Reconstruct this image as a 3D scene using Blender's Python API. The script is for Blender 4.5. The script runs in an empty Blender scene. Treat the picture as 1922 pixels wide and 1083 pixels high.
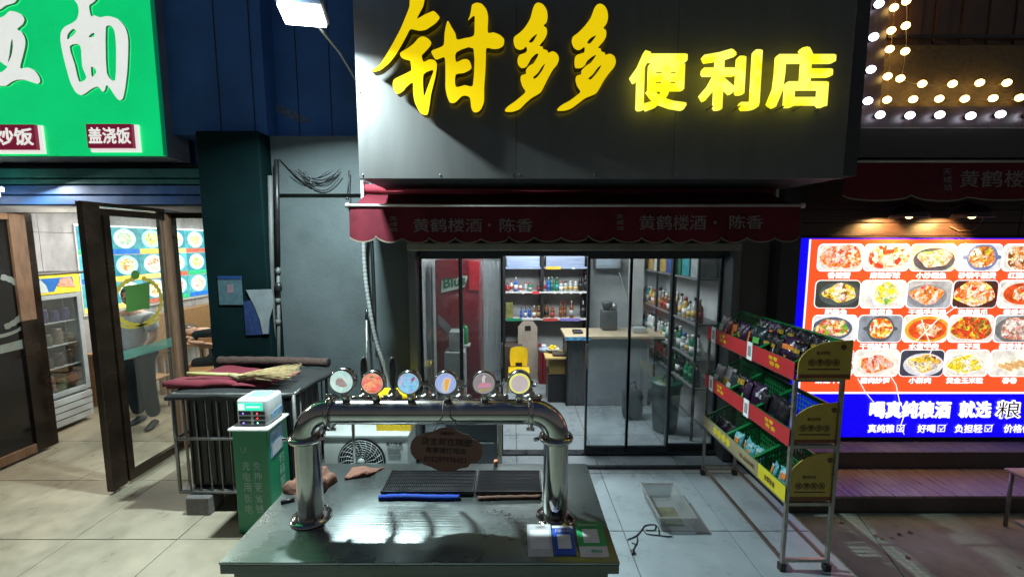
import bpy, bmesh, math, random
from mathutils import Vector, Matrix
random.seed(7)
PI = math.pi
S = bpy.context.scene
COL = S.collection

# ------------------------------------------------------------------ camera, world, exposure
CAMZ, FPX, PITCH = 2.25, 778.0, math.radians(6.1)
cd = bpy.data.cameras.new('camera'); cam = bpy.data.objects.new('camera', cd); COL.objects.link(cam)
cam.location = (0, 0, CAMZ); cam.rotation_euler = (math.radians(90 - 6.1), 0, 0)
cd.sensor_width = 36; cd.lens = 36 * FPX / 1922; cd.clip_end = 300; cd.clip_start = 0.05
S.camera = cam
w = bpy.data.worlds.new('World'); S.world = w; w.use_nodes = True
wb = w.node_tree.nodes['Background']
wb.inputs[1].default_value = 0.10
# night sky over a lit street: pale glow low down, deep blue overhead
_n, _l = w.node_tree.nodes, w.node_tree.links
_g = _n.new('ShaderNodeTexCoord'); _s = _n.new('ShaderNodeSeparateXYZ'); _l.new(_g.outputs['Generated'], _s.inputs[0])
_r = _n.new('ShaderNodeValToRGB'); _l.new(_s.outputs[2], _r.inputs[0]); _l.new(_r.outputs[0], wb.inputs[0])
_r.color_ramp.elements[0].position = 0.0; _r.color_ramp.elements[0].color = (1.25, 1.18, 1.08, 1)
_r.color_ramp.elements[1].position = .85; _r.color_ramp.elements[1].color = (.20, .34, .70, 1)
_e = _r.color_ramp.elements.new(.30); _e.color = (.95, .95, .98, 1)
S.view_settings.view_transform = 'Standard'; S.view_settings.look = 'None'
S.view_settings.exposure = 0; S.view_settings.gamma = 1; S.view_settings.use_curve_mapping = False
S.cycles.use_denoising = True
S.cycles.max_bounces = 8; S.cycles.transparent_max_bounces = 24
S.cycles.sample_clamp_indirect = 4
S.cycles.caustics_reflective = False; S.cycles.caustics_refractive = False

def area(name, loc, aim, sx, sy, power, col=(1, 1, 1), spread=180):
    l = bpy.data.lights.new(name, 'AREA'); l.shape = 'RECTANGLE'; l.size = sx; l.size_y = sy
    l.energy = power; l.color = col; l.spread = math.radians(spread)
    o = bpy.data.objects.new(name, l); COL.objects.link(o); o.location = loc
    o.rotation_euler = Vector(aim).to_track_quat('-Z', 'Y').to_euler()
    return o
# the floodlight over the alley, the ceiling lights of the two shops and the tube under the green sign
area('floodlight_beam', (-1.50, 3.10, 3.81), (0.03, -0.28, -0.95), .18, .09, 240, (0.78, 0.97, 1.0), 158)
pl0 = bpy.data.lights.new('added_floodlight_fill', 'POINT'); pl0.energy = 11; pl0.color = (.30, .58, 1.0); pl0.shadow_soft_size = .10  # extra bluish point light added so wall and sign top glow blue
po = bpy.data.objects.new('added_floodlight_fill', pl0); COL.objects.link(po); po.location = (-1.52, 2.97, 3.92)
area('store_ceiling_light', (0.5, 4.85, 2.72), (0, .1, -1), 1.8, .5, 80, (0.9, 0.97, 1.0))
area('store_ceiling_light', (0.6, 6.2, 2.72), (0, .1, -1), 1.6, .4, 46, (0.9, 0.97, 1.0))
area('noodle_ceiling_light', (-4.6, 5.6, 2.78), (0, 0, -1), 1.6, .5, 75, (1.0, 0.97, 0.88))
area('noodle_ceiling_light', (-4.6, 7.6, 2.78), (0, 0, -1), 1.6, .5, 70, (1.0, 0.97, 0.88))
area('tube_light', (-5.0, 3.9, 2.86), (0.25, -0.35, -0.9), .8, .10, 45, (1.0, 0.98, 0.88))

# ------------------------------------------------------------------ pixel helpers (photo pixel -> world point)
CP, SP = math.cos(PITCH), math.sin(PITCH)
def ray(px, py):
    u = (541.5 - py) / FPX; v = (px - 961) / FPX
    return v, CP + SP * u, -SP + CP * u
def at(px, py, Y):
    a, b, c = ray(px, py); t = Y / b
    return (a * t, Y, CAMZ + c * t)
def onz(px, py, z):
    a, b, c = ray(px, py); t = (z - CAMZ) / c
    return (a * t, b * t, z)
def AX(px, py, Y): return at(px, py, Y)[0]
def AZ(py, Y): return at(961, py, Y)[2]

# ------------------------------------------------------------------ materials
MATS = {}
def M(name, col, rough=.5, metal=0, var=.15, scale=6, bump=0, bscale=80, emit=0, ecol=None, coords='Object',
      stretch=(1, 1, 1), dirt=0, dcol=(.02, .018, .015), rvar=.12, coat=0, alpha=1, aniso=0, spec=.5, rnd=0, spots=0, scol=(.03, .028, .025), sscale=9, bstretch=None):
    if name in MATS: return MATS[name]
    m = bpy.data.materials.new(name); m.use_nodes = True; nt = m.node_tree; N = nt.nodes; L = nt.links
    p = N['Principled BSDF']
    p.inputs['Metallic'].default_value = metal
    if coords == 'World':
        src = N.new('ShaderNodeNewGeometry').outputs['Position']
    else:
        src = N.new('ShaderNodeTexCoord').outputs['Object']
    mp = N.new('ShaderNodeMapping'); mp.inputs['Scale'].default_value = stretch; L.new(src, mp.inputs[0])
    n = N.new('ShaderNodeTexNoise'); n.inputs['Scale'].default_value = scale; n.inputs['Detail'].default_value = 6
    n.inputs['Roughness'].default_value = .62; L.new(mp.outputs[0], n.inputs['Vector'])
    mr = N.new('ShaderNodeMapRange'); mr.inputs[1].default_value = .3; mr.inputs[2].default_value = .7
    mr.inputs[3].default_value = 1 - var; mr.inputs[4].default_value = 1 + var
    L.new(n.outputs[0], mr.inputs[0])
    fac = mr.outputs[0]
    if rnd:
        oi = N.new('ShaderNodeObjectInfo'); r2 = N.new('ShaderNodeMapRange')
        r2.inputs[3].default_value = 1 - rnd; r2.inputs[4].default_value = 1 + rnd; L.new(oi.outputs['Random'], r2.inputs[0])
        mu = N.new('ShaderNodeMath'); mu.operation = 'MULTIPLY'; L.new(fac, mu.inputs[0]); L.new(r2.outputs[0], mu.inputs[1]); fac = mu.outputs[0]
    vm = N.new('ShaderNodeVectorMath'); vm.operation = 'SCALE'; vm.inputs[0].default_value = col[:3]
    L.new(fac, vm.inputs['Scale']); colo = vm.outputs[0]
    if dirt:
        n2 = N.new('ShaderNodeTexNoise'); n2.inputs['Scale'].default_value = scale * .35; n2.inputs['Detail'].default_value = 8
        n2.inputs['Roughness'].default_value = .7; L.new(mp.outputs[0], n2.inputs['Vector'])
        m2 = N.new('ShaderNodeMapRange'); m2.inputs[1].default_value = .5; m2.inputs[2].default_value = .72; m2.inputs[4].default_value = dirt
        L.new(n2.outputs[0], m2.inputs[0])
        mx = N.new('ShaderNodeMix'); mx.data_type = 'RGBA'; L.new(m2.outputs[0], mx.inputs[0]); L.new(colo, mx.inputs[6])
        mx.inputs[7].default_value = (*dcol, 1); colo = mx.outputs[2]
    if spots:   # gum, drips and specks scattered over the surface
        vo = N.new('ShaderNodeTexVoronoi'); vo.inputs['Scale'].default_value = sscale; vo.inputs['Randomness'].default_value = 1
        wn = N.new('ShaderNodeVectorMath'); wn.operation = 'MULTIPLY_ADD'; L.new(n.outputs['Color'], wn.inputs[0]); wn.inputs[1].default_value = (.12, .12, .12); L.new(src, wn.inputs[2])
        L.new(wn.outputs[0], vo.inputs['Vector'])
        sc_ = N.new('ShaderNodeSeparateColor'); L.new(vo.outputs['Color'], sc_.inputs[0])
        th = N.new('ShaderNodeMath'); th.operation = 'MULTIPLY_ADD'; L.new(sc_.outputs[0], th.inputs[0]); th.inputs[1].default_value = .35; th.inputs[2].default_value = -.17
        lt = N.new('ShaderNodeMath'); lt.operation = 'SUBTRACT'; L.new(th.outputs[0], lt.inputs[0]); L.new(vo.outputs['Distance'], lt.inputs[1])
        m3 = N.new('ShaderNodeMapRange'); m3.inputs[1].default_value = -.02; m3.inputs[2].default_value = .06; m3.inputs[4].default_value = spots; L.new(lt.outputs[0], m3.inputs[0])
        mx3 = N.new('ShaderNodeMix'); mx3.data_type = 'RGBA'; L.new(m3.outputs[0], mx3.inputs[0]); L.new(colo, mx3.inputs[6]); mx3.inputs[7].default_value = (*scol, 1); colo = mx3.outputs[2]
    L.new(colo, p.inputs['Base Color'])
    rr = N.new('ShaderNodeMapRange'); rr.inputs[1].default_value = .3; rr.inputs[2].default_value = .7
    rr.inputs[3].default_value = max(.02, rough - rvar); rr.inputs[4].default_value = min(1, rough + rvar)
    L.new(n.outputs[0], rr.inputs[0]); L.new(rr.outputs[0], p.inputs['Roughness'])
    if bump:
        nb = N.new('ShaderNodeTexNoise'); nb.inputs['Scale'].default_value = bscale; nb.inputs['Detail'].default_value = 4
        if bstretch:
            mb2 = N.new('ShaderNodeMapping'); mb2.inputs['Scale'].default_value = bstretch; L.new(src, mb2.inputs[0]); L.new(mb2.outputs[0], nb.inputs['Vector'])
        else: L.new(mp.outputs[0], nb.inputs['Vector'])
        b = N.new('ShaderNodeBump'); b.inputs['Strength'].default_value = bump; b.inputs['Distance'].default_value = .01
        L.new(nb.outputs[0], b.inputs['Height']); L.new(b.outputs[0], p.inputs['Normal'])
    if emit:
        if ecol is None: L.new(colo, p.inputs['Emission Color'])
        else: p.inputs['Emission Color'].default_value = (*ecol, 1)
        p.inputs['Emission Strength'].default_value = emit
    if coat: p.inputs['Coat Weight'].default_value = coat; p.inputs['Coat Roughness'].default_value = .1
    if alpha < 1: p.inputs['Alpha'].default_value = alpha
    if aniso: p.inputs['Anisotropic'].default_value = aniso
    p.inputs['Specular IOR Level'].default_value = spec
    MATS[name] = m
    return m

def glass(name, tint=(.93, .96, .96), refl=.10, rough=.02, veil=0, vcol=(.5, .55, .56), gain=.5):
    if name in MATS: return MATS[name]
    m = bpy.data.materials.new(name); m.use_nodes = True; nt = m.node_tree; N = nt.nodes; L = nt.links
    N.remove(N['Principled BSDF']); out = N['Material Output']
    t = N.new('ShaderNodeBsdfTransparent'); t.inputs[0].default_value = (*tint, 1)
    g = N.new('ShaderNodeBsdfGlossy'); g.inputs['Roughness'].default_value = rough
    lw = N.new('ShaderNodeLayerWeight'); lw.inputs[0].default_value = .35
    ma = N.new('ShaderNodeMath'); ma.operation = 'MULTIPLY_ADD'; L.new(lw.outputs['Fresnel'], ma.inputs[0])
    ma.inputs[1].default_value = gain; ma.inputs[2].default_value = refl * .5
    mx = N.new('ShaderNodeMixShader'); L.new(ma.outputs[0], mx.inputs[0]); L.new(t.outputs[0], mx.inputs[1]); L.new(g.outputs[0], mx.inputs[2])
    last = mx.outputs[0]
    if veil:   # greasy film on the pane
        d = N.new('ShaderNodeBsdfDiffuse'); d.inputs[0].default_value = (*vcol, 1)
        no = N.new('ShaderNodeTexNoise'); no.inputs['Scale'].default_value = 3.5; no.inputs['Detail'].default_value = 7
        tc = N.new('ShaderNodeNewGeometry'); L.new(tc.outputs['Position'], no.inputs['Vector'])
        r = N.new('ShaderNodeMapRange'); r.inputs[1].default_value = .35; r.inputs[2].default_value = .75; r.inputs[3].default_value = veil * .3; r.inputs[4].default_value = veil
        L.new(no.outputs[0], r.inputs[0])
        m2 = N.new('ShaderNodeMixShader'); L.new(r.outputs[0], m2.inputs[0]); L.new(last, m2.inputs[1]); L.new(d.outputs[0], m2.inputs[2]); last = m2.outputs[0]
    L.new(last, out.inputs[0]); MATS[name] = m
    return m

def food_mat(name, cols, scale=30, es=1.0, soft=0):
    """flat print of a cooked dish, backlit: irregular scraps in the dish's own colours, sauce and highlights"""
    if name in MATS: return MATS[name]
    m = bpy.data.materials.new(name); m.use_nodes = True; nt = m.node_tree; N = nt.nodes; L = nt.links
    p = N['Principled BSDF']; p.inputs['Roughness'].default_value = .3
    g = N.new('ShaderNodeNewGeometry')
    no = N.new('ShaderNodeTexNoise'); no.inputs['Scale'].default_value = scale * .5; no.inputs['Detail'].default_value = 4; L.new(g.outputs['Position'], no.inputs['Vector'])
    mxv = N.new('ShaderNodeVectorMath'); mxv.operation = 'MULTIPLY_ADD'; L.new(no.outputs['Color'], mxv.inputs[0]); mxv.inputs[1].default_value = (.13, .13, .13); L.new(g.outputs['Position'], mxv.inputs[2])
    v = N.new('ShaderNodeTexVoronoi'); v.inputs['Scale'].default_value = scale; L.new(mxv.outputs[0], v.inputs['Vector'])
    sp = N.new('ShaderNodeSeparateColor'); L.new(v.outputs['Color'], sp.inputs[0])
    n2 = N.new('ShaderNodeTexNoise'); n2.inputs['Scale'].default_value = scale * .35; n2.inputs['Detail'].default_value = 5; L.new(g.outputs['Position'], n2.inputs['Vector'])
    av = N.new('ShaderNodeMix'); av.data_type = 'FLOAT'; av.inputs[0].default_value = .5; L.new(sp.outputs[0], av.inputs[2]); L.new(n2.outputs[0], av.inputs[3])
    mr = N.new('ShaderNodeMapRange'); mr.inputs[1].default_value = .2; mr.inputs[2].default_value = .8; L.new(av.outputs[0], mr.inputs[0])
    cr = N.new('ShaderNodeValToRGB'); cr.color_ramp.interpolation = 'LINEAR'
    e = cr.color_ramp.elements; e[0].color = (*cols[0], 1); e[1].color = (*cols[-1], 1); e[1].position = .9
    for i, c in enumerate(cols[1:-1]):
        ne = e.new((i + 1) / (len(cols) - .6)); ne.color = (*c, 1)
    L.new(mr.outputs[0], cr.inputs[0])
    n3 = N.new('ShaderNodeTexNoise'); n3.inputs['Scale'].default_value = scale * 2.6; n3.inputs['Detail'].default_value = 3; L.new(mxv.outputs[0], n3.inputs['Vector'])
    hl = N.new('ShaderNodeMapRange'); hl.inputs[1].default_value = .32; hl.inputs[2].default_value = .68; hl.inputs[3].default_value = .35 if not soft else .85; hl.inputs[4].default_value = 1.55 if not soft else 1.15
    L.new(n3.outputs[0], hl.inputs[0])
    sc = N.new('ShaderNodeVectorMath'); sc.operation = 'SCALE'; L.new(cr.outputs[0], sc.inputs[0]); L.new(hl.outputs[0], sc.inputs['Scale'])
    L.new(sc.outputs[0], p.inputs['Base Color']); L.new(sc.outputs[0], p.inputs['Emission Color']); p.inputs['Emission Strength'].default_value = es
    MATS[name] = m
    return m

def E_(name, col, es=1.0, var=.06, scale=3, base=None):
    """backlit acrylic / lamp"""
    return M(name, col, rough=.35, var=var, scale=scale, emit=es)

# ------------------------------------------------------------------ geometry builder
class MB:
    def __init__(s): s.v = []; s.f = []; s.sm = []
    def add(s, vs, fs, smooth=False):
        k = len(s.v); s.v += [tuple(v) for v in vs]; s.f += [tuple(i + k for i in f) for f in fs]; s.sm += [smooth] * len(fs)
        return s
    def box(s, x0, x1, y0, y1, z0, z1, M4=None):
        vs = [Vector((x, y, z)) for x in (x0, x1) for y in (y0, y1) for z in (z0, z1)]
        if M4 is not None: vs = [M4 @ v for v in vs]
        return s.add(vs, [(0, 1, 3, 2), (4, 6, 7, 5), (0, 4, 5, 1), (2, 3, 7, 6), (0, 2, 6, 4), (1, 5, 7, 3)])
    def rbox(s, x0, x1, y0, y1, z0, z1, r=.01, seg=2, M4=None):
        bm = bmesh.new(); bmesh.ops.create_cube(bm, size=1)
        for v in bm.verts: v.co = Vector(((x0 + x1) / 2 + v.co.x * (x1 - x0), (y0 + y1) / 2 + v.co.y * (y1 - y0), (z0 + z1) / 2 + v.co.z * (z1 - z0)))
        bmesh.ops.bevel(bm, geom=bm.edges[:], offset=r, segments=seg, affect='EDGES', profile=.5)
        bm.verts.index_update(); vs = [v.co.copy() for v in bm.verts]
        if M4 is not None: vs = [M4 @ v for v in vs]
        s.add(vs, [[v.index for v in f.verts] for f in bm.faces], seg > 1); bm.free(); return s
    def tube(s, pts, r, n=10, cap=True, smooth=True):
        pts = [Vector(p) for p in pts]; rs = r if isinstance(r, (list, tuple)) else [r] * len(pts)
        vs = []; ref = None
        for i, p in enumerate(pts):
            a = pts[max(i - 1, 0)]; b = pts[min(i + 1, len(pts) - 1)]; d = (b - a).normalized()
            if ref is None: ref = Vector((0, 0, 1)) if abs(d.z) < .9 else Vector((1, 0, 0))
            u = d.cross(ref).normalized() if d.cross(ref).length > 1e-5 else d.orthogonal().normalized(); v = d.cross(u).normalized(); ref = -v if False else ref
            for k in range(n):
                t = 2 * PI * k / n; vs.append(p + (u * math.cos(t) + v * math.sin(t)) * rs[i])
        fs = [(i * n + k, i * n + (k + 1) % n, (i + 1) * n + (k + 1) % n, (i + 1) * n + k) for i in range(len(pts) - 1) for k in range(n)]
        s.add(vs, fs, smooth)
        if cap:
            k0 = len(s.v) - len(vs)
            s.f += [tuple(k0 + k for k in range(n)), tuple(k0 + (len(pts) - 1) * n + k for k in reversed(range(n)))]; s.sm += [False, False]
        return s
    def lathe(s, c, prof, n=16, axis='z', smooth=True):
        c = Vector(c); vs = []
        for r, h in prof:
            for k in range(n):
                t = 2 * PI * k / n; a, b = r * math.cos(t), r * math.sin(t)
                vs.append(c + (Vector((a, b, h)) if axis == 'z' else Vector((a, h, b)) if axis == 'y' else Vector((h, a, b))))
        m = len(prof); fs = [(i * n + k, i * n + (k + 1) % n, (i + 1) * n + (k + 1) % n, (i + 1) * n + k) for i in range(m - 1) for k in range(n)]
        s.add(vs, fs, smooth); k0 = len(s.v) - len(vs)
        if prof[0][0] > 1e-6: s.f.append(tuple(k0 + k for k in range(n))); s.sm.append(False)
        if prof[-1][0] > 1e-6: s.f.append(tuple(k0 + (m - 1) * n + k for k in range(n))); s.sm.append(False)
        return s
    def ball(s, c, rx, ry, rz, n=12, m=8, M4=None):
        c = Vector(c); vs = [Vector((0, 0, rz))]
        for i in range(1, m):
            for k in range(n):
                vs.append(Vector((rx * math.sin(PI * i / m) * math.cos(2 * PI * k / n), ry * math.sin(PI * i / m) * math.sin(2 * PI * k / n), rz * math.cos(PI * i / m))))
        vs.append(Vector((0, 0, -rz)))
        if M4 is not None: vs = [M4 @ v for v in vs]
        vs = [c + v for v in vs]
        fs = [(0, 1 + k, 1 + (k + 1) % n) for k in range(n)]
        fs += [(1 + i * n + k, 1 + (i + 1) * n + k, 1 + (i + 1) * n + (k + 1) % n, 1 + i * n + (k + 1) % n) for i in range(m - 2) for k in range(n)]
        fs += [(len(vs) - 1, 1 + (m - 2) * n + (k + 1) % n, 1 + (m - 2) * n + k) for k in range(n)]
        return s.add(vs, fs, True)
    def prism(s, pts2, h0, h1, plane='xz'):
        """pts2 (convex or fan-safe) extruded along the third axis"""
        n = len(pts2)
        def P(a, b, h): return {'xz': (a, h, b), 'xy': (a, b, h), 'yz': (h, a, b)}[plane]
        vs = [P(a, b, h0) for a, b in pts2] + [P(a, b, h1) for a, b in pts2]
        s.add(vs, [tuple(range(n)), tuple(range(2 * n - 1, n - 1, -1))] + [(i, (i + 1) % n, n + (i + 1) % n, n + i) for i in range(n)])
        return s
    def raw(s, me, fn, smooth=False):
        s.add([fn(v.co) for v in me.vertices], [tuple(p.vertices) for p in me.polygons], smooth); return s
    def mesh(s, name, off=(0, 0, 0)):
        me = bpy.data.meshes.new(name); o = Vector(off)
        me.from_pydata([Vector(v) - o for v in s.v], [], s.f); me.polygons.foreach_set('use_smooth', s.sm)
        bm = bmesh.new(); bm.from_mesh(me); bmesh.ops.recalc_face_normals(bm, faces=bm.faces[:]); bm.to_mesh(me); bm.free()
        me.update(); return me

def wloc(o):
    v = Vector((0, 0, 0))
    while o: v += o.location; o = o.parent
    return v
def tag(o, label=None, cat=None, group=None, kind=None):
    if label: o['label'] = label
    if cat: o['category'] = cat
    if group: o['group'] = group
    if kind: o['kind'] = kind
    return o
def thing(name, label, cat, loc=(0, 0, 0), group=None, kind=None):
    o = bpy.data.objects.new(name, None); COL.objects.link(o); o.location = loc; o.empty_display_size = .1
    return tag(o, label, cat, group, kind)
def part(name, mb, mat, parent, loc=None, label=None, kind=None):
    """mb in world coordinates; child keeps the parent's origin"""
    me = mb if isinstance(mb, bpy.types.Mesh) else mb.mesh(name, wloc(parent) if parent else (0, 0, 0))
    if not me.materials: me.materials.append(mat)
    o = bpy.data.objects.new(name, me); COL.objects.link(o); o.parent = parent
    if loc: o.location = loc
    return tag(o, label, kind=kind)
def solo(name, mb, mat, label, cat, loc=(0, 0, 0), group=None, kind=None):
    me = mb.mesh(name, loc); me.materials.append(mat)
    o = bpy.data.objects.new(name, me); COL.objects.link(o); o.location = loc
    return tag(o, label, cat, group, kind)
def struct(name, mb, mat):
    me = mb.mesh(name); me.materials.append(mat); o = bpy.data.objects.new(name, me); COL.objects.link(o); o['kind'] = 'structure'; return o
def copy_tree(o, parent=None):
    c = o.copy(); COL.objects.link(c); c.parent = parent
    for ch in o.children: copy_tree(ch, c)
    return c
ORD = ['first', 'second', 'third', 'fourth', 'fifth', 'sixth', 'seventh', 'eighth', 'ninth', 'tenth', 'eleventh', 'twelfth', 'thirteenth', 'fourteenth', 'fifteenth', 'sixteenth', 'seventeenth', 'eighteenth', 'nineteenth', 'twentieth', 'twenty first', 'twenty second', 'twenty third', 'twenty fourth', 'twenty fifth', 'twenty sixth', 'twenty seventh', 'twenty eighth']

# ------------------------------------------------------------------ lettering
_tc = {}
def text_me(s, bold=.0, ext=.0):
    """lettering mesh; heavier strokes come from layers shifted by the stroke gain, each a hair in front of the last"""
    k = (s, bold, ext)
    if k not in _tc:
        c = bpy.data.curves.new('lettering', 'FONT'); c.body = s; c.resolution_u = 2; c.extrude = ext
        o = bpy.data.objects.new('lettering', c); COL.objects.link(o)
        me = bpy.data.meshes.new_from_object(o.evaluated_get(bpy.context.evaluated_depsgraph_get())); bpy.data.objects.remove(o)
        if bold > 0:
            n = 10 if bold > .03 else 5; vs = []; fs = []; base = [v.co.copy() for v in me.vertices]; pol = [tuple(p.vertices) for p in me.polygons]
            for q in range(n):
                a = 2 * PI * (q + .5) / n; m0 = len(vs); dz = q * (.012 if ext else .0002)
                vs += [(v.x + bold * math.cos(a), v.y + bold * math.sin(a), v.z + dz) for v in base]; fs += [tuple(i + m0 for i in p) for p in pol]
            me = bpy.data.meshes.new('lettering'); me.from_pydata(vs, [], fs)
        _tc[k] = me
    return _tc[k]
def fit(me, x0, x1, z0, z1, fn):
    """map the mesh's xy bounds onto the box and through fn(a, b, depth)"""
    xs = [v.co.x for v in me.vertices]; ys = [v.co.y for v in me.vertices]
    ax, bx, ay, by = min(xs), max(xs), min(ys), max(ys)
    return lambda co: fn(x0 + (co.x - ax) / (bx - ax) * (x1 - x0), z0 + (co.y - ay) / (by - ay) * (z1 - z0), co.z)
def text_mb(s, x0, x1, z0, z1, Y, bold=.015, depth=0.0):
    me = text_me(s, bold, .5 if depth else 0)
    return MB().raw(me, fit(me, x0, x1, z0, z1, lambda a, b, d: (a, Y - (d * depth if depth else d), b)))
def chaikin(p, it=2):
    """closed Catmull-Rom through the points, corners kept tight"""
    n = len(p); q = []
    for i in range(n):
        a, b, c, d = [Vector(p[(i + k) % n]) for k in (-1, 0, 1, 2)]
        for k in range(3):
            t = k / 3; m1 = (c - a) * .5 * .8; m2 = (d - b) * .5 * .8
            L_ = (c - b).length; m1 = m1 if m1.length < L_ * 1.2 else m1.normalized() * L_ * 1.2; m2 = m2 if m2.length < L_ * 1.2 else m2.normalized() * L_ * 1.2
            v = b * (2 * t ** 3 - 3 * t ** 2 + 1) + m1 * (t ** 3 - 2 * t ** 2 + t) + c * (-2 * t ** 3 + 3 * t ** 2) + m2 * (t ** 3 - t ** 2); q.append((v.x, v.y))
    return q
def outline_mb(loops, ext, fn):
    c = bpy.data.curves.new('outline', 'CURVE'); c.dimensions = '2D'; c.fill_mode = 'BOTH'; c.extrude = ext
    for L_ in loops:
        sp = c.splines.new('POLY'); L_ = chaikin(L_, 2); sp.points.add(len(L_) - 1)
        for i, (a, b) in enumerate(L_): sp.points[i].co = (a, b, 0, 1)
        sp.use_cyclic_u = True
    o = bpy.data.objects.new('outline', c); COL.objects.link(o)
    me = bpy.data.meshes.new_from_object(o.evaluated_get(bpy.context.evaluated_depsgraph_get())); bpy.data.objects.remove(o)
    return MB().raw(me, fn)

# ------------------------------------------------------------------ shared materials
m_grey_wall = M('grey_render', (.078, .098, .101), .8, var=.22, scale=2.2, bump=.25, bscale=40, coords='World', spots=.25, scol=(.05, .06, .06), sscale=4, dirt=.5, dcol=(.06, .07, .07))
m_brown_wall = M('brown_grey_render', (.12, .105, .10), .85, var=.15, scale=3, bump=.2, bscale=40, coords='World')
m_navy = M('navy_cladding', (.045, .12, .30), .6, var=.3, scale=1.2, coords='World', dirt=.4, dcol=(.015, .04, .08), spec=.2, bump=.05, bscale=8)
m_teal = M('teal_paint', (.0018, .011, .012), .8, spec=.08, var=.2, scale=3, coords='World', bump=.1, dirt=.3, dcol=(.004, .012, .014))
m_dark = M('dark_void', (.015, .015, .017), .7, var=.3, scale=4, coords='World')
m_black = M('black_plastic', (.012, .012, .013), .4, var=.2, scale=20)
m_frame = M('black_door_frame', (.014, .020, .026), .35, var=.2, scale=10, coords='World')
m_white = M('white_paint', (.62, .64, .62), .5, var=.08, scale=5)
m_inwall = M('store_wall_paint', (.46, .47, .46), .7, var=.08, scale=2, coords='World')
m_chrome = M('polished_steel', (.50, .475, .455), .15, 1, var=.10, scale=9, rvar=.08, dirt=.35, dcol=(.30, .27, .24), bump=.02, bscale=30)
m_brush = M('brushed_steel', (.235, .265, .255), .30, .9, var=.10, scale=4, rvar=.06, bstretch=(.03, 1.6, 1.6), coords='World', bump=.15, bscale=90, dirt=.20, dcol=(.15, .175, .165), aniso=.3)
m_galv = M('galvanised_steel', (.30, .30, .28), .42, .75, var=.25, scale=18, dirt=.3, dcol=(.12, .10, .08))
m_bronze = M('bronze_door_frame', (.030, .019, .013), .24, .4, var=.5, scale=2.5, coords='World', dirt=.5, dcol=(.02, .015, .012))
m_wood_edge = M('worn_wood_edge', (.26, .15, .09), .5, var=.3, scale=5, stretch=(6, 6, 1), coords='World')
m_red = M('red_plastic', (.45, .02, .02), .4, var=.1, scale=8)
m_yellow = M('yellow_plastic', (.75, .50, .01), .4, var=.08, scale=8)
m_green_pl = M('green_plastic', (.005, .17, .045), .35, var=.2, scale=8)
m_glass = glass('window_glass', veil=.012, refl=.03, gain=.16)
m_glass_d = glass('dusty_door_glass', tint=(.93, .96, .97), refl=.14, rough=.05, veil=.20, vcol=(.42, .48, .5))

# ================================================================== SETTING
m_beige = M('beige_floor_tile', (.30, .262, .190), .38, spots=.35, scol=(.18, .145, .10), sscale=7, var=.16, scale=5, coords='World', rnd=.04, dirt=.42, dcol=(.20, .165, .11), rvar=.16, bump=.03, bscale=30)
m_gtile = M('grey_floor_tile', (.25, .295, .31), .32, spots=.3, scol=(.12, .14, .15), sscale=8, var=.12, scale=3.5, coords='World', rnd=.05, dirt=.30, dcol=(.18, .215, .23), rvar=.14, bump=.03, bscale=40)
m_grout = M('grout', (.06, .06, .06), .9, coords='World')
m_conc = M('worn_concrete', (.38, .44, .35), .85, var=.35, scale=2.2, coords='World', bump=.5, bscale=22, dirt=.7, dcol=(.20, .17, .12), spots=.7, scol=(.13, .12, .09), sscale=6, spec=.2)
def tiled(name, mat, x0, x1, y0, y1, pitch, ox, oy, g=.003):
    """a floor: bed with every tile a piece of its own"""
    root = struct(name, MB().box(x0, x1, y0, y1, -.11, -.006), m_grout)
    cache = {}
    def cuts(a, b, o):
        k = math.ceil((a - o) / pitch - 1e-6); r = [a]
        while o + k * pitch < b - 1e-6:
            if o + k * pitch > a + .02: r.append(o + k * pitch)
            k += 1
        return r + [b]
    cx, cy = cuts(x0, x1, ox), cuts(y0, y1, oy)
    for i in range(len(cx) - 1):
        for j in range(len(cy) - 1):
            W, H = cx[i + 1] - cx[i], cy[j + 1] - cy[j]; key = (round(W, 3), round(H, 3))
            if key not in cache:
                cache[key] = MB().rbox(-W / 2 + g, W / 2 - g, -H / 2 + g, H / 2 - g, -.010, 0, .002, 1).mesh('tile'); cache[key].materials.append(mat)
            o = bpy.data.objects.new('tile', cache[key]); COL.objects.link(o); o.parent = root
            o.location = ((cx[i] + cx[i + 1]) / 2, (cy[j] + cy[j + 1]) / 2, random.uniform(-.0015, .0005))
            o.rotation_euler = (random.uniform(-.0012, .0012), random.uniform(-.0012, .0012), 0)
    return root
tiled('beige_floor', m_beige, -6.1, -1.61, 1.2, 9.6, .80, -2.57, 2.96)
tiled('store_floor', m_gtile, -1.605, 2.345, 1.2, 7.3, .83, .88, 3.055)
g = struct('ground', MB().box(-40, 40, -40, 40, -.6, -.135), m_conc)
for poly in ([(2.35, 3.44), (3.05, 3.44), (2.62, 2.2), (2.35, 1.6)], [(3.06, 3.44), (4.6, 3.44), (3.9, 1.0), (2.36, 1.0), (2.36, 1.58), (2.63, 2.19)], [(4.61, 3.44), (9, 3.44), (9, 1.0), (3.91, 1.0)]):
    # worn concrete slabs in front of the wooden steps, joints running obliquely
    part('concrete_slab', MB().prism(poly, -.134, -.120, 'xy'), m_conc, g)

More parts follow.
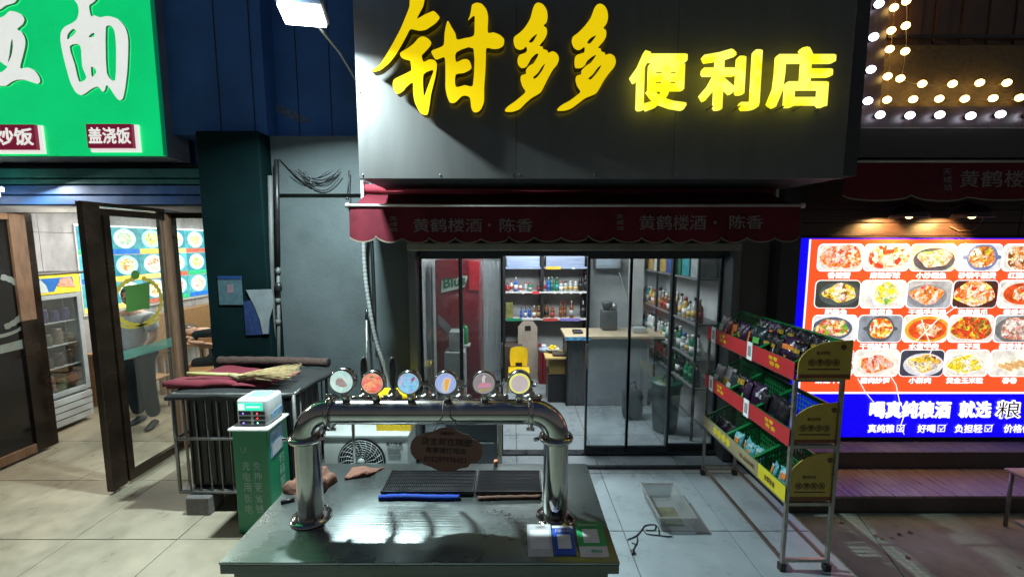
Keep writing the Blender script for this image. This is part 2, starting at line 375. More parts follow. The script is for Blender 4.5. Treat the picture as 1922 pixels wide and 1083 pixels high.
# ------------------------------------------------------------------ convenience store building
shop = thing('store_building', 'grey rendered convenience store front with open glazed doorway in the middle', 'building', (0, 4.2, 0))
part('wall', MB().box(-2.36, -1.03, 4.2, 4.4, -.1, 3.30), m_grey_wall, shop, label='grey wall left of the doorway')
part('wall', MB().box(2.262, 2.86, 4.2, 4.4, -.1, 3.30), m_brown_wall, shop, label='dark grey brown wall right of the doorway')
part('wall', MB().box(-1.03, 2.262, 4.2, 4.4, 2.26, 3.30), m_dark, shop, label='wall band above the doorway')
part('upper_wall', MB().box(-3.3, 2.86, 4.35, 4.6, 3.302, 7), m_navy, shop)
for px in (405, 470, 535, 600): part('cladding_seam', MB().box(AX(px, 120, 4.14), AX(px, 120, 4.14) + .008, 4.144 if px < 500 else 4.344, 4.149 if px < 500 else 4.349, 3.31, 7), m_dark, shop)
part('scuff_mark', MB().prism([(lambda q: (q[0], q[2]))(at(a, b, 4.346)) for a, b in ((512, 196), (530, 200), (556, 212), (584, 228), (566, 230), (534, 219), (518, 208))], 4.3455, 4.349), M('pale_scuff', (.10, .13, .18), .8, var=.5, scale=30), shop)
part('wall_band', MB().rbox(-2.36, -1.0, 4.165, 4.198, 2.74, 3.295, .004, 1), m_grey_wall, shop)
part('side_wall', MB().box(-1.25, -1.13, 4.402, 7.3, -.0, 2.8), m_inwall, shop)
part('side_wall', MB().box(2.36, 2.48, 4.402, 7.3, -.0, 2.8), m_inwall, shop)
part('back_wall', MB().box(-1.13, 2.36, 7.2, 7.3, -.0, 2.8), m_inwall, shop)
part('ceiling', MB().box(-1.25, 2.48, 4.402, 7.3, 2.802, 2.9), m_white, shop)
part('lintel', MB().rbox(-1.03, 2.262, 4.08, 4.2, 2.185, 2.262, .008, 1), M('beige_shutter_box', (.24, .22, .18), .5, .3, coords='World', var=.2), shop)
part('guide_rail', MB().box(-1.03, -.955, 4.10, 4.30, 0, 2.185), M('grey_metal_rail', (.13, .14, .14), .4, .6, coords='World'), shop)
part('guide_rail', MB().box(2.19, 2.262, 4.10, 4.30, 0, 2.185), MATS['grey_metal_rail'], shop)
part('door_track', MB().rbox(.52, 2.26, 3.955, 4.00, 0.0, .022, .004, 1), m_frame, shop)
part('door_track', MB().rbox(-.955, 2.19, 4.225, 4.33, 0.0, .016, .004, 1), m_frame, shop)
part('head_rail', MB().box(-.955, 2.19, 4.205, 4.34, 2.13, 2.185), m_frame, shop)
def slide_door(x0, x1, y, z0=.03, label=None, hx=None):
    f = .022; mb = MB()
    mb.box(x0, x0 + f, y, y + .035, z0, 2.13); mb.box(x1 - f, x1, y, y + .035, z0, 2.13)
    mb.box(x0 + f, x1 - f, y, y + .035, z0, z0 + .065); mb.box(x0 + f, x1 - f, y, y + .035, 2.10, 2.13)
    d = part('sliding_door', mb, m_frame, shop, label=label)
    part('pane', MB().box(x0 + f, x1 - f, y + .014, y + .020, z0 + .065, 2.10), m_glass_d, d)
    if hx: part('handle', MB().rbox(hx - .009, hx + .009, y - .022, y - .002, .95, 1.22, .004, 1), m_galv, d)
    return d
slide_door(-.95, -.525, 4.235); slide_door(-.54, -.095, 4.285, hx=-.108)
slide_door(.775, 1.235, 4.235, hx=.788); slide_door(1.215, 1.67, 4.235); slide_door(1.655, 2.185, 4.285)

# ------------------------------------------------------------------ store sign with raised letters
SY = 3.30
sign = thing('store_sign', 'big dark grey box sign with yellow raised characters over the red awning', 'sign', (0, SY, 2.757))
m_sign = M('grey_composite_panel', (.10, .10, .097), .6, 0, var=.10, scale=2, coords='World', bump=.05, bscale=3, dirt=.55, dcol=(.062, .062, .058), stretch=(3, 1, .45), spots=.3, scol=(.05, .05, .045), sscale=5)
for a, b in ((-1.187, .032), (.034, 1.252), (1.254, 2.575)):
    part('sign_panel', MB().rbox(a, b, SY, SY + .03, 2.757, 4.95, .002, 1), m_sign, sign)
part('sign_frame', MB().box(-1.187, 2.575, SY + .032, 4.18, 2.762, 4.95), M('dark_sign_frame', (.03, .032, .035), .6), sign)
m_brushy = M('yellow_acrylic', (.86, .60, .0), .35, var=.05, scale=2, emit=.80, ecol=(.93, .66, .0))
m_side = M('yellow_return', (.22, .14, .01), .5)
def sign_pt(zx, zy, ox, oy, sc, Y): return at(ox + zx / sc, oy + zy / sc, Y)
def brush(loops, ox, oy, sc, Y, parent, ext=.036, mat=m_brushy):
    P = []
    for L_ in loops:
        P.append([(lambda q: (q[0], q[2]))(sign_pt(a, b, ox, oy, sc, Y)) for a, b in L_])
    d = part('letter', outline_mb(P, ext, lambda co: (co.x, Y + ext - co.z, co.y)), mat, parent)
    d.data.materials.append(m_side if mat is m_brushy else M('white_return', (.30, .36, .32), .5))
    for pg in d.data.polygons:
        if abs(pg.normal.y) < .5: pg.material_index = 1
        pg.use_smooth = False
    return d
LY = SY - .092
Q = (690, 0, 4.7077)
q1 = [(380, -60), (370, 60), (330, 165), (290, 260), (235, 365), (175, 470), (110, 570), (38, 628), (60, 637), (115, 620), (185, 565), (240, 500), (290, 420), (345, 320), (380, 262), (450, 275), (510, 268), (560, 238), (605, 205), (635, 165), (625, 140), (588, 103), (560, 108), (500, 135), (437, 168), (470, 100), (495, 45), (500, -60)]
q2 = [(285, 480), (300, 460), (360, 425), (410, 385), (450, 340), (490, 325), (535, 345), (562, 380), (550, 415), (500, 470), (478, 497), (495, 550), (545, 528), (590, 535), (612, 570), (605, 650), (585, 740), (560, 840), (548, 930), (530, 1012), (490, 1015), (455, 985), (415, 900), (402, 820), (398, 733), (350, 765), (310, 810), (265, 832), (235, 805), (222, 750), (235, 705), (300, 670), (350, 645), (385, 622), (380, 560), (372, 540), (330, 528), (300, 510)]
q2h = [(495, 660), (580, 622), (560, 690), (520, 800), (499, 850), (492, 790)]
q3 = [(562, 458), (620, 430), (672, 400), (680, 300), (695, 220), (710, 188), (740, 240), (775, 300), (790, 353), (860, 340), (938, 318), (945, 220), (945, 145), (915, 160), (887, 185), (905, 140), (915, 90), (925, 45), (965, 28), (1010, 40), (1050, 90), (1065, 160), (1062, 290), (1110, 290), (1165, 310), (1205, 350), (1200, 405), (1160, 432), (1110, 437), (1050, 430), (1045, 520), (1040, 640), (1030, 780), (1028, 900), (1000, 970), (965, 995), (935, 990), (915, 950), (905, 870), (870, 848), (830, 855), (800, 885), (770, 910), (730, 910), (705, 860), (688, 780), (688, 650), (682, 515), (640, 520), (600, 528)]
q3h = [(785, 465), (935, 432), (930, 757), (860, 755), (780, 770), (778, 664), (850, 648), (905, 620), (918, 598), (905, 550), (880, 527), (840, 528), (783, 550)]
brush([q1], *Q, LY, sign); brush([q2, q2h], *Q, LY, sign); brush([q3, q3h], *Q, LY, sign)
d1 = [(345, 28), (390, 45), (425, 100), (432, 165), (420, 215), (395, 240), (422, 265), (427, 310), (405, 365), (358, 425), (385, 435), (390, 455), (430, 470), (437, 492), (480, 477), (520, 500), (537, 545), (520, 600), (480, 650), (440, 720), (400, 800), (365, 860), (290, 905), (230, 955), (175, 1010), (110, 1035), (60, 1037), (38, 1025), (60, 990), (130, 940), (190, 890), (228, 850), (200, 800), (182, 740), (190, 700), (232, 685), (233, 650), (262, 612), (300, 590), (330, 545), (348, 500), (320, 505), (280, 545), (250, 600), (230, 625), (190, 632), (160, 600), (155, 550), (175, 510), (230, 490), (242, 460), (232, 435), (210, 455), (175, 465), (135, 445), (118, 390), (125, 345), (170, 310), (220, 260), (270, 180), (295, 90), (315, 45)]
d1h = [[(258, 392), (290, 350), (335, 318), (315, 360), (290, 395)], [(298, 718), (340, 680), (380, 620), (408, 592), (385, 650), (345, 705), (315, 730)]]
d2 = [(920, 38), (960, 60), (985, 110), (990, 170), (975, 225), (948, 262), (972, 285), (972, 340), (945, 390), (897, 445), (920, 450), (930, 478), (960, 490), (967, 510), (1010, 500), (1050, 525), (1063, 575), (1045, 625), (1000, 680), (950, 750), (905, 830), (870, 872), (780, 910), (720, 955), (650, 1005), (590, 1025), (530, 1027), (522, 1012), (560, 975), (640, 930), (700, 885), (735, 850), (705, 800), (690, 745), (700, 705), (742, 688), (745, 655), (790, 610), (830, 585), (860, 545), (880, 510), (840, 530), (795, 570), (775, 608), (740, 632), (690, 632), (680, 590), (685, 535), (710, 508), (765, 492), (775, 465), (770, 437), (740, 460), (710, 467), (675, 445), (655, 395), (665, 345), (710, 310), (770, 250), (830, 170), (860, 90), (885, 50)]
d2h = [[(797, 398), (830, 355), (880, 330), (855, 370), (825, 407)], [(808, 728), (850, 690), (895, 630), (930, 605), (900, 660), (860, 710), (830, 738)]]
Q = (940, 0, 4.9217)
brush([d1] + d1h, *Q, LY, sign); brush([d2] + d2h, *Q, LY, sign)
m_lit = M('lit_yellow_acrylic', (.9, .8, .05), .35, var=.22, scale=5, emit=1.25, ecol=None)
def lit_mat():
    m = bpy.data.materials.new('glowing_yellow_acrylic'); m.use_nodes = True; N = m.node_tree.nodes; L = m.node_tree.links
    p = N['Principled BSDF']; g = N.new('ShaderNodeNewGeometry'); n = N.new('ShaderNodeTexNoise'); n.inputs['Scale'].default_value = 7
    L.new(g.outputs['Position'], n.inputs['Vector']); c = N.new('ShaderNodeValToRGB')
    c.color_ramp.elements[0].position = .38; c.color_ramp.elements[0].color = (1.05, .95, .01, 1)
    c.color_ramp.elements[1].position = .62; c.color_ramp.elements[1].color = (1.15, 1.1, .17, 1)
    L.new(n.outputs[0], c.inputs[0]); L.new(c.outputs[0], p.inputs['Emission Color']); p.inputs['Emission Strength'].default_value = 1.0
    p.inputs['Base Color'].default_value = (.8, .7, .05, 1); return m
m_lit = lit_mat()
for ch, (x0, x1, y0, y1) in zip('便利店', ((1183, 1291, 95, 207), (1316, 1428, 92, 206), (1446, 1566, 88, 202))):
    a = at(x0, y1, LY); b = at(x1, y0, LY); a2 = AX(x0, (y0 + y1) / 2, LY); b2 = AX(x1, (y0 + y1) / 2, LY)
    part('letter', text_mb(ch, a2, b2, a[2], b[2], LY + .02, .024, .045), m_lit, sign)
scr = MB()
for xx in (-1.16, -.56, .005, .06, .64, 1.225, 1.28, 1.9, 2.545):
    for zz in (2.785, 3.4, 4.0, 4.6): scr.ball((xx, SY - .001, zz), .007, .004, .007, 6, 4)
part('screw', scr, M('dull_screw', (.16, .16, .15), .5, .6), sign, kind='stuff')
# little standoff brackets under the lit characters
for px in (1195, 1225, 1275, 1325, 1375, 1440, 1455, 1487, 1530):
    x = AX(px, 210, SY); z = AZ(208, SY)
    part('bracket', MB().box(x, x + .012, LY, SY, z, z + .006), m_galv, sign)

# ------------------------------------------------------------------ awnings
m_awn = M('red_awning_cloth', (.105, .014, .022), .9, var=.28, scale=3, spec=.1, dirt=.5, dcol=(.075, .03, .03), bump=.35, bscale=9, coords='World')
m_awn_print = M('faded_white_print', (.18, .145, .14), .85, coords='World', var=.2, scale=30)
m_trim = M('faded_awning_trim', (.20, .16, .12), .85, coords='World')
def awning(x0, x1, Y, ztop, zbot, rollx, label, texts, yr=4.0, scal=.235):
    a = thing('awning', label, 'awning', ((x0 + x1) / 2, Y, ztop), group='red roll out awnings along the row')
    part('front_bar', MB().tube([(x0, Y, ztop), (x1, Y, ztop)], .013, 10), M('pale_awning_bar', (.42, .40, .38), .4, .3, coords='World'), a)
    part('end_cap', MB().ball((x0, Y, ztop), .024, .024, .024), MATS['pale_awning_bar'], a)
    part('end_cap', MB().ball((x1, Y, ztop), .024, .024, .024), MATS['pale_awning_bar'], a)
    zr = ztop + .19
    part('roller', MB().tube([(x0 + .02, yr, zr), (x1 - .02, yr, zr)], .045, 14), M('red_roller_cloth', (.30, .03, .05), .8, coords='World'), a)
    part('bracket', MB().box(x0 - .005, x0 + .02, yr - .06, 4.2, zr - .11, zr + .07), m_white, a)
    part('bracket', MB().box(x1 - .02, x1 + .005, yr - .06, 4.2, zr - .11, zr + .07), m_white, a)
    # sloping cloth, slightly sagging
    vs = []; fs = []; nx, ny = 24, 6
    for j in range(ny + 1):
        for i in range(nx + 1):
            t = j / ny; vs.append((x0 + .01 + (x1 - x0 - .02) * i / nx, Y + (yr - Y) * t, ztop + (zr - .045 - ztop) * t - .03 * math.sin(PI * t) - .006 * math.sin(i * 1.3)))
    for j in range(ny):
        for i in range(nx): k = j * (nx + 1) + i; fs.append((k, k + 1, k + nx + 2, k + nx + 1))
    part('roof_cloth', MB().add(vs, fs, True), m_awn, a)
    # scalloped valance with folds
    n = max(1, round((x1 - x0) / scal)); sub = 14; W = x1 - x0 - .02; vs = []; fs = []; rows = 5
    def yw(x): return Y - .014 + .016 * math.sin(x * 5.1) + .011 * math.sin(x * 13 + 1) + .005 * math.sin(x * 31)
    for i in range(n * sub + 1):
        x = x0 + .01 + W * i / (n * sub); ph = (i % sub) / sub
        zb = zbot + (.040 + .012 * math.sin(i // sub * 2.3)) * (1 - abs(math.sin(PI * ph)) ** .7) + .006 * math.sin(x * 3.1)
        for r in range(rows + 1):
            t = r / rows; vs.append((x, Y * (1 - t) + yw(x) * t, ztop - .006 + (zb - ztop + .006) * t))
    for i in range(n * sub):
        for r in range(rows): k = i * (rows + 1) + r; fs.append((k, k + 1, k + rows + 2, k + rows + 1))
    v = part('valance', MB().add(vs, fs, True), m_awn, a)
    tv = []; tf = []
    for i in range(n * sub + 1):
        x = x0 + .01 + W * i / (n * sub); ph = (i % sub) / sub; zb = zbot + (.040 + .012 * math.sin(i // sub * 2.3)) * (1 - abs(math.sin(PI * ph)) ** .7) + .006 * math.sin(x * 3.1)
        tv += [(x, yw(x) - .003, zb - .002), (x, yw(x) - .003, zb + .010)]
    for i in range(n * sub): tf.append((2 * i, 2 * i + 1, 2 * i + 3, 2 * i + 2))
    part('edge_binding', MB().add(tv, tf), m_trim, v)
    for s_, tx0, tx1, tz0, tz1 in texts:
        me = text_me(s_, .012); f = fit(me, tx0, tx1, tz0, tz1, lambda p, q, d: (p, d, q))
        def mp(co):
            p, d_, q = f(co); t = (ztop - q) / (ztop - zbot); return (p, Y * (1 - t) + yw(p) * t - .005 - d_, q)
        part('lettering', MB().raw(me, mp), m_awn_print, v)
    return a
AY = 3.6
def tx(s, x0, x1, y0, y1, Y=AY): return (s, AX(x0, (y0 + y1) / 2, Y), AX(x1, (y0 + y1) / 2, Y), AZ(y1, Y), AZ(y0, Y))
def vert(s, x0, x1, y0, y1, Y=AY):
    n = len(s); return [tx(c, x0, x1, y0 + (y1 - y0) * i / n + 1, y0 + (y1 - y0) * (i + 1) / n - 1, Y) for i, c in enumerate(s)]
awning(-1.405, 2.485, AY, AZ(386, AY), AZ(456, AY), 0, 'long red awning with scalloped edge under the dark grey store sign',
       [tx('黄鹤楼酒', 776, 905, 410, 436), tx('·', 916, 922, 420, 426), tx('陈香', 938, 1000, 410, 436), tx('黄鹤楼酒', 1199, 1325, 404, 432), tx('·', 1338, 1344, 415, 421), tx('陈香', 1368, 1430, 404, 430)]
       + vert('天成坊', 731, 746, 406, 436) + vert('天成坊', 1156, 1170, 402, 434))
awning(AX(1584, 300, AY), 6.2, AY, AZ(303, AY), AZ(378, AY), 0, 'short red awning over the lit food menu at the right edge',
       [tx('黄鹤楼酒', 1800, 1962, 320, 352)] + vert('天成坊', 1766, 1784, 316, 360), scal=.6)

# ------------------------------------------------------------------ noodle restaurant building
rest = thing('restaurant_building', 'noodle restaurant with open bronze glass doors left of the grey wall', 'building', (-4.4, 4.45, 0))
m_marble = M('grey_marble', (.42, .42, .44), .3, var=.30, scale=2.2, coords='World', dirt=.8, dcol=(.19, .19, .21), stretch=(1, 1.6, .8))
part('column', MB().rbox(-2.96, -2.37, 4.0, 4.6, -.1, 3.30, .01, 1), m_teal, rest)
part('upper_wall', MB().box(-8, -3.31, 4.46, 4.6, 3.05, 7), m_navy, rest)
part('upper_wall', MB().box(-3.31, -2.37, 4.15, 4.345, 3.302, 7), m_navy, rest)
# left inner wall of marble slabs laid in slanted courses
lw = part('side_wall', MB().box(-6.12, -6.015, 4.5, 9.5, 0, 2.85), m_grout, rest)
for j, (y0, y1) in enumerate([(4.5, 5.3), (5.3, 6.1), (6.1, 6.9), (6.9, 7.7), (7.7, 8.5), (8.5, 9.5)]):
    for i, (z0, z1) in enumerate([(0, .6), (.6, 1.2), (1.2, 1.8), (1.8, 2.4), (2.4, 2.85)]):
        part('wall_slab', MB().box(-6.015, -6.0 + random.uniform(-.002, .002), y0 + .003, y1 - .003, z0 + .003, z1 - .003), m_marble, lw)
part('back_wall', MB().box(-6.0, -2.37, 9.4, 9.5, 0, 2.85), m_inwall, rest)
part('side_wall', MB().box(-2.55, -2.45, 4.61, 9.4, 0, 2.85), m_inwall, rest)
part('ceiling', MB().box(-6.1, -2.37, 4.61, 9.5, 2.85, 2.95), m_white, rest)
# header: blue shutter housing in horizontal slats
m_blue_slat = M('blue_metal_slat', (.012, .085, .27), .4, .1, var=.3, scale=3, coords='World')
m_teal_slat = M('teal_metal_slat', (.01, .12, .12), .35, .2, var=.25, scale=3, coords='World')
part('header_box', MB().box(-9, -2.96, 4.36, 4.46, 2.62, 3.06), m_dark, rest)
z = 2.65
for k, (h, mm) in enumerate([(.10, m_blue_slat), (.10, m_blue_slat), (.06, m_teal_slat), (.10, m_teal_slat)]):
    part('header_slat', MB().rbox(-9, -2.965, 4.30 - .02 * k, 4.355, z, z + h - .008, .006, 1), mm, rest); z += h
part('door_head', MB().box(-9, -2.965, 4.34, 4.47, 2.575, 2.645), M('pale_door_head', (.30, .29, .27), .4, .4, coords='World'), rest)
part('door_jamb', MB().rbox(-3.74, -3.60, 4.40, 4.50, 0, 2.575, .004, 1), m_bronze, rest)
part('door_jamb', MB().rbox(-5.28, -5.17, 4.42, 4.52, 0, 2.575, .004, 1), m_bronze, rest)
fx = part('fixed_window', MB().box(-3.60, -2.965, 4.43, 4.48, 0, .10).box(-3.60, -2.965, 4.43, 4.48, 2.52, 2.575), m_bronze, rest)
part('pane', MB().box(-3.60, -2.965, 4.452, 4.458, .10, 2.52), m_glass, fx)
fl = part('fixed_window', MB().box(-7.5, -5.28, 4.43, 4.48, 0, .12).box(-7.5, -5.28, 4.43, 4.48, 2.52, 2.575), m_bronze, rest)
part('pane', MB().box(-7.5, -5.28, 4.452, 4.458, .12, 2.52), m_glass, fl)
# right leaf swung out at a right angle
X = -3.62
dr = part('glass_door', MB().rbox(X - .03, X + .03, 3.52, 3.665, .03, 2.575, .004, 1), m_bronze, rest, label='right door leaf standing open')
part('door_frame', MB().box(X - .025, X + .025, 3.69, 3.75, .03, 2.56).box(X - .025, X + .025, 3.75, 4.34, .03, .11).box(X - .025, X + .025, 3.75, 4.34, 2.50, 2.56).box(X - .032, X + .032, 3.52, 4.42, 2.575, 2.61).box(X - .025, X + .025, 3.665, 3.69, 2.50, 2.56), m_bronze, dr)
part('door_stile', MB().box(X - .03, X + .03, 4.34, 4.42, .03, 2.56), m_wood_edge, dr)
part('pane', MB().box(X - .004, X + .004, 3.75, 4.34, .11, 2.50), m_glass, dr)
part('pivot', MB().tube([(X, 3.58, .0), (X, 3.58, .035)], .02, 8), m_galv, dr)
def yz_pt(px, py, Xp):
    a, b, c = ray(px, py); t = Xp / a; return (b * t, CAMZ + c * t)
# decals on the right leaf: gold wreath, green badge, lettered band
m_gold = M('gold_decal', (.42, .32, .04), .5); m_gdec = M('green_decal', (.05, .16, .03), .5); m_band = M('frosted_band', (.10, .28, .22), .6, alpha=.75)
def ring_arc(mb, cy, cz, ry, rz, a0, a1, w, Xp, n=26, lump=.0):
    vs = []; fs = []
    for i in range(n + 1):
        a = a0 + (a1 - a0) * i / n; ww = w * (1 + lump * (1 if i % 2 else -1))
        for s in (-1, 1): vs.append((Xp, cy + (ry + s * ww) * math.cos(a), cz + (rz + s * ww) * math.sin(a)))
    for i in range(n): fs.append((2 * i, 2 * i + 1, 2 * i + 3, 2 * i + 2))
    return mb.add(vs, fs)
cy, cz = yz_pt(261, 566, X + .008); ey, _ = yz_pt(303, 566, X + .008); _, ez = yz_pt(261, 610, X + .008)
ry, rz = abs(ey - cy), abs(cz - ez)
wr = MB(); ring_arc(wr, cy, cz, ry, rz, math.radians(-265), math.radians(-95), .020, X + .008, lump=.3); ring_arc(wr, cy, cz, ry, rz, math.radians(-85), math.radians(78), .020, X + .008, lump=.3)
ring_arc(wr, cy + .05, cz - rz * .80, ry * .62, rz * .25, PI, 2 * PI, .012, X + .009); ring_arc(wr, cy - .05, cz - rz * .80, ry * .62, rz * .25, PI, 2 * PI, .012, X + .009)
part('wreath_decal', wr, m_gold, dr)
gd = MB(); gp = [yz_pt(px, py, X + .008) for px, py in ((236, 540), (281, 534), (281, 580), (270, 580), (240, 586), (237, 584))]
gd.add([(X + .008, a, b) for a, b in gp], [tuple(range(6))])
hp = [yz_pt(px, py, X + .009) for px, py in ((231, 538), (262, 533), (282, 529), (284, 533), (262, 538), (233, 542))]
gd.add([(X + .009, a, b) for a, b in hp], [tuple(range(6))])
a, b = yz_pt(254, 516, X + .009); gd.add([(X + .009, a + .045 * math.cos(t * .4), b + .045 * math.sin(t * .4)) for t in range(16)], [tuple(range(16))])
part('pot_decal', gd, m_gdec, dr)
bp = [yz_pt(px, py, X + .008) for px, py in ((228, 660), (322, 633), (323, 650), (229, 677))]
part('band_decal', MB().add([(X + .008, p, q) for p, q in bp], [(0, 1, 2, 3)]), m_band, dr)
# left leaf, dark, swung out
X2 = -5.14
dl = part('glass_door', MB().box(X2 - .03, X2 + .03, 4.26, 4.40, .03, 1.45), m_bronze, rest, label='left door leaf standing open with dark lower part')
part('door_stile', MB().box(X2 - .03, X2 + .03, 4.26, 4.40, 1.452, 2.56), m_wood_edge, dl)
part('door_rail', MB().box(X2 - .03, X2 + .03, 3.0, 4.255, .03, .12), m_wood_edge, dl); part('door_rail', MB().box(X2 - .03, X2 + .03, 3.0, 4.255, 2.50, 2.56), m_wood_edge, dl)
part('pane', MB().box(X2 - .004, X2 + .004, 3.0, 4.26, .12, 2.50), M('dark_mirror_glass', (.012, .011, .012), .08, 0, alpha=.88, coords='World', rvar=.04), dl)
wr = MB(); c2y, c2z = yz_pt(-8, 568, X2 + .008)
ring_arc(wr, c2y, c2z, .26, .26, math.radians(-80), math.radians(75), .028, X2 + .008, lump=.15); ring_arc(wr, c2y - .02, c2z - .26, .22, .08, PI, 2 * PI, .018, X2 + .009)
part('wreath_decal', wr, M('white_decal', (.32, .36, .33), .6), dl)
bp = [yz_pt(px, py, X2 + .008) for px, py in ((0, 648), (54, 634), (56, 651), (0, 664))]
part('band_decal', MB().add([(X2 + .008, p, q) for p, q in bp], [(0, 1, 2, 3)]), MATS['white_decal'], dl)
# notices on the column
def sheet(name, p, Y, mat, label, cat='notice', parts=(), dz=.004):
    """flat sheet on a wall: p = list of photo pixels"""
    P = [at(a, b, Y) for a, b in p]; c = Vector((sum(q[0] for q in P) / len(P), Y, sum(q[2] for q in P) / len(P)))
    return solo(name, MB().prism([(q[0], q[2]) for q in P], Y - dz, Y), mat, label, cat, tuple(c))
n = thing('notice_frame', 'pale blue framed notice on the dark teal column', 'notice', at(431, 545, 3.99))
part('sheet', MB().box(AX(410, 545, 3.99), AX(454, 545, 3.99), 3.988, 3.997, AZ(572, 3.99), AZ(519, 3.99)), M('notice_paper', (.06, .11, .13), .4, var=.25, scale=20), n)
part('header_strip', MB().box(AX(410, 545, 3.985), AX(454, 545, 3.985), 3.984, 3.988, AZ(524, 3.985), AZ(518, 3.985)), M('notice_blue', (.01, .04, .13), .4), n)
part('stain', MB().box(AX(426, 545, 3.985), AX(438, 545, 3.985), 3.985, 3.988, AZ(550, 3.985), AZ(534, 3.985)), M('notice_ink', (.18, .13, .16), .4), n)
sheet('blue_flyer', [(457, 566), (484, 560), (508, 560), (506, 627), (462, 629)], 3.992, M('blue_flyer_paper', (.012, .03, .10), .5, var=.4, scale=25), 'dark blue flyer on the teal column behind the torn white paper', 'poster')
sheet('torn_paper', [(462, 544), (510, 543), (514, 570), (506, 600), (504, 626), (494, 627), (488, 600), (477, 573)], 3.986, M('torn_white_paper', (.17, .20, .21), .7, var=.2, scale=8), 'torn white paper peeling over the blue flyer', 'paper')
sheet('door_sticker', [(322, 424), (330, 424), (333, 442), (325, 442)], 4.39, M('grey_sticker', (.15, .13, .11), .6), 'small grey sticker on the bronze door jamb', 'sticker')

# ------------------------------------------------------------------ green lightbox sign
GY = 4.03
gs = thing('green_sign', 'bright green lightbox sign with white brush characters at the top left', 'sign', (-4.5, GY, 3.08))
zb = AZ(292, GY)
m_greenlit = M('lit_green_face', (.0, .60, .17), .3, var=.10, scale=1.5, emit=.86, ecol=None)
part('face', MB().box(-7.5, AX(307, 290, GY), GY, GY + .03, zb, 6), m_greenlit, gs)
part('casing', MB().box(-7.5, AX(307, 290, GY) + .012, GY + .032, 4.34, zb - .012, 6), M('grey_sign_casing', (.16, .18, .22), .5, .2, coords='World'), gs)
part('edge_strip', MB().box(AX(307, 290, GY), AX(307, 290, GY) + .012, GY - .004, GY + .03, zb, 6), M('green_edge', (0, .25, .10), .4, emit=.3, ecol=(0, .35, .15)), gs)
m_wl = M('white_acrylic', (.72, .74, .70), .4, var=.03, emit=.98)
mian = [(755, -40), (755, 0), (790, 55), (800, 130), (780, 200), (730, 240), (660, 275), (620, 330), (615, 420), (640, 560), (680, 720), (720, 850), (770, 940), (825, 970), (870, 950), (940, 900), (1000, 885), (1040, 935), (1065, 920), (1080, 870), (1110, 890), (1150, 950), (1190, 1005), (1220, 1022), (1250, 1000), (1275, 880), (1295, 700), (1303, 500), (1300, 380), (1270, 280), (1200, 200), (1100, 168), (1015, 180), (960, 160), (925, 168), (905, 65), (940, 35), (975, 0), (980, -40)]
mh = [[(685, 405), (690, 350), (740, 298), (775, 320), (740, 365)], [(708, 475), (815, 465), (835, 675), (878, 795), (805, 832), (760, 660)], [(900, 382), (925, 350), (955, 338), (958, 375)], [(925, 685), (965, 700), (978, 740), (935, 785)], [(1075, 280), (1130, 268), (1165, 330), (1180, 500), (1170, 820), (1085, 745)]]
la = [(-60, 190), (0, 185), (50, 160), (95, 118), (160, 125), (220, 155), (248, 200), (230, 250), (175, 300), (220, 330), (255, 400), (255, 470), (230, 580), (205, 695), (280, 690), (350, 720), (395, 780), (408, 830), (385, 855), (330, 840), (250, 815), (170, 815), (110, 840), (60, 875), (0, 875), (-80, 870), (-80, 740), (0, 740), (40, 720), (75, 680), (40, 660), (0, 625), (-60, 600)]
lah = [(80, 640), (95, 560), (110, 440), (125, 400), (130, 480), (115, 570)]
lb = [(-60, 100), (0, 100), (60, 60), (140, 35), (170, 0), (170, -60), (-60, -60)]
Q = (0, 0, 5.415)
for loops in ([mian] + mh, [la, lah], [lb]): brush(loops, *Q, GY - .024, gs, .010, m_wl)
m_plum = M('crimson_plate', (.28, .01, .05), .4, emit=.35, ecol=(.35, .01, .06))
for s_, (x0, x1, y0, y1) in (('炒饭', (-14, 66, 234, 281)), ('盖浇饭', (163, 248, 233, 278))):
    a, b = AX(x0, 257, GY - .05), AX(x1, 257, GY - .05); c, d = AZ(y1, GY - .05), AZ(y0, GY - .05)
    p = part('plate', MB().box(a, b, GY - .05, GY - .02, c, d), m_plum, gs)
    part('plate_edge', MB().box(a - .005, b + .035, GY - .02, GY - .002, c - .03, d), m_wl, p)
    k = (b - a) / len(s_)
    part('lettering', text_mb(s_, a + .12 * k, b - .08 * k, c + .035, d - .03, GY - .054, .03), m_wl, p)
tl = thing('tube_lamp', 'glaring white tube lamp under the green sign at the left edge', 'lamp', (-5.0, 3.98, 2.74))
part('housing', MB().rbox(-5.6, -4.87, 3.96, 4.06, 2.745, 2.79, .008, 1), m_white, tl)
part('tube', MB().tube([(-5.58, 4.0, 2.715), (-4.88, 4.0, 2.715)], .028, 12), E_('tube_glow', (1, 1, .97), 9), tl)

# ------------------------------------------------------------------ floodlight
fl = thing('floodlight', 'glaring white floodlight on a thin arm left of the store sign', 'lamp', (-1.47, 3.10, 3.86))
R = Vector((0.05, -0.30, -0.95)).to_track_quat('-Z', 'Y').to_matrix().to_4x4(); T = Matrix.Translation((-1.47, 3.10, 3.86)) @ R
part('housing', MB().rbox(-.155, .155, -.10, .10, .0, .06, .012, 1, T).box(-.12, .12, -.08, .08, .07, .11, T), M('grey_lamp_housing', (.25, .26, .28), .4, .5), fl)
part('lens', MB().rbox(-.14, .14, -.085, .085, -.03, -.001, .01, 2, T), E_('floodlight_glow', (.95, 1, 1), 14), fl)
part('arm', MB().tube([(-1.47, 3.14, 3.9), (-1.36, 3.45, 3.75), (-1.19, 3.9, 3.35), (-1.12, 4.2, 3.2)], .011, 8), m_galv, fl)

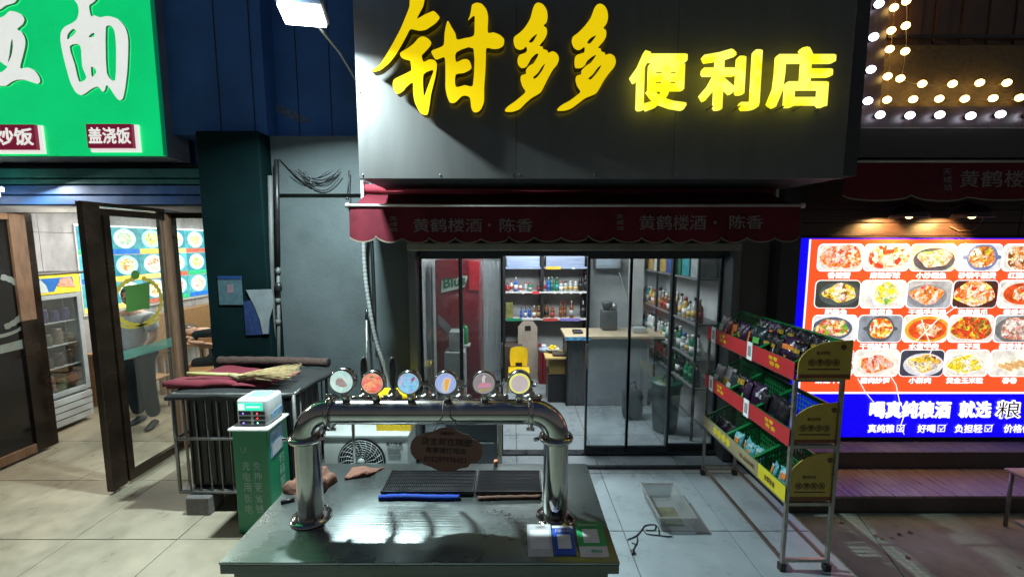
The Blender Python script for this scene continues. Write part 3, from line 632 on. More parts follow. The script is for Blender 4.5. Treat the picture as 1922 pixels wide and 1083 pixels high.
# ------------------------------------------------------------------ right wood front, menu board, bulb sign
wf = thing('wood_front', 'dark plank food stall front with two wooden steps behind the lit menu', 'building', (4.4, 4.2, 0))
m_plank = M('dark_plank', (.060, .032, .026), .45, var=.35, scale=4, coords='World', stretch=(1, 6, 6), bump=.15, bscale=30)
part('backing', MB().box(2.862, 9, 4.25, 4.4, -.1, 7), m_dark, wf)
z = 2.20
while z < 3.6:
    for x0, x1 in ((2.87, 5.1), (5.105, 8)):
        part('plank', MB().rbox(x0, x1, 4.205 + random.uniform(0, .006), 4.248, z, z + .128, .004, 1), m_plank, wf)
    z += .132
m_step = M('purple_brown_decking', (.25, .19, .20), .34, var=.3, scale=4, coords='World', stretch=(6, .8, 6), bump=.1, bscale=20, rvar=.15)
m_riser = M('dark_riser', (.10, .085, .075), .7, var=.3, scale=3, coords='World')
st1 = part('step', MB().box(2.42, 9, 3.46, 3.9, -.12, .018), m_riser, wf)
part('step', MB().box(2.42, 9, 3.90, 4.25, -.12, .192), m_riser, wf)
x = 2.40
while x < 8.6:   # deck boards run front to back
    part('deck_board', MB().rbox(x, x + .137, 3.44, 3.898, .020, .043, .003, 1), m_step, wf)
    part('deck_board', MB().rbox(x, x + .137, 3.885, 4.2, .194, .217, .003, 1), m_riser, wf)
    x += .14
part('corner_post', MB().box(2.60, 2.785, 4.02, 4.198, -.1, 3.3), M('dark_corner_post', (.03, .028, .03), .6, coords='World'), wf)
part('corner_post', MB().box(2.60, 2.80, 3.45, 3.62, 2.8, 7), MATS['dark_corner_post'], wf)

BY = 4.1
mbx = thing('menu_board', 'glowing red and blue menu board with rows of dish photos', 'sign', (4.4, BY, AZ(820, BY)))
zt, zb = AZ(447, BY), AZ(820, BY)
xl = AX(1505, 447, BY) - .01
part('casing', MB().box(xl - .01, 5.51, BY + .012, BY + .09, zb - .01, zt + .01), m_black, mbx)
part('blue_face', MB().box(xl, 5.50, BY, BY + .010, zb, zt), M('lit_blue_face', (.0, .0, .70), .3, var=.05, emit=1.15, ecol=(.004, .0, .78)), mbx)
zl = AZ(735, BY)
part('red_face', MB().box(xl + .10, 5.50, BY - .004, BY - .001, zl, zt - .012), M('lit_red_face', (.9, .08, .02), .3, var=.05, emit=1.1, ecol=(1.0, .095, .022)), mbx)
m_wglow = E_('lit_white_print', (1, .97, 1), 1.15, var=.02)
part('white_line', MB().box(xl + .085, xl + .10, BY - .006, BY - .001, zl, zt - .012).box(xl + .085, 5.50, BY - .006, BY - .001, zl - .02, zl), m_wglow, mbx)
zrows = [(AZ(508, BY), AZ(459, BY)), (AZ(577, BY), AZ(527, BY)), (AZ(641, BY), AZ(592, BY)), (AZ(705, BY), AZ(657, BY))]
R_, O_, Yl, W_, G_, Br = (.85, .05, .02), (.95, .28, .03), (.95, .75, .05), (.95, .9, .8), (.2, .5, .05), (.28, .09, .03)
K_ = (.10, .03, .02)
foods = [(R_, O_, W_, R_), (R_, R_, W_, O_), (O_, W_, (.8, .3, .3), G_), (Yl, Br, O_, W_), (Yl, W_, O_, Br),
         (R_, W_, Yl, Br), (Yl, Yl, W_, G_), (Br, O_, W_, R_), (R_, O_, W_, Yl), (O_, R_, W_, Yl),
         (Yl, W_, R_, G_), (O_, R_, Yl, W_), (R_, O_, W_, O_), (O_, R_, Br, Yl), (R_, W_, Br, (.9, .4, .3)),
         (R_, W_, Br, G_), (W_, R_, O_, (.9, .7, .6)), (O_, Yl, W_, Br), (Yl, (.85, .6, .02), Yl, W_), (W_, Br, Yl, (.8, .5, .2))]
bgs = [W_, (.75, .75, .7), (.55, .6, .5), (.9, .9, .88), W_, (.05, .06, .05), (.8, .8, .8), (.45, .48, .52), (.05, .05, .06), W_,
       (.9, .9, .92), (.3, .34, .4), W_, (.85, .88, .85), (.5, .5, .5), (.6, .1, .1), W_, (.06, .06, .09), W_, W_]
rims = [W_, W_, (.1, .1, .12), (.2, .25, .5), W_, (.10, .12, .12), W_, (.28, .30, .34), K_, W_, (.12, .14, .22), (.12, .13, .14), (.85, .45, .05), W_, (.2, .2, .2), W_, W_, (.85, .85, .9), W_, (.8, .8, .9)]
names = ['香辣蟹', '麻辣虾球', '小炒鳝鱼', '砂锅牛腩煲', '红糖糍粑', '肥肠鱼', '酸菜鱼', '干锅手撕鸡', '泡椒凤爪', '酱香牛肉', '回锅肉', '干锅鱿鱼须', '水煮牛肉', '辣子鸡', '蒜香排骨', '麻辣牛蛙', '腊肉炒笋', '小酥肉', '黄金玉米粒', '春卷']
def rrect(x0, x1, z0, z1, r, n=4):
    p = []
    for cx, cz, a0 in ((x1 - r, z1 - r, 0), (x0 + r, z1 - r, 90), (x0 + r, z0 + r, 180), (x1 - r, z0 + r, 270)):
        for k in range(n + 1): a = math.radians(a0 + 90 * k / n); p.append((cx + r * math.cos(a), cz + r * math.sin(a)))
    return p
def ell(cx, cz, rx, rz, n=22, wob=0): return [(cx + rx * (1 + wob * math.sin(3 * t + cx * 9)) * math.cos(t), cz + rz * (1 + wob * math.cos(4 * t + cz * 7)) * math.sin(t)) for t in [2 * PI * k / n for k in range(n)]]
def flat(p, Y): return MB().add([(a, Y, b) for a, b in p], [tuple(range(len(p)))])
def clipz(p, x0, x1, z0, z1): return [(min(max(a, x0), x1), min(max(b, z0), z1)) for a, b in p]
for r in range(4):
    z0, z1 = zrows[r]
    for c in range(5):
        i = r * 5 + c; x0 = AX(1535, 480, BY) - .0 + .456 * c; x1 = x0 + .437
        fr = part('dish_picture', flat(rrect(x0 - .008, x1 + .008, z0 - .008, z1 + .008, .05), BY - .007), m_wglow, mbx)
        part('backdrop', flat(rrect(x0, x1, z0, z1, .045), BY - .010), M('print_bg_%d' % i, bgs[i], .4, var=.35, scale=9, emit=.95, coords='World'), fr)
        cx, cz = (x0 + x1) / 2 + random.uniform(-.03, .03), (z0 + z1) / 2 + random.uniform(-.015, .015)
        kindp = 'FFOPFOPOFBOPBFFFOOOS'[i]; sc_ = random.uniform(20, 34); fm = food_mat('print_food_%d' % i, foods[i], sc_, 1.05)
        def inpic(p): return clipz(p, x0, x1, z0, z1)
        if kindp == 'F':      # close crop, the plate runs out of the picture
            part('bowl', flat(inpic(ell(cx + .02, cz - .01, .27, .15, 26)), BY - .013), M('print_rim_%d' % i, rims[i], .4, var=.25, scale=20, emit=.9, coords='World'), fr)
            part('food', flat(inpic(ell(cx + random.uniform(-.02, .03), cz, .205, .122, 30, .09)), BY - .016), fm, fr)
        elif kindp == 'O':    # tilted oval dish
            part('bowl', flat(inpic(ell(cx, cz - .008, .205, .118)), BY - .013), M('print_rim_%d' % i, rims[i], .4, var=.25, scale=20, emit=.9, coords='World'), fr)
            part('food', flat(inpic(ell(cx + .005, cz + .004, .165, .088, 28, .14)), BY - .016), fm, fr)
        elif kindp == 'P':    # round pot with two lugs
            q_ = random.uniform(.13, .15); part('bowl', flat(inpic(ell(cx, cz, q_ * 1.35, .04, 14)), BY - .012), M('print_rim_%d' % i, rims[i], .4, var=.25, scale=20, emit=.9, coords='World'), fr)
            part('bowl', flat(inpic(ell(cx, cz, q_ * 1.05, .135)), BY - .014), MATS['print_rim_%d' % i], fr)
            part('food', flat(inpic(ell(cx, cz + .004, q_ * .88, .108, 28, .06)), BY - .016), fm, fr)
        elif kindp == 'B':    # wide bowl of red broth
            part('bowl', flat(inpic(ell(cx, cz, .225, .135, 28)), BY - .012), M('print_rim_%d' % i, rims[i], .4, var=.25, scale=20, emit=.9, coords='World'), fr)
            part('broth', flat(inpic(ell(cx, cz, .190, .108, 28)), BY - .014), M('print_broth', (.80, .10, .02), .4, var=.5, scale=14, emit=.95, coords='World'), fr)
            part('food', flat(inpic(ell(cx + .01, cz - .004, .125, .07, 28, .22)), BY - .016), fm, fr)
        else:                 # rolls and strips laid side by side
            for q_ in range(5):
                a_ = -.35 + .05 * q_; bx0, bz0 = x0 + .07 + .062 * q_, z0 + .05 + .012 * q_; dx, dz = .16 * math.cos(a_), .16 * math.sin(a_) + .05
                part('food', flat(inpic([(bx0, bz0 + .05), (bx0 + dx, bz0 + dz), (bx0 + dx + .012, bz0 + dz + .035), (bx0 + .008, bz0 + .09)]), BY - .014 - .001 * q_), M('print_roll', (.80, .48, .20), .4, var=.4, scale=26, emit=1, coords='World'), fr)
        nm = names[i]; wd = .075 * len(nm)
        part('caption', text_mb(nm, (x0 + x1) / 2 - wd / 2, (x0 + x1) / 2 + wd / 2, z0 - .080, z0 - .014, BY - .008, .035), m_wglow, mbx)
tb = BY - .006
def btxt(s, x0, x1, y0, y1, bold=.03, mat=m_wglow):
    return part('slogan', text_mb(s, AX(x0, (y0 + y1) / 2, tb), AX(x1, (y0 + y1) / 2, tb), AZ(y1, tb), AZ(y0, tb), tb, bold), mat, mbx)
btxt('喝真纯粮酒', 1632, 1785, 752, 785, .045); btxt('就选', 1800, 1861, 752, 784, .045); btxt('粮', 1868, 1918, 750, 786, .045)
part('slogan', text_mb('粮', AX(1872, 768, tb), AX(1914, 768, tb), AZ(783, tb), AZ(753, tb), tb - .003, .0), M('black_print', (.02, .02, .02), .5), mbx)
for s_, x0, x1 in (('真纯粮', 1629, 1679), ('好喝', 1722, 1756), ('负担轻', 1792, 1844), ('价格低', 1884, 1936)):
    btxt(s_, x0, x1, 796, 812, .03)
for x0 in (1683, 1760, 1848):
    a, b, c, d = AX(x0, 803, tb), AX(x0 + 14, 803, tb), AZ(810, tb), AZ(797, tb); q = .008
    part('tick_box', MB().box(a, b, tb - .001, tb, c, c + q).box(a, b, tb - .001, tb, d - q, d).box(a, a + q, tb - .001, tb, c + q, d - q).box(b - q, b, tb - .001, tb, c + q, d - q)
         .add([(a + .01, tb - .003, d - .02), (a + .03, tb - .003, c + .008), (b + .02, tb - .003, d + .02), (a + .032, tb - .003, c + .03)], [(0, 1, 2, 3)]), m_wglow, mbx)
# cracks across the lit sheet
def crack(pts):
    P = [at(a, b, BY - .018) for a, b in pts]; return MB().tube(P, .0035, 5)
for k in ([(1610, 710), (1624, 735), (1640, 755), (1655, 768)], [(1668, 700), (1682, 722), (1688, 752), (1700, 778)], [(1730, 600), (1738, 625), (1750, 655), (1745, 665)], [(1697, 780), (1690, 800), (1697, 815)], [(1795, 575), (1760, 600), (1720, 640)]):
    part('crack', crack(k), m_wglow, mbx)
# downlights above the menu
for i, px in enumerate((1718, 1838)):
    x, _, z = at(px, 402, 3.92)
    dl_ = thing('wall_lamp', ('black dome wall lamp with amber light, left one above the menu', 'black dome wall lamp with amber light, right one above the menu')[i], 'lamp', (x, 3.98, z), group='dome lamps above the menu board')
    part('shade', MB().lathe((x, 3.98, z), [(.02, .10), (.07, .085), (.12, .04), (.15, -.03), (.142, -.03), (.11, .03), (.06, .065)], 20), m_black, dl_)
    part('arm', MB().tube([(x, 3.98, z + .07), (x + .02, 4.05, z + .12), (x + .02, 4.2, z + .10)], .012, 8), m_black, dl_)
    part('bulb', MB().ball((x, 3.98, z + .0), .035, .035, .04), E_('amber_bulb', (1, .55, .18), 10), dl_)
    l = bpy.data.lights.new('amber_lamp', 'SPOT'); l.energy = 60; l.color = (1, .58, .2); l.spot_size = math.radians(120); l.spot_blend = .5; l.shadow_soft_size = .03
    o = bpy.data.objects.new('amber_lamp', l); COL.objects.link(o); o.location = (x - .01, 3.99, z - .035); o.rotation_euler = Vector((-.12, .62, -.7)).to_track_quat('-Z', 'Y').to_euler()
solo('lamp_cable', MB().tube([at(1851, 400, 4.10), at(1840, 420, 4.19), at(1825, 433, 4.19), at(1800, 433, 4.19), at(1782, 425, 4.19)], .004, 6), m_wood_edge, 'thin sagging cable under the right dome lamp', 'cable', at(1825, 433, 4.19))

# bulb framed sign at top right
UY = 3.55
us = thing('bulb_sign', 'dark sign frame edged with round white bulbs at the top right', 'sign', (4.5, UY, AZ(292, UY)))
zb = AZ(240, UY); xl = AX(1603, 235, UY)
m_frame_d = M('dark_sign_surface', (.045, .03, .035), .4, var=.3, scale=4, coords='World', stretch=(5, 5, 1))
part('bottom_box', MB().box(AX(1590, 290, UY), 8, UY - .01, 4.2, AZ(296, UY), zb - .012), m_black, us)
part('frame', MB().box(xl, 8, UY, UY + .10, zb, zb + .17).box(xl, xl + .20, UY, UY + .10, zb + .172, 6), m_frame_d, us)
part('edge_strip', MB().box(xl + .05, 8, UY - .012, UY, zb - .010, zb), m_galv, us)
part('inner_panel', MB().box(xl + .21, 8, UY + .05, UY + .10, zb + .175, zb + .67), M('bronze_mesh_panel', (.10, .07, .03), .6, var=.4, scale=30, coords='World', bump=.6, bscale=120), us)
part('inner_rail', MB().box(xl + .24, 8, UY + .03, UY + .05, AZ(68, UY), AZ(62, UY)), m_black, us)
x = xl + .21
for k in range(24):
    wdt = .11; part('panel_slat', MB().box(x, x + wdt - .008, UY + .06 + .012 * (k % 2), UY + .10, zb + .68, 6), M('brown_slat', (.09, .045, .03), .5, var=.3, scale=4, coords='World'), us); x += wdt
m_wb = E_('white_bulb_glow', (.86, .84, 1), 8, var=0); m_ab = E_('amber_led_glow', (1, .62, .18), 9, var=0)
bme = MB().ball((0, 0, 0), .034, .028, .029, 12, 8).mesh('bulb'); bme.materials.append(m_wb)
sock = MB().lathe((0, 0, 0), [(.020, .018), (.020, .045)], 10, 'y').mesh('socket'); sock.materials.append(m_black)
for px, py in [(1656, -52), (1650, 8), (1640, 70), (1635, 131), (1629, 190), (1652, 216), (1708, 217), (1764, 216), (1822, 218), (1878, 215), (1934, 215)]:
    o = part('bulb', bme, None, us); o.location = Vector(at(px, py, UY - .045)) - us.location
    q = part('socket', sock, None, o)
sl = thing('string_lights', 'double strand of warm amber bulbs hung inside the white bulb frame', 'string lights', at(1700, 170, UY - .02))
amb = [(1678, 15), (1701, 3), (1700, 49), (1673, 58), (1670, 93), (1699, 97), (1666, 144), (1690, 148), (1731, 158), (1788, 158), (1839, 156), (1890, 156), (1665, 188), (1714, 187), (1763, 186), (1811, 186), (1864, 185), (1914, 184), (1705, -45), (1682, -40)]
bm2 = MB().ball((0, 0, 0), .031, .026, .027, 12, 8).mesh('amber_bulb'); bm2.materials.append(m_ab)
for px, py in amb:
    o = part('bulb', bm2, None, sl); o.location = Vector(at(px, py, UY - .03)) - sl.location
def strand(idx, sag=4):
    pts = []
    for a, b in zip(idx[:-1], idx[1:]):
        for t in (0, .33, .66): pts.append(at(a[0] + (b[0] - a[0]) * t + sag * .5 * math.sin(PI * t), a[1] + (b[1] - a[1]) * t + sag * math.sin(PI * t), UY - .012))
    pts.append(at(idx[-1][0], idx[-1][1], UY - .012)); return pts
m_wire = M('thin_wire', (.25, .2, .12), .5)
part('wire', MB().tube(strand([amb[19], amb[0], amb[3], amb[4], amb[6], amb[12]] + amb[13:18]), .0025, 5), m_wire, sl)
part('wire', MB().tube(strand([amb[18], amb[1], amb[2], amb[5], amb[7], amb[8], amb[9], amb[10], amb[11]]), .0025, 5), m_wire, sl)

# ================================================================== STORE INTERIOR
m_shelf = M('pale_shelf_board', (.50, .50, .48), .5); m_cart = M('brown_carton', (.22, .15, .09), .8, var=.15, scale=6)
lsh = thing('liquor_shelf', 'wall shelf with black uprights and two boards of bottles on the back wall', 'shelf', (.5, 6.95, 0))
for x in (-.16, .472, 1.24): part('upright', MB().box(x, x + .05, 6.80, 7.19, .0 if x != .472 else .98, 2.3), m_black, lsh)
ZS1, ZS2 = AZ(547, 6.85), AZ(597, 6.85)
part('shelf_board', MB().box(-.105, 1.235, 6.78, 7.19, ZS1 - .022, ZS1), m_shelf, lsh)
part('shelf_board', MB().box(-.105, 1.235, 6.78, 7.19, ZS2 - .022, ZS2), m_shelf, lsh)
ZS0 = AZ(501, 6.85)
part('shelf_board', MB().box(-.105, .47, 6.78, 7.19, ZS0 - .03, ZS0), M('pale_blue_board', (.24, .30, .42), .4), lsh)
part('shelf_board', MB().box(.525, 1.235, 6.78, 7.19, ZS0 - .025, ZS0), MATS['pale_blue_board'], lsh)
for x0, x1, c in ((-.09, .46, (.25, .31, .45)), (.56, 1.2, (.20, .24, .34))):
    solo('display_carton', MB().rbox(x0, x1, 6.84, 7.15, ZS0 + .001, ZS0 + .17, .006, 1), M('blue_carton_%d' % (x0 > 0), c, .4, var=.35, scale=9, stretch=(.3, 1, 4)), 'wide pale blue carton on top of the liquor shelf, %s one' % ('left' if x0 < 0 else 'right'), 'carton', (x0 + .2, 6.9, ZS0), 'blue cartons above the liquor shelf')
m_tag_w = M('white_price_tag', (.7, .7, .7), .6)
for px, z_ in ((982, ZS1), (1042, ZS1), (1054, ZS1), (1072, ZS1), (1090, ZS1), (1039, ZS0), (1076, ZS0)):
    x = AX(px, 547, 6.77); part('price_tag', MB().box(x - .018, x + .018, 6.772, 6.779, z_ - .032, z_ - .004), m_tag_w, lsh)
for px0, px1, z_, c in ((950, 980, ZS2, (.02, .22, .12)), (999, 1012, ZS1, (.5, .03, .04)), (1020, 1047, ZS2, (.45, .06, .05)), (1052, 1090, ZS2, (.22, .18, .5)), (1024, 1052, ZS0, (.6, .35, .03))):
    part('label_strip', MB().box(AX(px0, 547, 6.765), AX(px1, 547, 6.765), 6.764, 6.771, z_ - .035, z_ + .012), M('strip_%d' % px0, c, .5, var=.3, scale=40), lsh)

BOT = {}
def bottle(kind, h, w, col, cap, lab, loc, label, group, gl=True):
    """glass bottle standing at loc: body, cap, paper label"""
    key = (kind, round(h, 2), round(w, 3))
    if key not in BOT:
        r = w / 2
        if kind == 'flask': prof = [(0, 0), (r * .95, .0), (r, .02), (r, h * .55), (r * .7, h * .68), (r * .28, h * .76), (r * .26, h * .9)]
        elif kind == 'wine': prof = [(0, 0), (r * .95, 0), (r, .02), (r, h * .58), (r * .85, h * .66), (r * .38, h * .76), (r * .34, h * .93)]
        else: prof = [(0, 0), (r * .96, 0), (r, .015), (r, h * .66), (r * .9, h * .74), (r * .5, h * .82), (r * .45, h * .88)]
        cr = prof[-1][0] * 1.25
        BOT[key] = (prof, [(cr, prof[-1][1] - .01), (cr, h), (0, h)], [(r * 1.02, h * .16), (r * 1.02, h * .46)])
    prof, cp, lb_ = BOT[key]
    def mk(nm, pr, col_, rough=.15, **k):
        kk = (nm, key, col_)
        if kk not in BOT:
            me = MB().lathe((0, 0, 0), pr, 10).mesh(nm); me.materials.append(M('%s_%s' % (nm, '_'.join('%.2f' % q for q in col_)), col_, rough, var=.1, **k)); BOT[kk] = me
        return BOT[kk]
    t = bpy.data.objects.new('bottle', mk('bottle', prof, col)); COL.objects.link(t); t.location = loc
    t.rotation_euler[2] = random.uniform(0, 6)
    tag(t, label, 'bottle', group)
    for nm, pr, c in (('cap', cp, cap), ('paper_label', lb_, lab)):
        o = bpy.data.objects.new(nm, mk(nm, pr, c, .5)); COL.objects.link(o); o.parent = t
    return t
Rd, Wh, Bk, Bl, Gn, Cl, Am, Go, Te = (.35, .02, .02), (.6, .6, .58), (.012, .012, .012), (.02, .08, .35), (.01, .14, .06), (.30, .33, .32), (.16, .055, .015), (.45, .30, .08), (.02, .25, .28)
cname = {Rd: 'red', Wh: 'white', Bk: 'black', Bl: 'blue', Gn: 'green', Cl: 'clear', Am: 'amber', Go: 'gold', Te: 'teal'}
s1 = [(80, 285, 26, 'jar', Rd, Wh, Rd), (110, 345, 32, 'flask', Rd, Bk, Rd), (148, 320, 34, 'flask', Wh, Rd, Rd), (188, 290, 36, 'flask', Bl, Wh, Wh), (230, 350, 34, 'flask', Wh, Rd, Rd), (278, 338, 36, 'jar', Cl, Rd, Cl), (318, 338, 34, 'jar', Gn, Rd, Cl), (400, 335, 38, 'flask', Bk, Rd, Rd),
      (450, 290, 30, 'wine', Cl, Wh, Rd), (490, 290, 34, 'wine', Bl, Wh, Bl), (520, 285, 30, 'wine', Gn, Wh, Gn), (566, 290, 38, 'wine', Gn, Wh, Te), (605, 328, 40, 'jar', Cl, Rd, Wh), (645, 328, 40, 'jar', Cl, Bk, Go), (690, 325, 38, 'jar', Cl, Wh, Go), (738, 328, 38, 'jar', Cl, Wh, Go), (783, 262, 40, 'wine', Bk, Bk, Bk), (828, 235, 40, 'wine', Bk, Am, Bk)]
s2 = [(238, 550, 26, 'flask', Bl, Bk, Bl), (278, 548, 28, 'flask', Bl, Bk, Wh), (316, 545, 28, 'flask', Bl, Bk, Bl), (357, 535, 36, 'flask', Am, Wh, Wh), (402, 538, 36, 'jar', Am, Go, Go), (470, 505, 48, 'flask', Am, Bk, Bk), (528, 545, 40, 'jar', Am, Rd, Rd), (604, 498, 34, 'wine', Am, Rd, Am), (642, 498, 34, 'wine', Am, Rd, Am), (703, 495, 40, 'wine', Am, Wh, Cl), (812, 445, 58, 'wine', Bk, Bk, Bk)]
for row, base, zs, nm in ((s1, 420, ZS1, 'upper'), (s2, 650, ZS2, 'lower')):
    for i, (zx, zy, zw, kd, c, cp, lb_) in enumerate(row):
        Yb = 6.88 + .02 * (i % 3); x = AX(930 + zx / 4.921, 560, Yb); h = (base - zy) / 4.921 * Yb / FPX; ww = zw / 4.921 * Yb / FPX
        bottle(kd, h, ww, c, cp, lb_, (x, Yb, zs + .001), '%s bottle with %s cap, %s from left on the %s back wall shelf' % (cname[c], cname[cp], ORD[i], nm), 'bottles on the liquor shelf')
x0, x1 = AX(949, 560, 6.88), AX(963, 560, 6.88)
bx_ = solo('liquor_box', MB().rbox(x0, x1, 6.84, 6.96, ZS2 + .001, ZS2 + .26, .004, 1), M('green_gold_carton', (.16, .16, .05), .5, var=.45, scale=14), 'green and gold liquor box at the left end of the lower board', 'box', (x0, 6.9, ZS2))

# things under the shelf
def carton(name, x0, x1, y0, y1, z0, z1, mat, label, cat='box', r=.006):
    return solo(name, MB().rbox(x0, x1, y0, y1, z0, z1, r, 1), mat, label, cat, ((x0 + x1) / 2, (y0 + y1) / 2, z0))
m_dkcart = M('dark_brown_carton', (.06, .045, .035), .8)
carton('storage_box', -.12, .17, 6.6, 6.95, .0, .60, m_dkcart, 'dark brown open box left of the red boxes behind the yellow chair')
gb = thing('gift_bag', 'beige gift carton with dark square print on the dark box behind the chair', 'bag', (.27, 6.85, .56))
part('carton', MB().prism([(.10, .0), (.42, .0), (.42, .88), (.35, .98), (.18, .98), (.10, .88)], 6.75, 6.9, 'xz'), M('beige_carton', (.34, .29, .23), .8), gb)
part('print', MB().box(.215, .31, 6.744, 6.749, .83, .91), m_black, gb)
for i, x in enumerate((.435, .50)):
    carton('red_carton', x, x + .058, 6.5, 6.75, .0, .61 - .02 * i, M('dark_red_carton', (.16, .015, .02), .5, var=.2), 'tall narrow dark red carton right of the yellow chair, %s one' % ('left' if i == 0 else 'right'))
carton('white_box', .475, .55, 6.49, 6.49 + .1, .612, .64, m_white, 'small white box on the red cartons')
# yellow child chair
def kid_chair():
    X0, Y0 = AX(974, 690, 6.25), 6.25
    t = thing('plastic_chair', 'small bright yellow plastic child chair inside the store', 'chair', (X0, Y0, 0))
    wdt = .165
    part('seat', MB().rbox(X0 - wdt, X0 + wdt, Y0 - .15, Y0 + .15, .30, .325, .01, 2), m_yellow, t)
    vs = []; fs = []; n = 10
    for j in range(7):
        zz = .34 + .05 * j; ww = wdt * (.86 - .10 * (abs(j - 3) / 3) ** 2)
        for i in range(n + 1):
            u = i / n * 2 - 1; vs.append((X0 + u * ww, Y0 + .14 + .03 * j / 6 - .035 * u * u, zz - (.02 * u * u if j == 6 else 0)))
    for j in range(6):
        for i in range(n):
            if j == 0 and 2 < i < 7: continue
            k = j * (n + 1) + i; fs.append((k, k + 1, k + n + 2, k + n + 1))
    v2 = [(a, b + .014, c) for a, b, c in vs]; m = len(vs)
    fs2 = [tuple(reversed([i + m for i in f])) for f in fs]
    part('backrest', MB().add(vs, fs, True).add(v2, [tuple(i - m for i in f) for f in fs2], True), m_yellow, t)
    for sx in (-1, 1):
        for sy in (-1, 1):
            part('leg', MB().tube([(X0 + sx * (wdt - .02), Y0 + sy * .12, .30), (X0 + sx * (wdt + .015), Y0 + sy * .15, 0)], [.016, .012], 8), m_yellow, t)
kid_chair()
cb = thing('side_cabinet', 'low dark cabinet with yellow tray top beside the cash desk', 'cabinet', (.6, 5.72, 0))
xa, xb = AX(1029, 700, 5.72), AX(1062, 700, 5.72)
part('body', MB().rbox(xa, xb, 5.72, 6.1, 0, .42, .01, 1), m_black, cb)
part('drawer_front', MB().box(xa + .02, xb - .01, 5.712, 5.719, .42, .64).box(xa + .02, xb - .01, 5.719, 6.1, .42, .64), M('ochre_panel', (.16, .11, .03), .5, var=.2), cb)
part('tray', MB().rbox(xa - .05, xb, 5.66, 6.1, .645, .675, .005, 1), M('pale_yellow_tray', (.5, .36, .12), .5), cb)
carton('brown_pouch', xa + .06, xb - .01, 5.70, 5.85, .677, .72, m_dkcart, 'dark brown pouch lying on the yellow tray top', 'pouch', .015)
pl = thing('plate', 'white plate of yellow snacks on a bag behind the brown pouch', 'plate', (xa + .08, 5.96, .70))
part('dish', MB().lathe((xa + .08, 5.96, .70), [(0, 0), (.06, .0), (.11, .03), (.105, .034), (.055, .008), (0, .008)], 18), m_white, pl)
for k in range(7): part('snack', MB().ball((xa + .08 + random.uniform(-.05, .05), 5.96 + random.uniform(-.04, .04), .735 + random.uniform(0, .03)), .03, .025, .02, 8, 5), m_yellow, pl)
solo('plastic_bag', MB().ball((xa + .0, 6.0, .70), .13, .09, .045, 10, 6), M('pale_blue_film', (.25, .32, .42), .3, bump=.6, bscale=12), 'crumpled pale blue plastic bag left of the plate', 'bag', (xa, 6.0, .68))
dk = thing('cash_desk', 'grey cash desk with pale wood top behind the glass doors', 'desk', (1.3, 5.6, 0))
ZD = AZ(632, 5.55); xa, xb, xc = AX(1063, 690, 5.6), AX(1103, 690, 5.6), AX(1214, 690, 5.6)
m_panel = M('grey_desk_panel', (.23, .25, .27), .35, var=.06, scale=2)
part('front_panel', MB().box(xb, xc, 5.60, 5.62, 0.02, ZD - .03), m_panel, dk)
part('front_panel', MB().box(xa + .02, xb - .004, 5.60, 5.62, 0.02, ZD - .03), M('dark_steel_panel', (.10, .105, .11), .3, .6, stretch=(9, 9, .6)), dk)
part('end_panel', MB().box(xa, xa + .018, 5.59, 6.05, 0, ZD - .03), m_black, dk)
part('end_panel', MB().box(xc, xc + .02, 5.59, 6.3, 0, ZD - .03), m_panel, dk)
part('top', MB().rbox(xa - .03, xc + .3, 5.53, 6.1, ZD - .028, ZD + .01, .004, 1), M('pale_wood_top', (.42, .34, .22), .4), dk)
part('blue_edge', MB().box(xa - .03, xb + .02, 5.522, 5.529, ZD - .045, ZD + .0), M('blue_white_strip', (.10, .30, .50), .4, var=.8, scale=18), dk)
carton('card_reader', AX(1075, 625, 5.75), AX(1093, 625, 5.75), 5.68, 5.84, ZD + .011, ZD + .045, m_black, 'black card reader on the cash desk', 'device', .008)
# dark appliances on the desk behind the glass
ap = thing('coffee_grinder', 'dark machine standing on the desk behind the glass door', 'machine', (1.45, 6.0, ZD))
xg = AX(1128, 600, 6.0)
part('body', MB().rbox(xg, xg + .22, 5.9, 6.08, ZD + .011, ZD + .30, .02, 2), M('dark_grey_plastic', (.06, .065, .065), .4, var=.4, scale=14), ap)
part('hopper', MB().lathe((xg + .08, 5.99, ZD + .30), [(.05, 0), (.08, .10), (.08, .12), (0, .12)], 14), MATS['dark_grey_plastic'], ap)
part('tank', MB().lathe((xg + .18, 5.97, ZD + .30), [(.04, 0), (.045, .09), (0, .1)], 14), m_galv, ap)
carton('tumbler_tray', AX(1186, 622, 5.8), AX(1210, 622, 5.8), 5.72, 5.85, ZD + .011, ZD + .09, M('clear_grey_plastic', (.35, .37, .36), .3), 'clear grey tumbler tray on the right end of the desk', 'tray', .01)
au = thing('indoor_air_conditioner', 'pale wall air conditioner high in the store behind the glass', 'air conditioner', at(1142, 492, 6.9))
part('body', MB().rbox(AX(1119, 492, 6.9), AX(1166, 492, 6.9), 6.88, 7.19, AZ(505, 6.9), AZ(476, 6.9), .02, 2), M('pale_blue_grey', (.28, .33, .37), .4), au)
part('louvre', MB().box(AX(1122, 492, 6.87), AX(1163, 492, 6.87), 6.872, 6.879, AZ(503, 6.87), AZ(498, 6.87)), m_panel, au)
part('hose', MB().tube([at(1160, 505, 7.05), at(1168, 530, 7.1), at(1176, 560, 7.15), at(1180, 590, 7.18)], .012, 6), m_white, au)
# partition pillar behind the middle right pane
part('pillar', MB().box(AX(1186, 540, 6.3), AX(1208, 540, 6.3), 6.3, 6.5, ZD - .0 + .012, 2.80), m_inwall, shop)

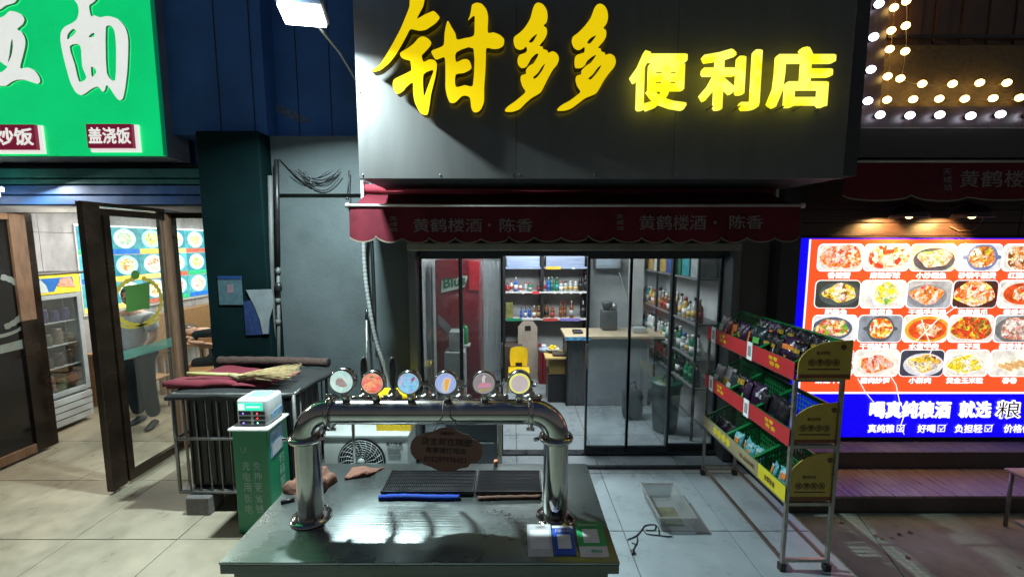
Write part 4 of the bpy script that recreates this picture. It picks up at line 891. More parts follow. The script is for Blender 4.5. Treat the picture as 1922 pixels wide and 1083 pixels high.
# right wall shelves and their goods
rs = thing('side_shelf', 'long black metal shelf of drinks along the right wall of the store', 'shelf', (2.2, 5.7, 0))
SX = 2.05; lv = [.62, AZ(671, 4.75) + .02, 1.36, 1.87]
for y in (4.55, 5.2, 5.85, 6.5, 7.1):
    part('upright', MB().box(SX, SX + .025, y, y + .025, 0, 2.4), m_black, rs)
for z_ in lv: part('shelf_board', MB().box(SX + .0, 2.355, 4.55, 7.15, z_ - .02, z_), M('dark_shelf_board', (.14, .14, .14), .5), rs)
pal = {1: [(Wh, Wh, Gn), (Cl, Wh, Go), (Gn, Wh, Wh), (Wh, Bk, Wh), (Cl, Bl, Wh)], 2: [(Am, Go, Wh), (Go, Wh, Am), (Cl, Bk, Go), (Am, Wh, Rd), (Go, Rd, Wh)], 0: [(Bk, Gn, Wh), (Gn, Gn, Gn), (Bk, Bk, Bk)]}
lvn = {0: 'lowest', 1: 'second', 2: 'third'}
for li in (0, 1, 2):
    n_ = 20
    for k in range(n_):
        y = 4.63 + k * .125; c, cp, lb_ = random.choice(pal[li]) if k < 14 else random.choice([(Rd, Wh, Wh), (Te, Wh, Wh), (Am, Go, Rd), (Cl, Wh, Wh)])
        h = random.choice([.22, .25, .28]) if li else .26
        bottle(random.choice(['wine', 'jar', 'flask']), h, .085, c, cp, lb_, (SX + .07, y, lv[li] + .001), '%s bottle with %s cap, %s from the glass front, %s right wall shelf' % (cname[c], cname[cp], ORD[k], lvn[li]), 'drinks on the right wall shelf')
for k, (c, hh) in enumerate([(Cl, .32), (Te, .26), (Gn, .33), (Bl, .34), (Go, .24), (Wh, .3), (Go, .31), (Am, .3), (Go, .33), (Am, .32)]):
    y = 4.62 + k * .25
    solo('drinks_box', MB().rbox(SX + .03, SX + .24, y, y + .2, 1.871, 1.871 + hh, .004, 1), M('top_box_%d' % k, tuple(q * .8 for q in c), .5, var=.3, scale=9), '%s carton, %s from the glass front on the top shelf of the right wall' % (cname[c], ORD[k]), 'carton', (SX + .13, y + .1, 1.871), 'cartons on the top shelf')
tb_ = thing('waste_bin', 'dark green lidded bin with ring handle behind the right glass door', 'bin', (1.83, 4.85, 0))
part('body', MB().lathe((1.86, 4.85, 0), [(0, 0), (.14, 0), (.17, .55), (.18, .58), (.17, .60), (0, .60)], 20), M('dark_green_bin', (.012, .035, .028), .4), tb_)
part('rim', MB().lathe((1.86, 4.85, .60), [(.185, -.03), (.19, .0), (.18, .02), (.0, .035)], 20), M('green_lid', (.01, .06, .04), .35), tb_)
part('handle', MB().tube([(1.86 + .07 * math.cos(a), 4.78, .63 + .08 * math.sin(a)) for a in [PI * k / 8 for k in range(9)]], .01, 6), m_black, tb_)
random.seed(9)
bk_ = thing('dark_bag', 'black bag slumped against the desk beside the green bin', 'bag', (1.6, 5.0, 0))
bgm = MB().ball((1.56, 5.2, .20), .13, .10, .20, 14, 10); sp_ = lambda q_, c_, r_: c_ + r_ * math.copysign(abs((q_ - c_) / r_) ** .55, q_ - c_)
bgm.v = [(sp_(a, 1.56, .13), sp_(b, 5.2, .10), sp_(c, .20, .20)) for a, b, c in bgm.v]; bgm.v = [(a + random.uniform(-.012, .012), b + random.uniform(-.012, .012), max(.002, c + random.uniform(-.014, .014))) for a, b, c in bgm.v]
part('body', bgm, M('black_cloth', (.02, .02, .022), .8, bump=.5, bscale=10), bk_)
part('strap', MB().tube([(1.5, 5.16, .34), (1.49, 5.12, .48), (1.56, 5.1, .52), (1.61, 5.16, .36)], .010, 6), m_black, bk_)

# red drinks fridge, cartons, water dispenser
rf = thing('beer_fridge', 'tall dark red beer fridge with a white and green word label', 'fridge', (-.7, 5.3, 0))
fx0, fx1 = AX(818, 600, 5.3), AX(902, 600, 5.3); fh = AZ(488, 5.3)
part('body', MB().rbox(fx0, fx1, 5.3, 5.9, .05, fh, .015, 2), M('dark_red_enamel', (.17, .012, .02), .3, var=.15, scale=3), rf)
part('side_panel', MB().box(AX(880, 520, 5.29), fx1 - .01, 5.288, 5.299, AZ(545, 5.29), fh - .02), M('bright_red_panel', (.45, .02, .03), .3), rf)  # brighter red panel along the right of the fridge front
part('logo_plate', MB().prism([(AX(828, 540, 5.286), AZ(550, 5.286)), (AX(872, 540, 5.286), AZ(539, 5.286)), (AX(878, 530, 5.286), AZ(518, 5.286)), (AX(864, 530, 5.286), AZ(517, 5.286)), (AX(858, 520, 5.286), AZ(523, 5.286)), (AX(829, 530, 5.286), AZ(527, 5.286))], 5.284, 5.296), M('logo_white', (.45, .50, .42), .4), rf)
me = text_me('Blus', .03); f = fit(me, AX(832, 535, 5.28), AX(874, 535, 5.28), AZ(545, 5.28), AZ(526, 5.28), lambda a, b, d: (a, 5.281 - d, b + (a - fx0) * .18))
part('logo_lettering', MB().raw(me, f), M('logo_green', (.01, .12, .05), .4), rf)
part('swoosh', MB().prism([(AX(822, 590, 5.288), AZ(590, 5.288)), (AX(850, 615, 5.288), AZ(617, 5.288)), (AX(872, 610, 5.288), AZ(606, 5.288)), (AX(872, 610, 5.288), AZ(625, 5.288)), (AX(845, 625, 5.288), AZ(632, 5.288)), (AX(822, 610, 5.288), AZ(606, 5.288))], 5.286, 5.297), M('swoosh_grey', (.16, .15, .15), .4), rf)
part('plinth', MB().box(fx0 + .02, fx1 - .02, 5.34, 5.88, 0, .048), m_black, rf)
carton('foam_box', AX(834, 690, 4.95), AX(872, 690, 4.95), 4.95, 5.2, 0, AZ(661, 4.95), M('grey_white_foam', (.33, .35, .33), .6), 'large grey white foam box standing before the red fridge', 'box', .01)
carton('foam_box', AX(843, 640, 5.0), AX(868, 640, 5.0), 4.98, 5.18, AZ(661, 4.95) + .002, AZ(622, 5.0), MATS['grey_white_foam'], 'small pale foam box stacked on the larger foam box', 'box', .01)
solo('green_can', MB().lathe((AX(873, 610, 5.22), 5.22, .98), [(0, 0), (.04, 0), (.042, .02), (.042, .2), (.02, .24), (0, .24)], 12), M('green_glass', (.02, .2, .06), .2), 'green bottle in front of the red fridge', 'bottle', (AX(873, 610, 5.22), 5.22, .98))
solo('shelf_stub', MB().box(AX(862, 640, 5.2), AX(882, 640, 5.2), 5.15, 5.29, .95, .978), m_shelf, 'small ledge holding the green bottle on the fridge front', 'ledge', (-.55, 5.2, .95))
cs = thing('strip_curtain', 'clear plastic strip curtain hanging behind the left glass doors', 'curtain', (-.2, 5.0, 0))
m_strip = M('clear_pvc_strip', (.40, .46, .48), .18, alpha=.16, var=.3, scale=5, stretch=(8, 8, .6), coords='World', rvar=.1)
for k in range(5):
    x = AX(903 + 8 * k, 600, 5.0)
    part('strip', MB().tube([(x + .012 * math.sin(j + k), 4.98 + .01 * math.cos(j * 1.3 + k), .25 + j * .225) for j in range(9)], .024, 8), m_strip, cs)
for k in range(2):
    x = AX(797 + 9 * k, 600, 4.75)
    part('strip', MB().tube([(x + .008 * math.sin(j + k), 4.75 + .012 * math.cos(j * 1.3 + k), .25 + j * .225) for j in range(9)], .022, 8), m_strip, cs)

# ================================================================== ALONG THE STORE FRONT
# outdoor air conditioner
ac = thing('air_conditioner_unit', 'white outdoor air conditioner unit on the floor behind the steel counter', 'air conditioner', (-1.34, 3.75, 0))
m_acw = M('aged_white_enamel', (.42, .45, .42), .45, var=.12, scale=4, dirt=.4, dcol=(.25, .25, .2))
ax0, ax1, ay0, ay1, az = -1.72, -.945, 3.6, 3.9, .525
part('case', MB().rbox(ax0, ax1, ay0, ay1, .04, az, .014, 2), m_acw, ac)
part('lid', MB().rbox(ax0 - .006, ax1 + .006, ay0 - .008, ay1 + .008, az - .03, az + .006, .008, 2), m_acw, ac)
for x in (ax0 + .1, ax1 - .16): part('foot', MB().box(x, x + .06, ay0 - .01, ay1 + .01, 0, .04), m_black, ac)
fcx, fcz, fr_ = AX(678, 845, 3.59), .285, .205
part('fan_well', MB().lathe((fcx, 3.598, fcz), [(0, -.0), (fr_, -.0), (fr_ + .012, -.008), (fr_ + .012, .0)], 36, 'y'), m_dark, ac)
for k in range(9):
    a = 2 * PI * k / 9
gr = MB()
for k in range(9):
    r = .03 + k * .0215; gr.tube([(fcx + r * math.cos(t), 3.578, fcz + r * math.sin(t)) for t in [2 * PI * j / 28 for j in range(29)]], .0028, 4, cap=False)
for k in range(20):
    a = 2 * PI * k / 20; gr.tube([(fcx + .04 * math.cos(a), 3.576, fcz + .04 * math.sin(a)), (fcx + .13 * math.cos(a + .2), 3.575, fcz + .13 * math.sin(a + .2)), (fcx + fr_ * math.cos(a + .42), 3.58, fcz + fr_ * math.sin(a + .42))], .0028, 4)
part('fan_grille', gr, M('pale_grille_wire', (.40, .43, .42), .4), ac)
part('hub', MB().lathe((fcx, 3.575, fcz), [(.0, -.004), (.035, -.002), (.035, .006)], 18, 'y'), m_acw, ac)
part('lettering', text_mb('格力空调', AX(724, 830, 3.59), AX(754, 830, 3.59), AZ(838, 3.59), AZ(830, 3.59), 3.594, .03), M('dark_print', (.03, .04, .04), .5), ac)
for k in range(3): part('print_line', MB().box(AX(727, 845, 3.59), AX(750, 845, 3.59), 3.592, 3.597, AZ(844 + 5 * k, 3.59), AZ(842 + 5 * k, 3.59)), M('grey_print', (.2, .22, .21), .5), ac)
part('seam', MB().box(AX(722, 825, 3.59), AX(757, 825, 3.59), 3.592, 3.598, AZ(823, 3.59), AZ(821, 3.59)), M('pale_seam', (.6, .64, .6), .4), ac)
yb = thing('yellow_crate', 'yellow plastic crate standing on the air conditioner unit', 'crate', (-1.1, 3.76, az))
cx0, cx1, cy0, cy1, cz0, cz1 = AX(706, 790, 3.68), AX(771, 790, 3.68), 3.68, 3.88, az + .008, .86
for y in (cy0, cy1 - .01):
    mb = MB()
    for k in range(8): x = cx0 + (cx1 - cx0 - .012) * k / 7; mb.box(x, x + .012, y, y + .01, cz0 + .05, cz1 - .04)
    mb.box(cx0, cx1, y, y + .01, cz0, cz0 + .05).box(cx0, cx1, y, y + .01, cz1 - .04, cz1).box(cx0, cx1, y, y + .01, cz0 + .15, cz0 + .18)
    part('side_wall', mb, m_yellow, yb)
part('end_wall', MB().box(cx0, cx0 + .01, cy0 + .01, cy1 - .01, cz0, cz1), m_yellow, yb); part('end_wall', MB().box(cx1 - .01, cx1, cy0 + .01, cy1 - .01, cz0, cz1), m_yellow, yb)
part('rim', MB().box(cx0 - .012, cx1 + .012, cy0 - .012, cy0, cz1 - .015, cz1 + .002).box(cx0 - .012, cx1 + .012, cy1, cy1 + .012, cz1 - .015, cz1 + .002), m_yellow, yb)
part('lid', MB().box(cx0, cx1, cy0, cy1, cz1 + .003, cz1 + .012), m_yellow, yb)
ps = thing('chrome_stand', 'thin chrome stand with round foot before the air conditioner', 'stand', (AX(664, 800, 3.42), 3.42, 0))
xs = AX(664, 830, 3.42)
part('pole', MB().tube([(xs, 3.42, .02), (xs, 3.42, .95)], .013, 10), m_chrome, ps); part('foot', MB().lathe((xs, 3.42, 0), [(0, 0), (.11, 0), (.10, .015), (.02, .03), (0, .03)], 20), m_chrome, ps)
# black low bench behind the counter
bn = thing('black_stand', 'black low cabinet standing before the left glass doors', 'cabinet', (-.4, 3.95, 0))
b0, b1 = AX(838, 820, 3.85), AX(933, 820, 3.85)
part('top_box', MB().rbox(b0, b1, 3.80, 4.05, AZ(829, 3.8), AZ(790, 3.8), .01, 1), m_black, bn)
part('base_box', MB().rbox(b0 + .10, b1, 3.82, 4.04, 0, AZ(829, 3.8) - .004, .008, 1), M('dark_grey_panel', (.035, .04, .04), .35), bn)
part('rim_strip', MB().box(b0 + .12, b1 - .03, 3.792, 3.799, AZ(832, 3.8), AZ(829, 3.8)), m_galv, bn)
carton('cable_cover', AX(935, 800, 3.86), AX(942, 800, 3.86), 3.84, 3.9, .0, .55, M('beige_plastic', (.32, .28, .18), .5), 'narrow beige strip leaning beside the black cabinet', 'strip', .004)
# hoses and pipes on the grey wall
hp_ = [at(693, 345, 4.12), at(687, 400, 4.10), at(683, 460, 4.12), at(686, 520, 4.12), at(694, 580, 4.1), at(706, 640, 4.08), at(722, 690, 4.05), at(730, 730, 4.02)]
def smooth_path(P, n=12):
    P = [Vector(p) for p in P]; out = []
    for i in range(len(P) - 1):
        p0, p1, p2, p3 = P[max(i - 1, 0)], P[i], P[i + 1], P[min(i + 2, len(P) - 1)]
        for k in range(n):
            t = k / n; out.append(.5 * ((2 * p1) + (-p0 + p2) * t + (2 * p0 - 5 * p1 + 4 * p2 - p3) * t * t + (-p0 + 3 * p1 - 3 * p2 + p3) * t ** 3))
    return out + [P[-1]]
pth = smooth_path(hp_, 24)
solo('corrugated_hose', MB().tube(pth, [.021 if i % 3 else .016 for i in range(len(pth))], 10), M('grey_hose', (.28, .30, .29), .6), 'ribbed grey hose running down the grey wall', 'hose', hp_[3])
solo('black_conduit', MB().tube(smooth_path([at(690, 352, 4.14), at(696, 460, 4.15), at(700, 560, 4.15), at(700, 640, 4.13)]), .009, 8), m_black, 'thin black cable beside the ribbed hose', 'cable', at(690, 460, 4.15))
ls_ = thing('leaning_stick', 'thin pale stick with black tip leaning on the grey wall', 'stick', at(688, 640, 4.05))
part('shaft', MB().tube([at(688, 600, 4.13), at(689, 760, 3.98)], .011, 8), m_galv, ls_); part('tip', MB().tube([at(688, 580, 4.14), at(688, 600, 4.13)], .014, 8), m_black, ls_)
pp = thing('wall_pipes', 'pale pipe and dark drain pipe at the corner of the teal column', 'pipes', (-2.28, 4.1, 0))
part('pale_pipe', MB().tube([at(507, 330, 4.08), at(510, 500, 4.08), at(514, 660, 4.08), at(516, 800, 4.08)], .022, 12), M('old_pale_pipe', (.09, .095, .09), .6, coords='World', dirt=.5, dcol=(.08, .08, .08)), pp)
part('dark_pipe', MB().tube([at(519, 300, 4.1), at(522, 500, 4.1)], .022, 12), m_black, pp)
part('pale_pipe', MB().tube([at(522, 488, 4.1), at(524, 800, 4.1)], .016, 12), MATS['old_pale_pipe'], pp)
for py in (505, 530, 560, 600): part('pipe_coupling', MB().tube([at(522, py, 4.1), at(522, py + 10, 4.1)], .024, 10), m_black if py == 530 else MATS['old_pale_pipe'], pp)
part('valve', MB().ball(at(522, 540, 4.07), .04, .03, .05), m_black, pp)
cl = thing('hanging_cables', 'coil of black cables looping under the navy wall', 'cables', at(600, 340, 4.14))
random.seed(3)
for k in range(6):
    xa_, xb_ = 548 + k * 5 + random.uniform(-6, 6), 618 + k * 4 + random.uniform(-8, 8); sag = random.uniform(24, 52)
    part('cable', MB().tube([at(xa_ + (xb_ - xa_) * t, 318 + sag * 4 * t * (1 - t) * .55 + (k % 3) * 3, 4.10 + .012 * (k % 4)) for t in [i / 14 for i in range(15)]], .0032 + .0016 * (k % 2), 6), m_black, cl)
part('cable', MB().tube([at(655, 320, 4.12), at(654, 350, 4.12), at(652, 374, 4.12)], .006, 6), m_black, cl); part('plug', MB().ball(at(652, 373, 4.12), .018, .015, .014), m_black, cl)
part('cable', MB().tube(smooth_path([at(525, 300, 4.16), at(560, 335, 4.15), at(585, 352, 4.15)]), .005, 6), m_black, cl)

# ------------------------------------------------------------------ wire trolley with mats and broom
tr = thing('wire_trolley', 'grey wire cage trolley filled with black crates beside the restaurant door', 'trolley', (-2.3, 3.6, 0))
m_cage = M('dull_cage_steel', (.20, .20, .185), .5, .6, var=.3, scale=12)
TX0, TX1, TY0, TY1, TZ0, TZ1 = -2.80, -1.80, 3.30, 3.90, .17, 1.02
r = .014
for x in (TX0, TX1):
    for y in (TY0, TY1): part('post', MB().tube([(x, y, TZ0), (x, y, TZ1)], r, 8), m_cage, tr)
for z_ in (TZ0, .64, TZ1):
    for y in (TY0, TY1): part('rail', MB().tube([(TX0, y, z_), (TX1, y, z_)], r, 8), m_cage, tr)
    for x in (TX0, TX1): part('rail', MB().tube([(x, TY0, z_), (x, TY1, z_)], r, 8), m_cage, tr)
bar = MB().tube([(0, 0, TZ0), (0, 0, TZ1)], .007, 6).mesh('bar'); bar.materials.append(m_cage)
for k in range(1, 11):
    for y in (TY0, TY1):
        o = part('bar', bar, None, tr); o.location = (TX0 + (TX1 - TX0) * k / 11 - tr.location[0], y - tr.location[1], 0)
for k in range(1, 6):
    for x in (TX0, TX1):
        o = part('bar', bar, None, tr); o.location = (x - tr.location[0], TY0 + (TY1 - TY0) * k / 6 - tr.location[1], 0)
part('base_mesh', MB().box(TX0, TX1, TY0, TY1, TZ0 + .012, TZ0 + .02), m_cage, tr)
m_dkcrate = M('sooty_black_crate', (.028, .030, .030), .55, var=.3, scale=8)
for k, (a, b, zt_) in enumerate(((TX0 + .06, TX0 + .50, .98), (TX0 + .53, TX1 - .05, .96))):
    c = thing('crate', 'sooty black crate filling the %s half of the wire trolley' % ('left', 'right')[k], 'crate', ((a + b) / 2, 3.6, TZ0 + .022), 'black crates in the trolley')
    part('body', MB().rbox(a, b, TY0 + .05, TY1 - .05, TZ0 + .022, zt_, .015, 1), m_dkcrate, c)
    for j in range(7): x = a + (b - a) * (j + .5) / 7; part('rib', MB().box(x - .006, x + .006, TY0 + .038, TY0 + .049, TZ0 + .05, zt_ - .05), m_dkcrate, c)
for k, x in enumerate((-2.62, -1.93)):
    solo('concrete_block', MB().rbox(x - .10, x + .10, 3.24, 3.42, 0.0, .155, .008, 1), M('grey_block', (.14, .13, .12), .9, bump=.5, bscale=30), ('concrete block under the left end of the trolley', 'concrete block under the right end of the trolley')[k], 'block', (x, 3.33, 0), 'blocks under the trolley')
def cloth(name, corners, nx, ny, amp, thick, mat, label, cat, seed=1, droop=0, roll=0):
    """soft sheet between four corners (x,y,z), wrinkled, with thickness"""
    rnd = random.Random(seed); ph = [rnd.uniform(0, 6) for _ in range(6)]; A, B, C, D = [Vector(c) for c in corners]; vs = []
    for j in range(ny + 1):
        for i in range(nx + 1):
            u, v = i / nx, j / ny; p = (A * (1 - u) + B * u) * (1 - v) + (D * (1 - u) + C * u) * v
            z_ = amp * (math.sin(7 * u + ph[0] + 3 * v) + .6 * math.sin(13 * v + ph[1] - 4 * u) + .4 * math.sin(19 * u + ph[2]))
            e = min(u, v, 1 - u, 1 - v); z_ -= droop * max(0, 1 - e * 7) ** 2
            vs.append(p + Vector((.3 * z_, .2 * z_, z_)))
    n = (nx + 1) * (ny + 1); fs = []
    for j in range(ny):
        for i in range(nx): k = j * (nx + 1) + i; fs.append((k, k + 1, k + nx + 2, k + nx + 1))
    bot = [v - Vector((0, 0, thick)) for v in vs]; fb = [tuple(reversed([q + n for q in f])) for f in fs]
    ed = [j * (nx + 1) for j in range(ny + 1)]; rim = list(range(nx + 1)) + [nx + (nx + 1) * j for j in range(1, ny + 1)] + [ny * (nx + 1) + i for i in range(nx - 1, -1, -1)] + [(nx + 1) * j for j in range(ny - 1, 0, -1)]
    fr2 = [(rim[k], rim[(k + 1) % len(rim)], rim[(k + 1) % len(rim)] + n, rim[k] + n) for k in range(len(rim))]
    c = (A + B + C + D) / 4
    return solo(name, MB().add(vs + bot, fs + fb + fr2, True), mat, label, cat, tuple(c))
m_mat_k = M('black_rubber_mat', (.014, .015, .015), .75, bump=.4, bscale=60)
m_mat_r = M('crimson_mat', (.16, .018, .03), .8, bump=.5, bscale=120)
m_mat_b = M('brown_coir_mat', (.07, .04, .032), .95, var=.5, scale=40, bump=.9, bscale=140)
cloth('black_mat', [(-2.83, 3.27, 1.035), (-1.80, 3.29, 1.045), (-1.68, 3.92, 1.06), (-2.86, 3.92, 1.06)], 30, 14, .008, .03, m_mat_k, 'black rubber mat covering the top of the trolley', 'mat', 2, .02)
cloth('red_mat', [(-2.88, 3.36, 1.085), (-2.10, 3.40, 1.075), (-1.96, 3.74, 1.085), (-2.80, 3.92, 1.10)], 26, 12, .007, .012, m_mat_r, 'crimson mat lying flat on the black mat under the broom', 'mat', 5, .015)
cloth('red_mat', [(-2.90, 3.34, 1.12), (-2.36, 3.38, 1.105), (-2.30, 3.50, 1.10), (-2.88, 3.52, 1.12)], 20, 8, .006, .035, m_mat_r, 'folded crimson mat at the front left of the trolley top', 'mat', 8, .02)
rm = [(-2.85, 3.93, 1.125), (-2.6, 3.945, 1.12), (-2.2, 3.95, 1.115), (-1.78, 3.93, 1.105)]
rr_ = thing('rolled_mat', 'brown coir mat rolled up along the back of the trolley top', 'mat', (-2.3, 3.95, 1.13))
P_ = smooth_path(rm, 8); part('outer_roll', MB().tube(P_, [.042 + .003 * math.sin(i * 1.7) for i in range(len(P_))], 16), m_mat_b, rr_)
part('end_hollow', MB().tube([P_[-1], P_[-1] + Vector((.004, 0, 0))], .030, 12), m_dark, rr_)
# broom
br = thing('straw_broom', 'straw broom with yellow handle lying on the crimson mat', 'broom', (-2.4, 3.5, 1.14))
h0, h1, h2 = Vector(at(352, 701, 3.42)), Vector(at(430, 703, 3.44)), Vector(at(452, 708, 3.45))
part('handle', MB().tube([h0, h0.lerp(h1, .3), h1], .016, 10), M('yellow_broom_handle', (.45, .40, .15), .4), br)
part('binding', MB().tube([h1, h2], [.018, .03], 10), M('straw_binding', (.35, .28, .15), .7), br)
random.seed(11); sb = MB()
for k in range(260):
    t0 = random.random(); tip = Vector(at(470 + 90 * random.random() ** .6, 0 + 700, 3.5)); a = random.uniform(-1, 1); ln = random.uniform(.28, .50)
    d0 = Vector((1, .10 + .30 * a, .10 + .06 * random.uniform(-1, 1))).normalized()
    st = h2 + Vector((-.02, a * .022, random.uniform(-.02, .02))); mid = st + d0 * ln * .5 + Vector((0, 0, .01)); en = st + d0 * ln + Vector((0, random.uniform(-.03, .03), random.uniform(-.015, .015)))
    sb.tube([st, mid, en], [.0028, .0024, .0012], 3, cap=False)
part('straw', sb, M('dry_straw', (.50, .38, .19), .8, var=.4, scale=30), br, kind='stuff')

# ------------------------------------------------------------------ power bank station
pb = thing('power_bank_station', 'green power bank rental box with white charger unit and lit screen', 'kiosk', (-2.0, 3.1, 0))
m_pg = M('deep_green_board', (.005, .20, .085), .35, var=.08, scale=4)
gx0, gx1, gy0, gy1, gz = -2.135, -1.865, 3.02, 3.30, .84
part('column', MB().rbox(gx0, gx1, gy0, gy1, 0, gz, .006, 1), m_pg, pb)
part('tray', MB().rbox(gx0 - .02, gx1 + .02, gy0 - .02, gy1 + .02, gz, gz + .022, .01, 2), M('white_tray', (.60, .62, .60), .35), pb)
ux0, ux1, uy0, uy1 = gx0 + .025, gx1 - .005, gy0 + .03, gy1 - .03; uz0, uz1 = gz + .023, gz + .235
un = part('charger_unit', MB().rbox(ux0, ux1, uy0, uy1, uz0, uz1, .025, 3), M('white_glossy_shell', (.62, .65, .64), .3, var=.04), pb)
yF = uy0 - .001
part('screen', MB().box(ux0 + .02, ux1 - .035, yF - .004, yF, uz1 - .085, uz1 - .03), M('screen_green', (.02, .75, .45), .3, emit=1.0, ecol=(.03, .85, .5)), un)
part('screen_patch', MB().box(ux0 + .024, ux0 + .07, yF - .006, yF - .004, uz1 - .081, uz1 - .034), M('screen_white', (.8, .85, .82), .3, emit=.9), un)
part('screen_line', MB().box(ux0 + .085, ux1 - .05, yF - .006, yF - .004, uz1 - .064, uz1 - .052), MATS['screen_white'], un)
for k in range(3):
    for j in range(2):
        x = ux0 + .022 + j * .108; z_ = uz0 + .015 + k * .038
        part('slot', MB().rbox(x, x + .09, yF - .004, yF + .004, z_, z_ + .026, .003, 1), m_black, un)
cols = {(2, 0): (.25, .12, 1), (2, 1): (1, .05, .08), (1, 1): (1, .03, .05), (0, 0): (.3, .15, 1), (0, 1): (.3, .9, .7)}
for (k, j), c in cols.items():
    x = ux0 + .022 + j * .108 + .035; z_ = uz0 + .015 + k * .038 + .013
    part('indicator_light', MB().ball((x, yF - .006, z_), .006, .004, .006, 8, 6), E_('led_%d%d' % (k, j), c, 3, var=0), un)
m_pp = M('faded_print', (.25, .42, .34), .5, var=.35, scale=30)
def stack_text(s, x0, x1, ztop, ch, Y, mat, parent):
    for i, c in enumerate(s): part('lettering', text_mb(c, x0, x1, ztop - (i + 1) * ch + .012, ztop - i * ch, Y, .02), mat, parent)
stack_text('免押更省钱', gx0 + .150, gx0 + .210, .60, .088, gy0 - .003, m_pp, pb); stack_text('充电用街电', gx0 + .065, gx0 + .125, .60, .088, gy0 - .003, m_pp, pb)
part('lettering', text_mb('U', gx0 + .06, gx0 + .10, .665, .715, gy0 - .003, .01), m_pp, pb); part('lettering', text_mb('兜', gx0 + .13, gx0 + .19, .665, .715, gy0 - .003, 0), M('very_faded_print', (.04, .2, .12), .5), pb)
def side_text(c, y0, y1, z0, z1, mat, parent, Xp):
    me = text_me(c, .02); f = fit(me, y0, y1, z0, z1, lambda a, b, d: (Xp + d, a, b)); part('lettering', MB().raw(me, f), mat, parent)
for i, c in enumerate('扫码即借'): side_text(c, gy0 + .13, gy0 + .20, .50 - i * .10, .585 - i * .10, m_pp, pb, gx1 + .003)
part('poster', MB().prism([(gy0 + .03, .60), (gy0 + .20, .62), (gy0 + .20, .815), (gy0 + .03, .80)], gx1, gx1 + .003, 'yz'), M('blue_white_poster', (.18, .32, .50), .4, var=.5, scale=18), pb)
part('poster_patch', MB().prism([(gy0 + .05, .61), (gy0 + .18, .625), (gy0 + .18, .72), (gy0 + .05, .70)], gx1 + .003, gx1 + .005, 'yz'), M('poster_white', (.5, .52, .54), .4, var=.2, scale=40), pb)
part('side_print', MB().prism([(uy0 + .05, uz0 + .03), (uy1 - .02, uz0 + .045), (uy1 - .02, uz0 + .10), (uy0 + .05, uz0 + .08)], ux1, ux1 + .003, 'yz'), M('unit_print', (.20, .35, .50), .4, var=.5, scale=40), un)
part('top_print', MB().box(ux0 + .05, ux1 - .03, uy0 + .06, uy1 - .04, uz1, uz1 + .002), M('unit_top_print', (.22, .42, .50), .4, var=.3, scale=20), un)

# ------------------------------------------------------------------ steel counter with beer tower
CZ = .85
ct = thing('steel_counter', 'brushed stainless steel counter carrying the beer tower in the foreground', 'counter', (-.4, 2.1, 0))
c0, c1, k0, k1 = -1.30, .478, 1.695, 2.53
part('top', MB().rbox(c0, c1, k0, k1, CZ - .012, CZ, .003, 2), m_brush, ct)
m_apron = M('shaded_apron_steel', (.085, .088, .082), .34, .85, var=.25, scale=3, stretch=(.6, 4, 6), coords='World', dirt=.3, dcol=(.03, .03, .028))  # counter steel darkened: the front edge's shade is put into its colour
part('apron', MB().rbox(c0 + .002, c1 - .002, k0 + .002, k1 - .002, CZ - .058, CZ - .0125, .003, 1), m_apron, ct)
part('cabinet', MB().box(c0 + .03, c1 - .04, k0 + .05, k1 - .03, 0.08, CZ - .059), M('dark_cabinet_steel', (.10, .095, .09), .4, .7, stretch=(4, 4, 1)), ct)
for x in (c0 + .06, c1 - .09):
    for y in (k0 + .08, k1 - .1): part('foot', MB().tube([(x, y, 0), (x, y, .08)], .02, 8), m_black, ct)
tw = thing('beer_tower', 'chrome arch beer tower with six round lit badges on the counter', 'beer tower', (-.4, 2.0, CZ))
TYc = 2.0; pl_, pr_ = -1.034, .222; R0 = .062; BR = .13; ZP = 1.287 + BR
path = [(pl_, TYc, CZ + .012), (pl_, TYc, 1.287)]
path_e = [(pl_ + BR - BR * math.cos(a), TYc, 1.287 + BR * math.sin(a)) for a in [PI / 2 * k / 10 for k in range(11)]]
path_e2 = [(pr_ - BR + BR * math.cos(a), TYc, 1.287 + BR * math.sin(a)) for a in [PI / 2 * k / 10 for k in range(11)]]
part('post', MB().tube([(pl_, TYc, CZ + .010), (pl_, TYc, 1.284)], R0, 32, cap=False), m_chrome, tw)
part('post', MB().tube([(pr_, TYc, CZ + .010), (pr_, TYc, 1.284)], R0, 32, cap=False), m_chrome, tw)
part('elbow', MB().tube(path_e, R0 + .002, 32, cap=False), m_chrome, tw); part('elbow', MB().tube(path_e2, R0 + .002, 32, cap=False), m_chrome, tw)
part('crossbar', MB().tube([(pl_ + BR, TYc, ZP), (pr_ - BR, TYc, ZP)], R0, 36, cap=False), m_chrome, tw)
for x in (pl_, pr_):
    fb = part('base_flange', MB().lathe((x, TYc, CZ), [(0, .001), (.098, .001), (.100, .006), (.096, .011), (.063, .013)], 32), m_chrome, tw)
    for k in range(4):
        a = PI / 4 + k * PI / 2; part('bolt', MB().lathe((x + .083 * math.cos(a), TYc + .083 * math.sin(a), CZ + .010), [(.011, 0), (.011, .008), (.006, .014), (0, .015)], 8), m_chrome, fb)
    f2 = part('clamp_ring', MB().lathe((x, TYc, 1.284), [(.064, -.012), (.084, -.010), (.087, 0), (.084, .010), (.064, .012)], 32), m_chrome, tw)
    part('bolt', MB().tube([(x - .09, TYc - .02, 1.284), (x - .11, TYc - .03, 1.284)], .010, 8), m_chrome, f2)
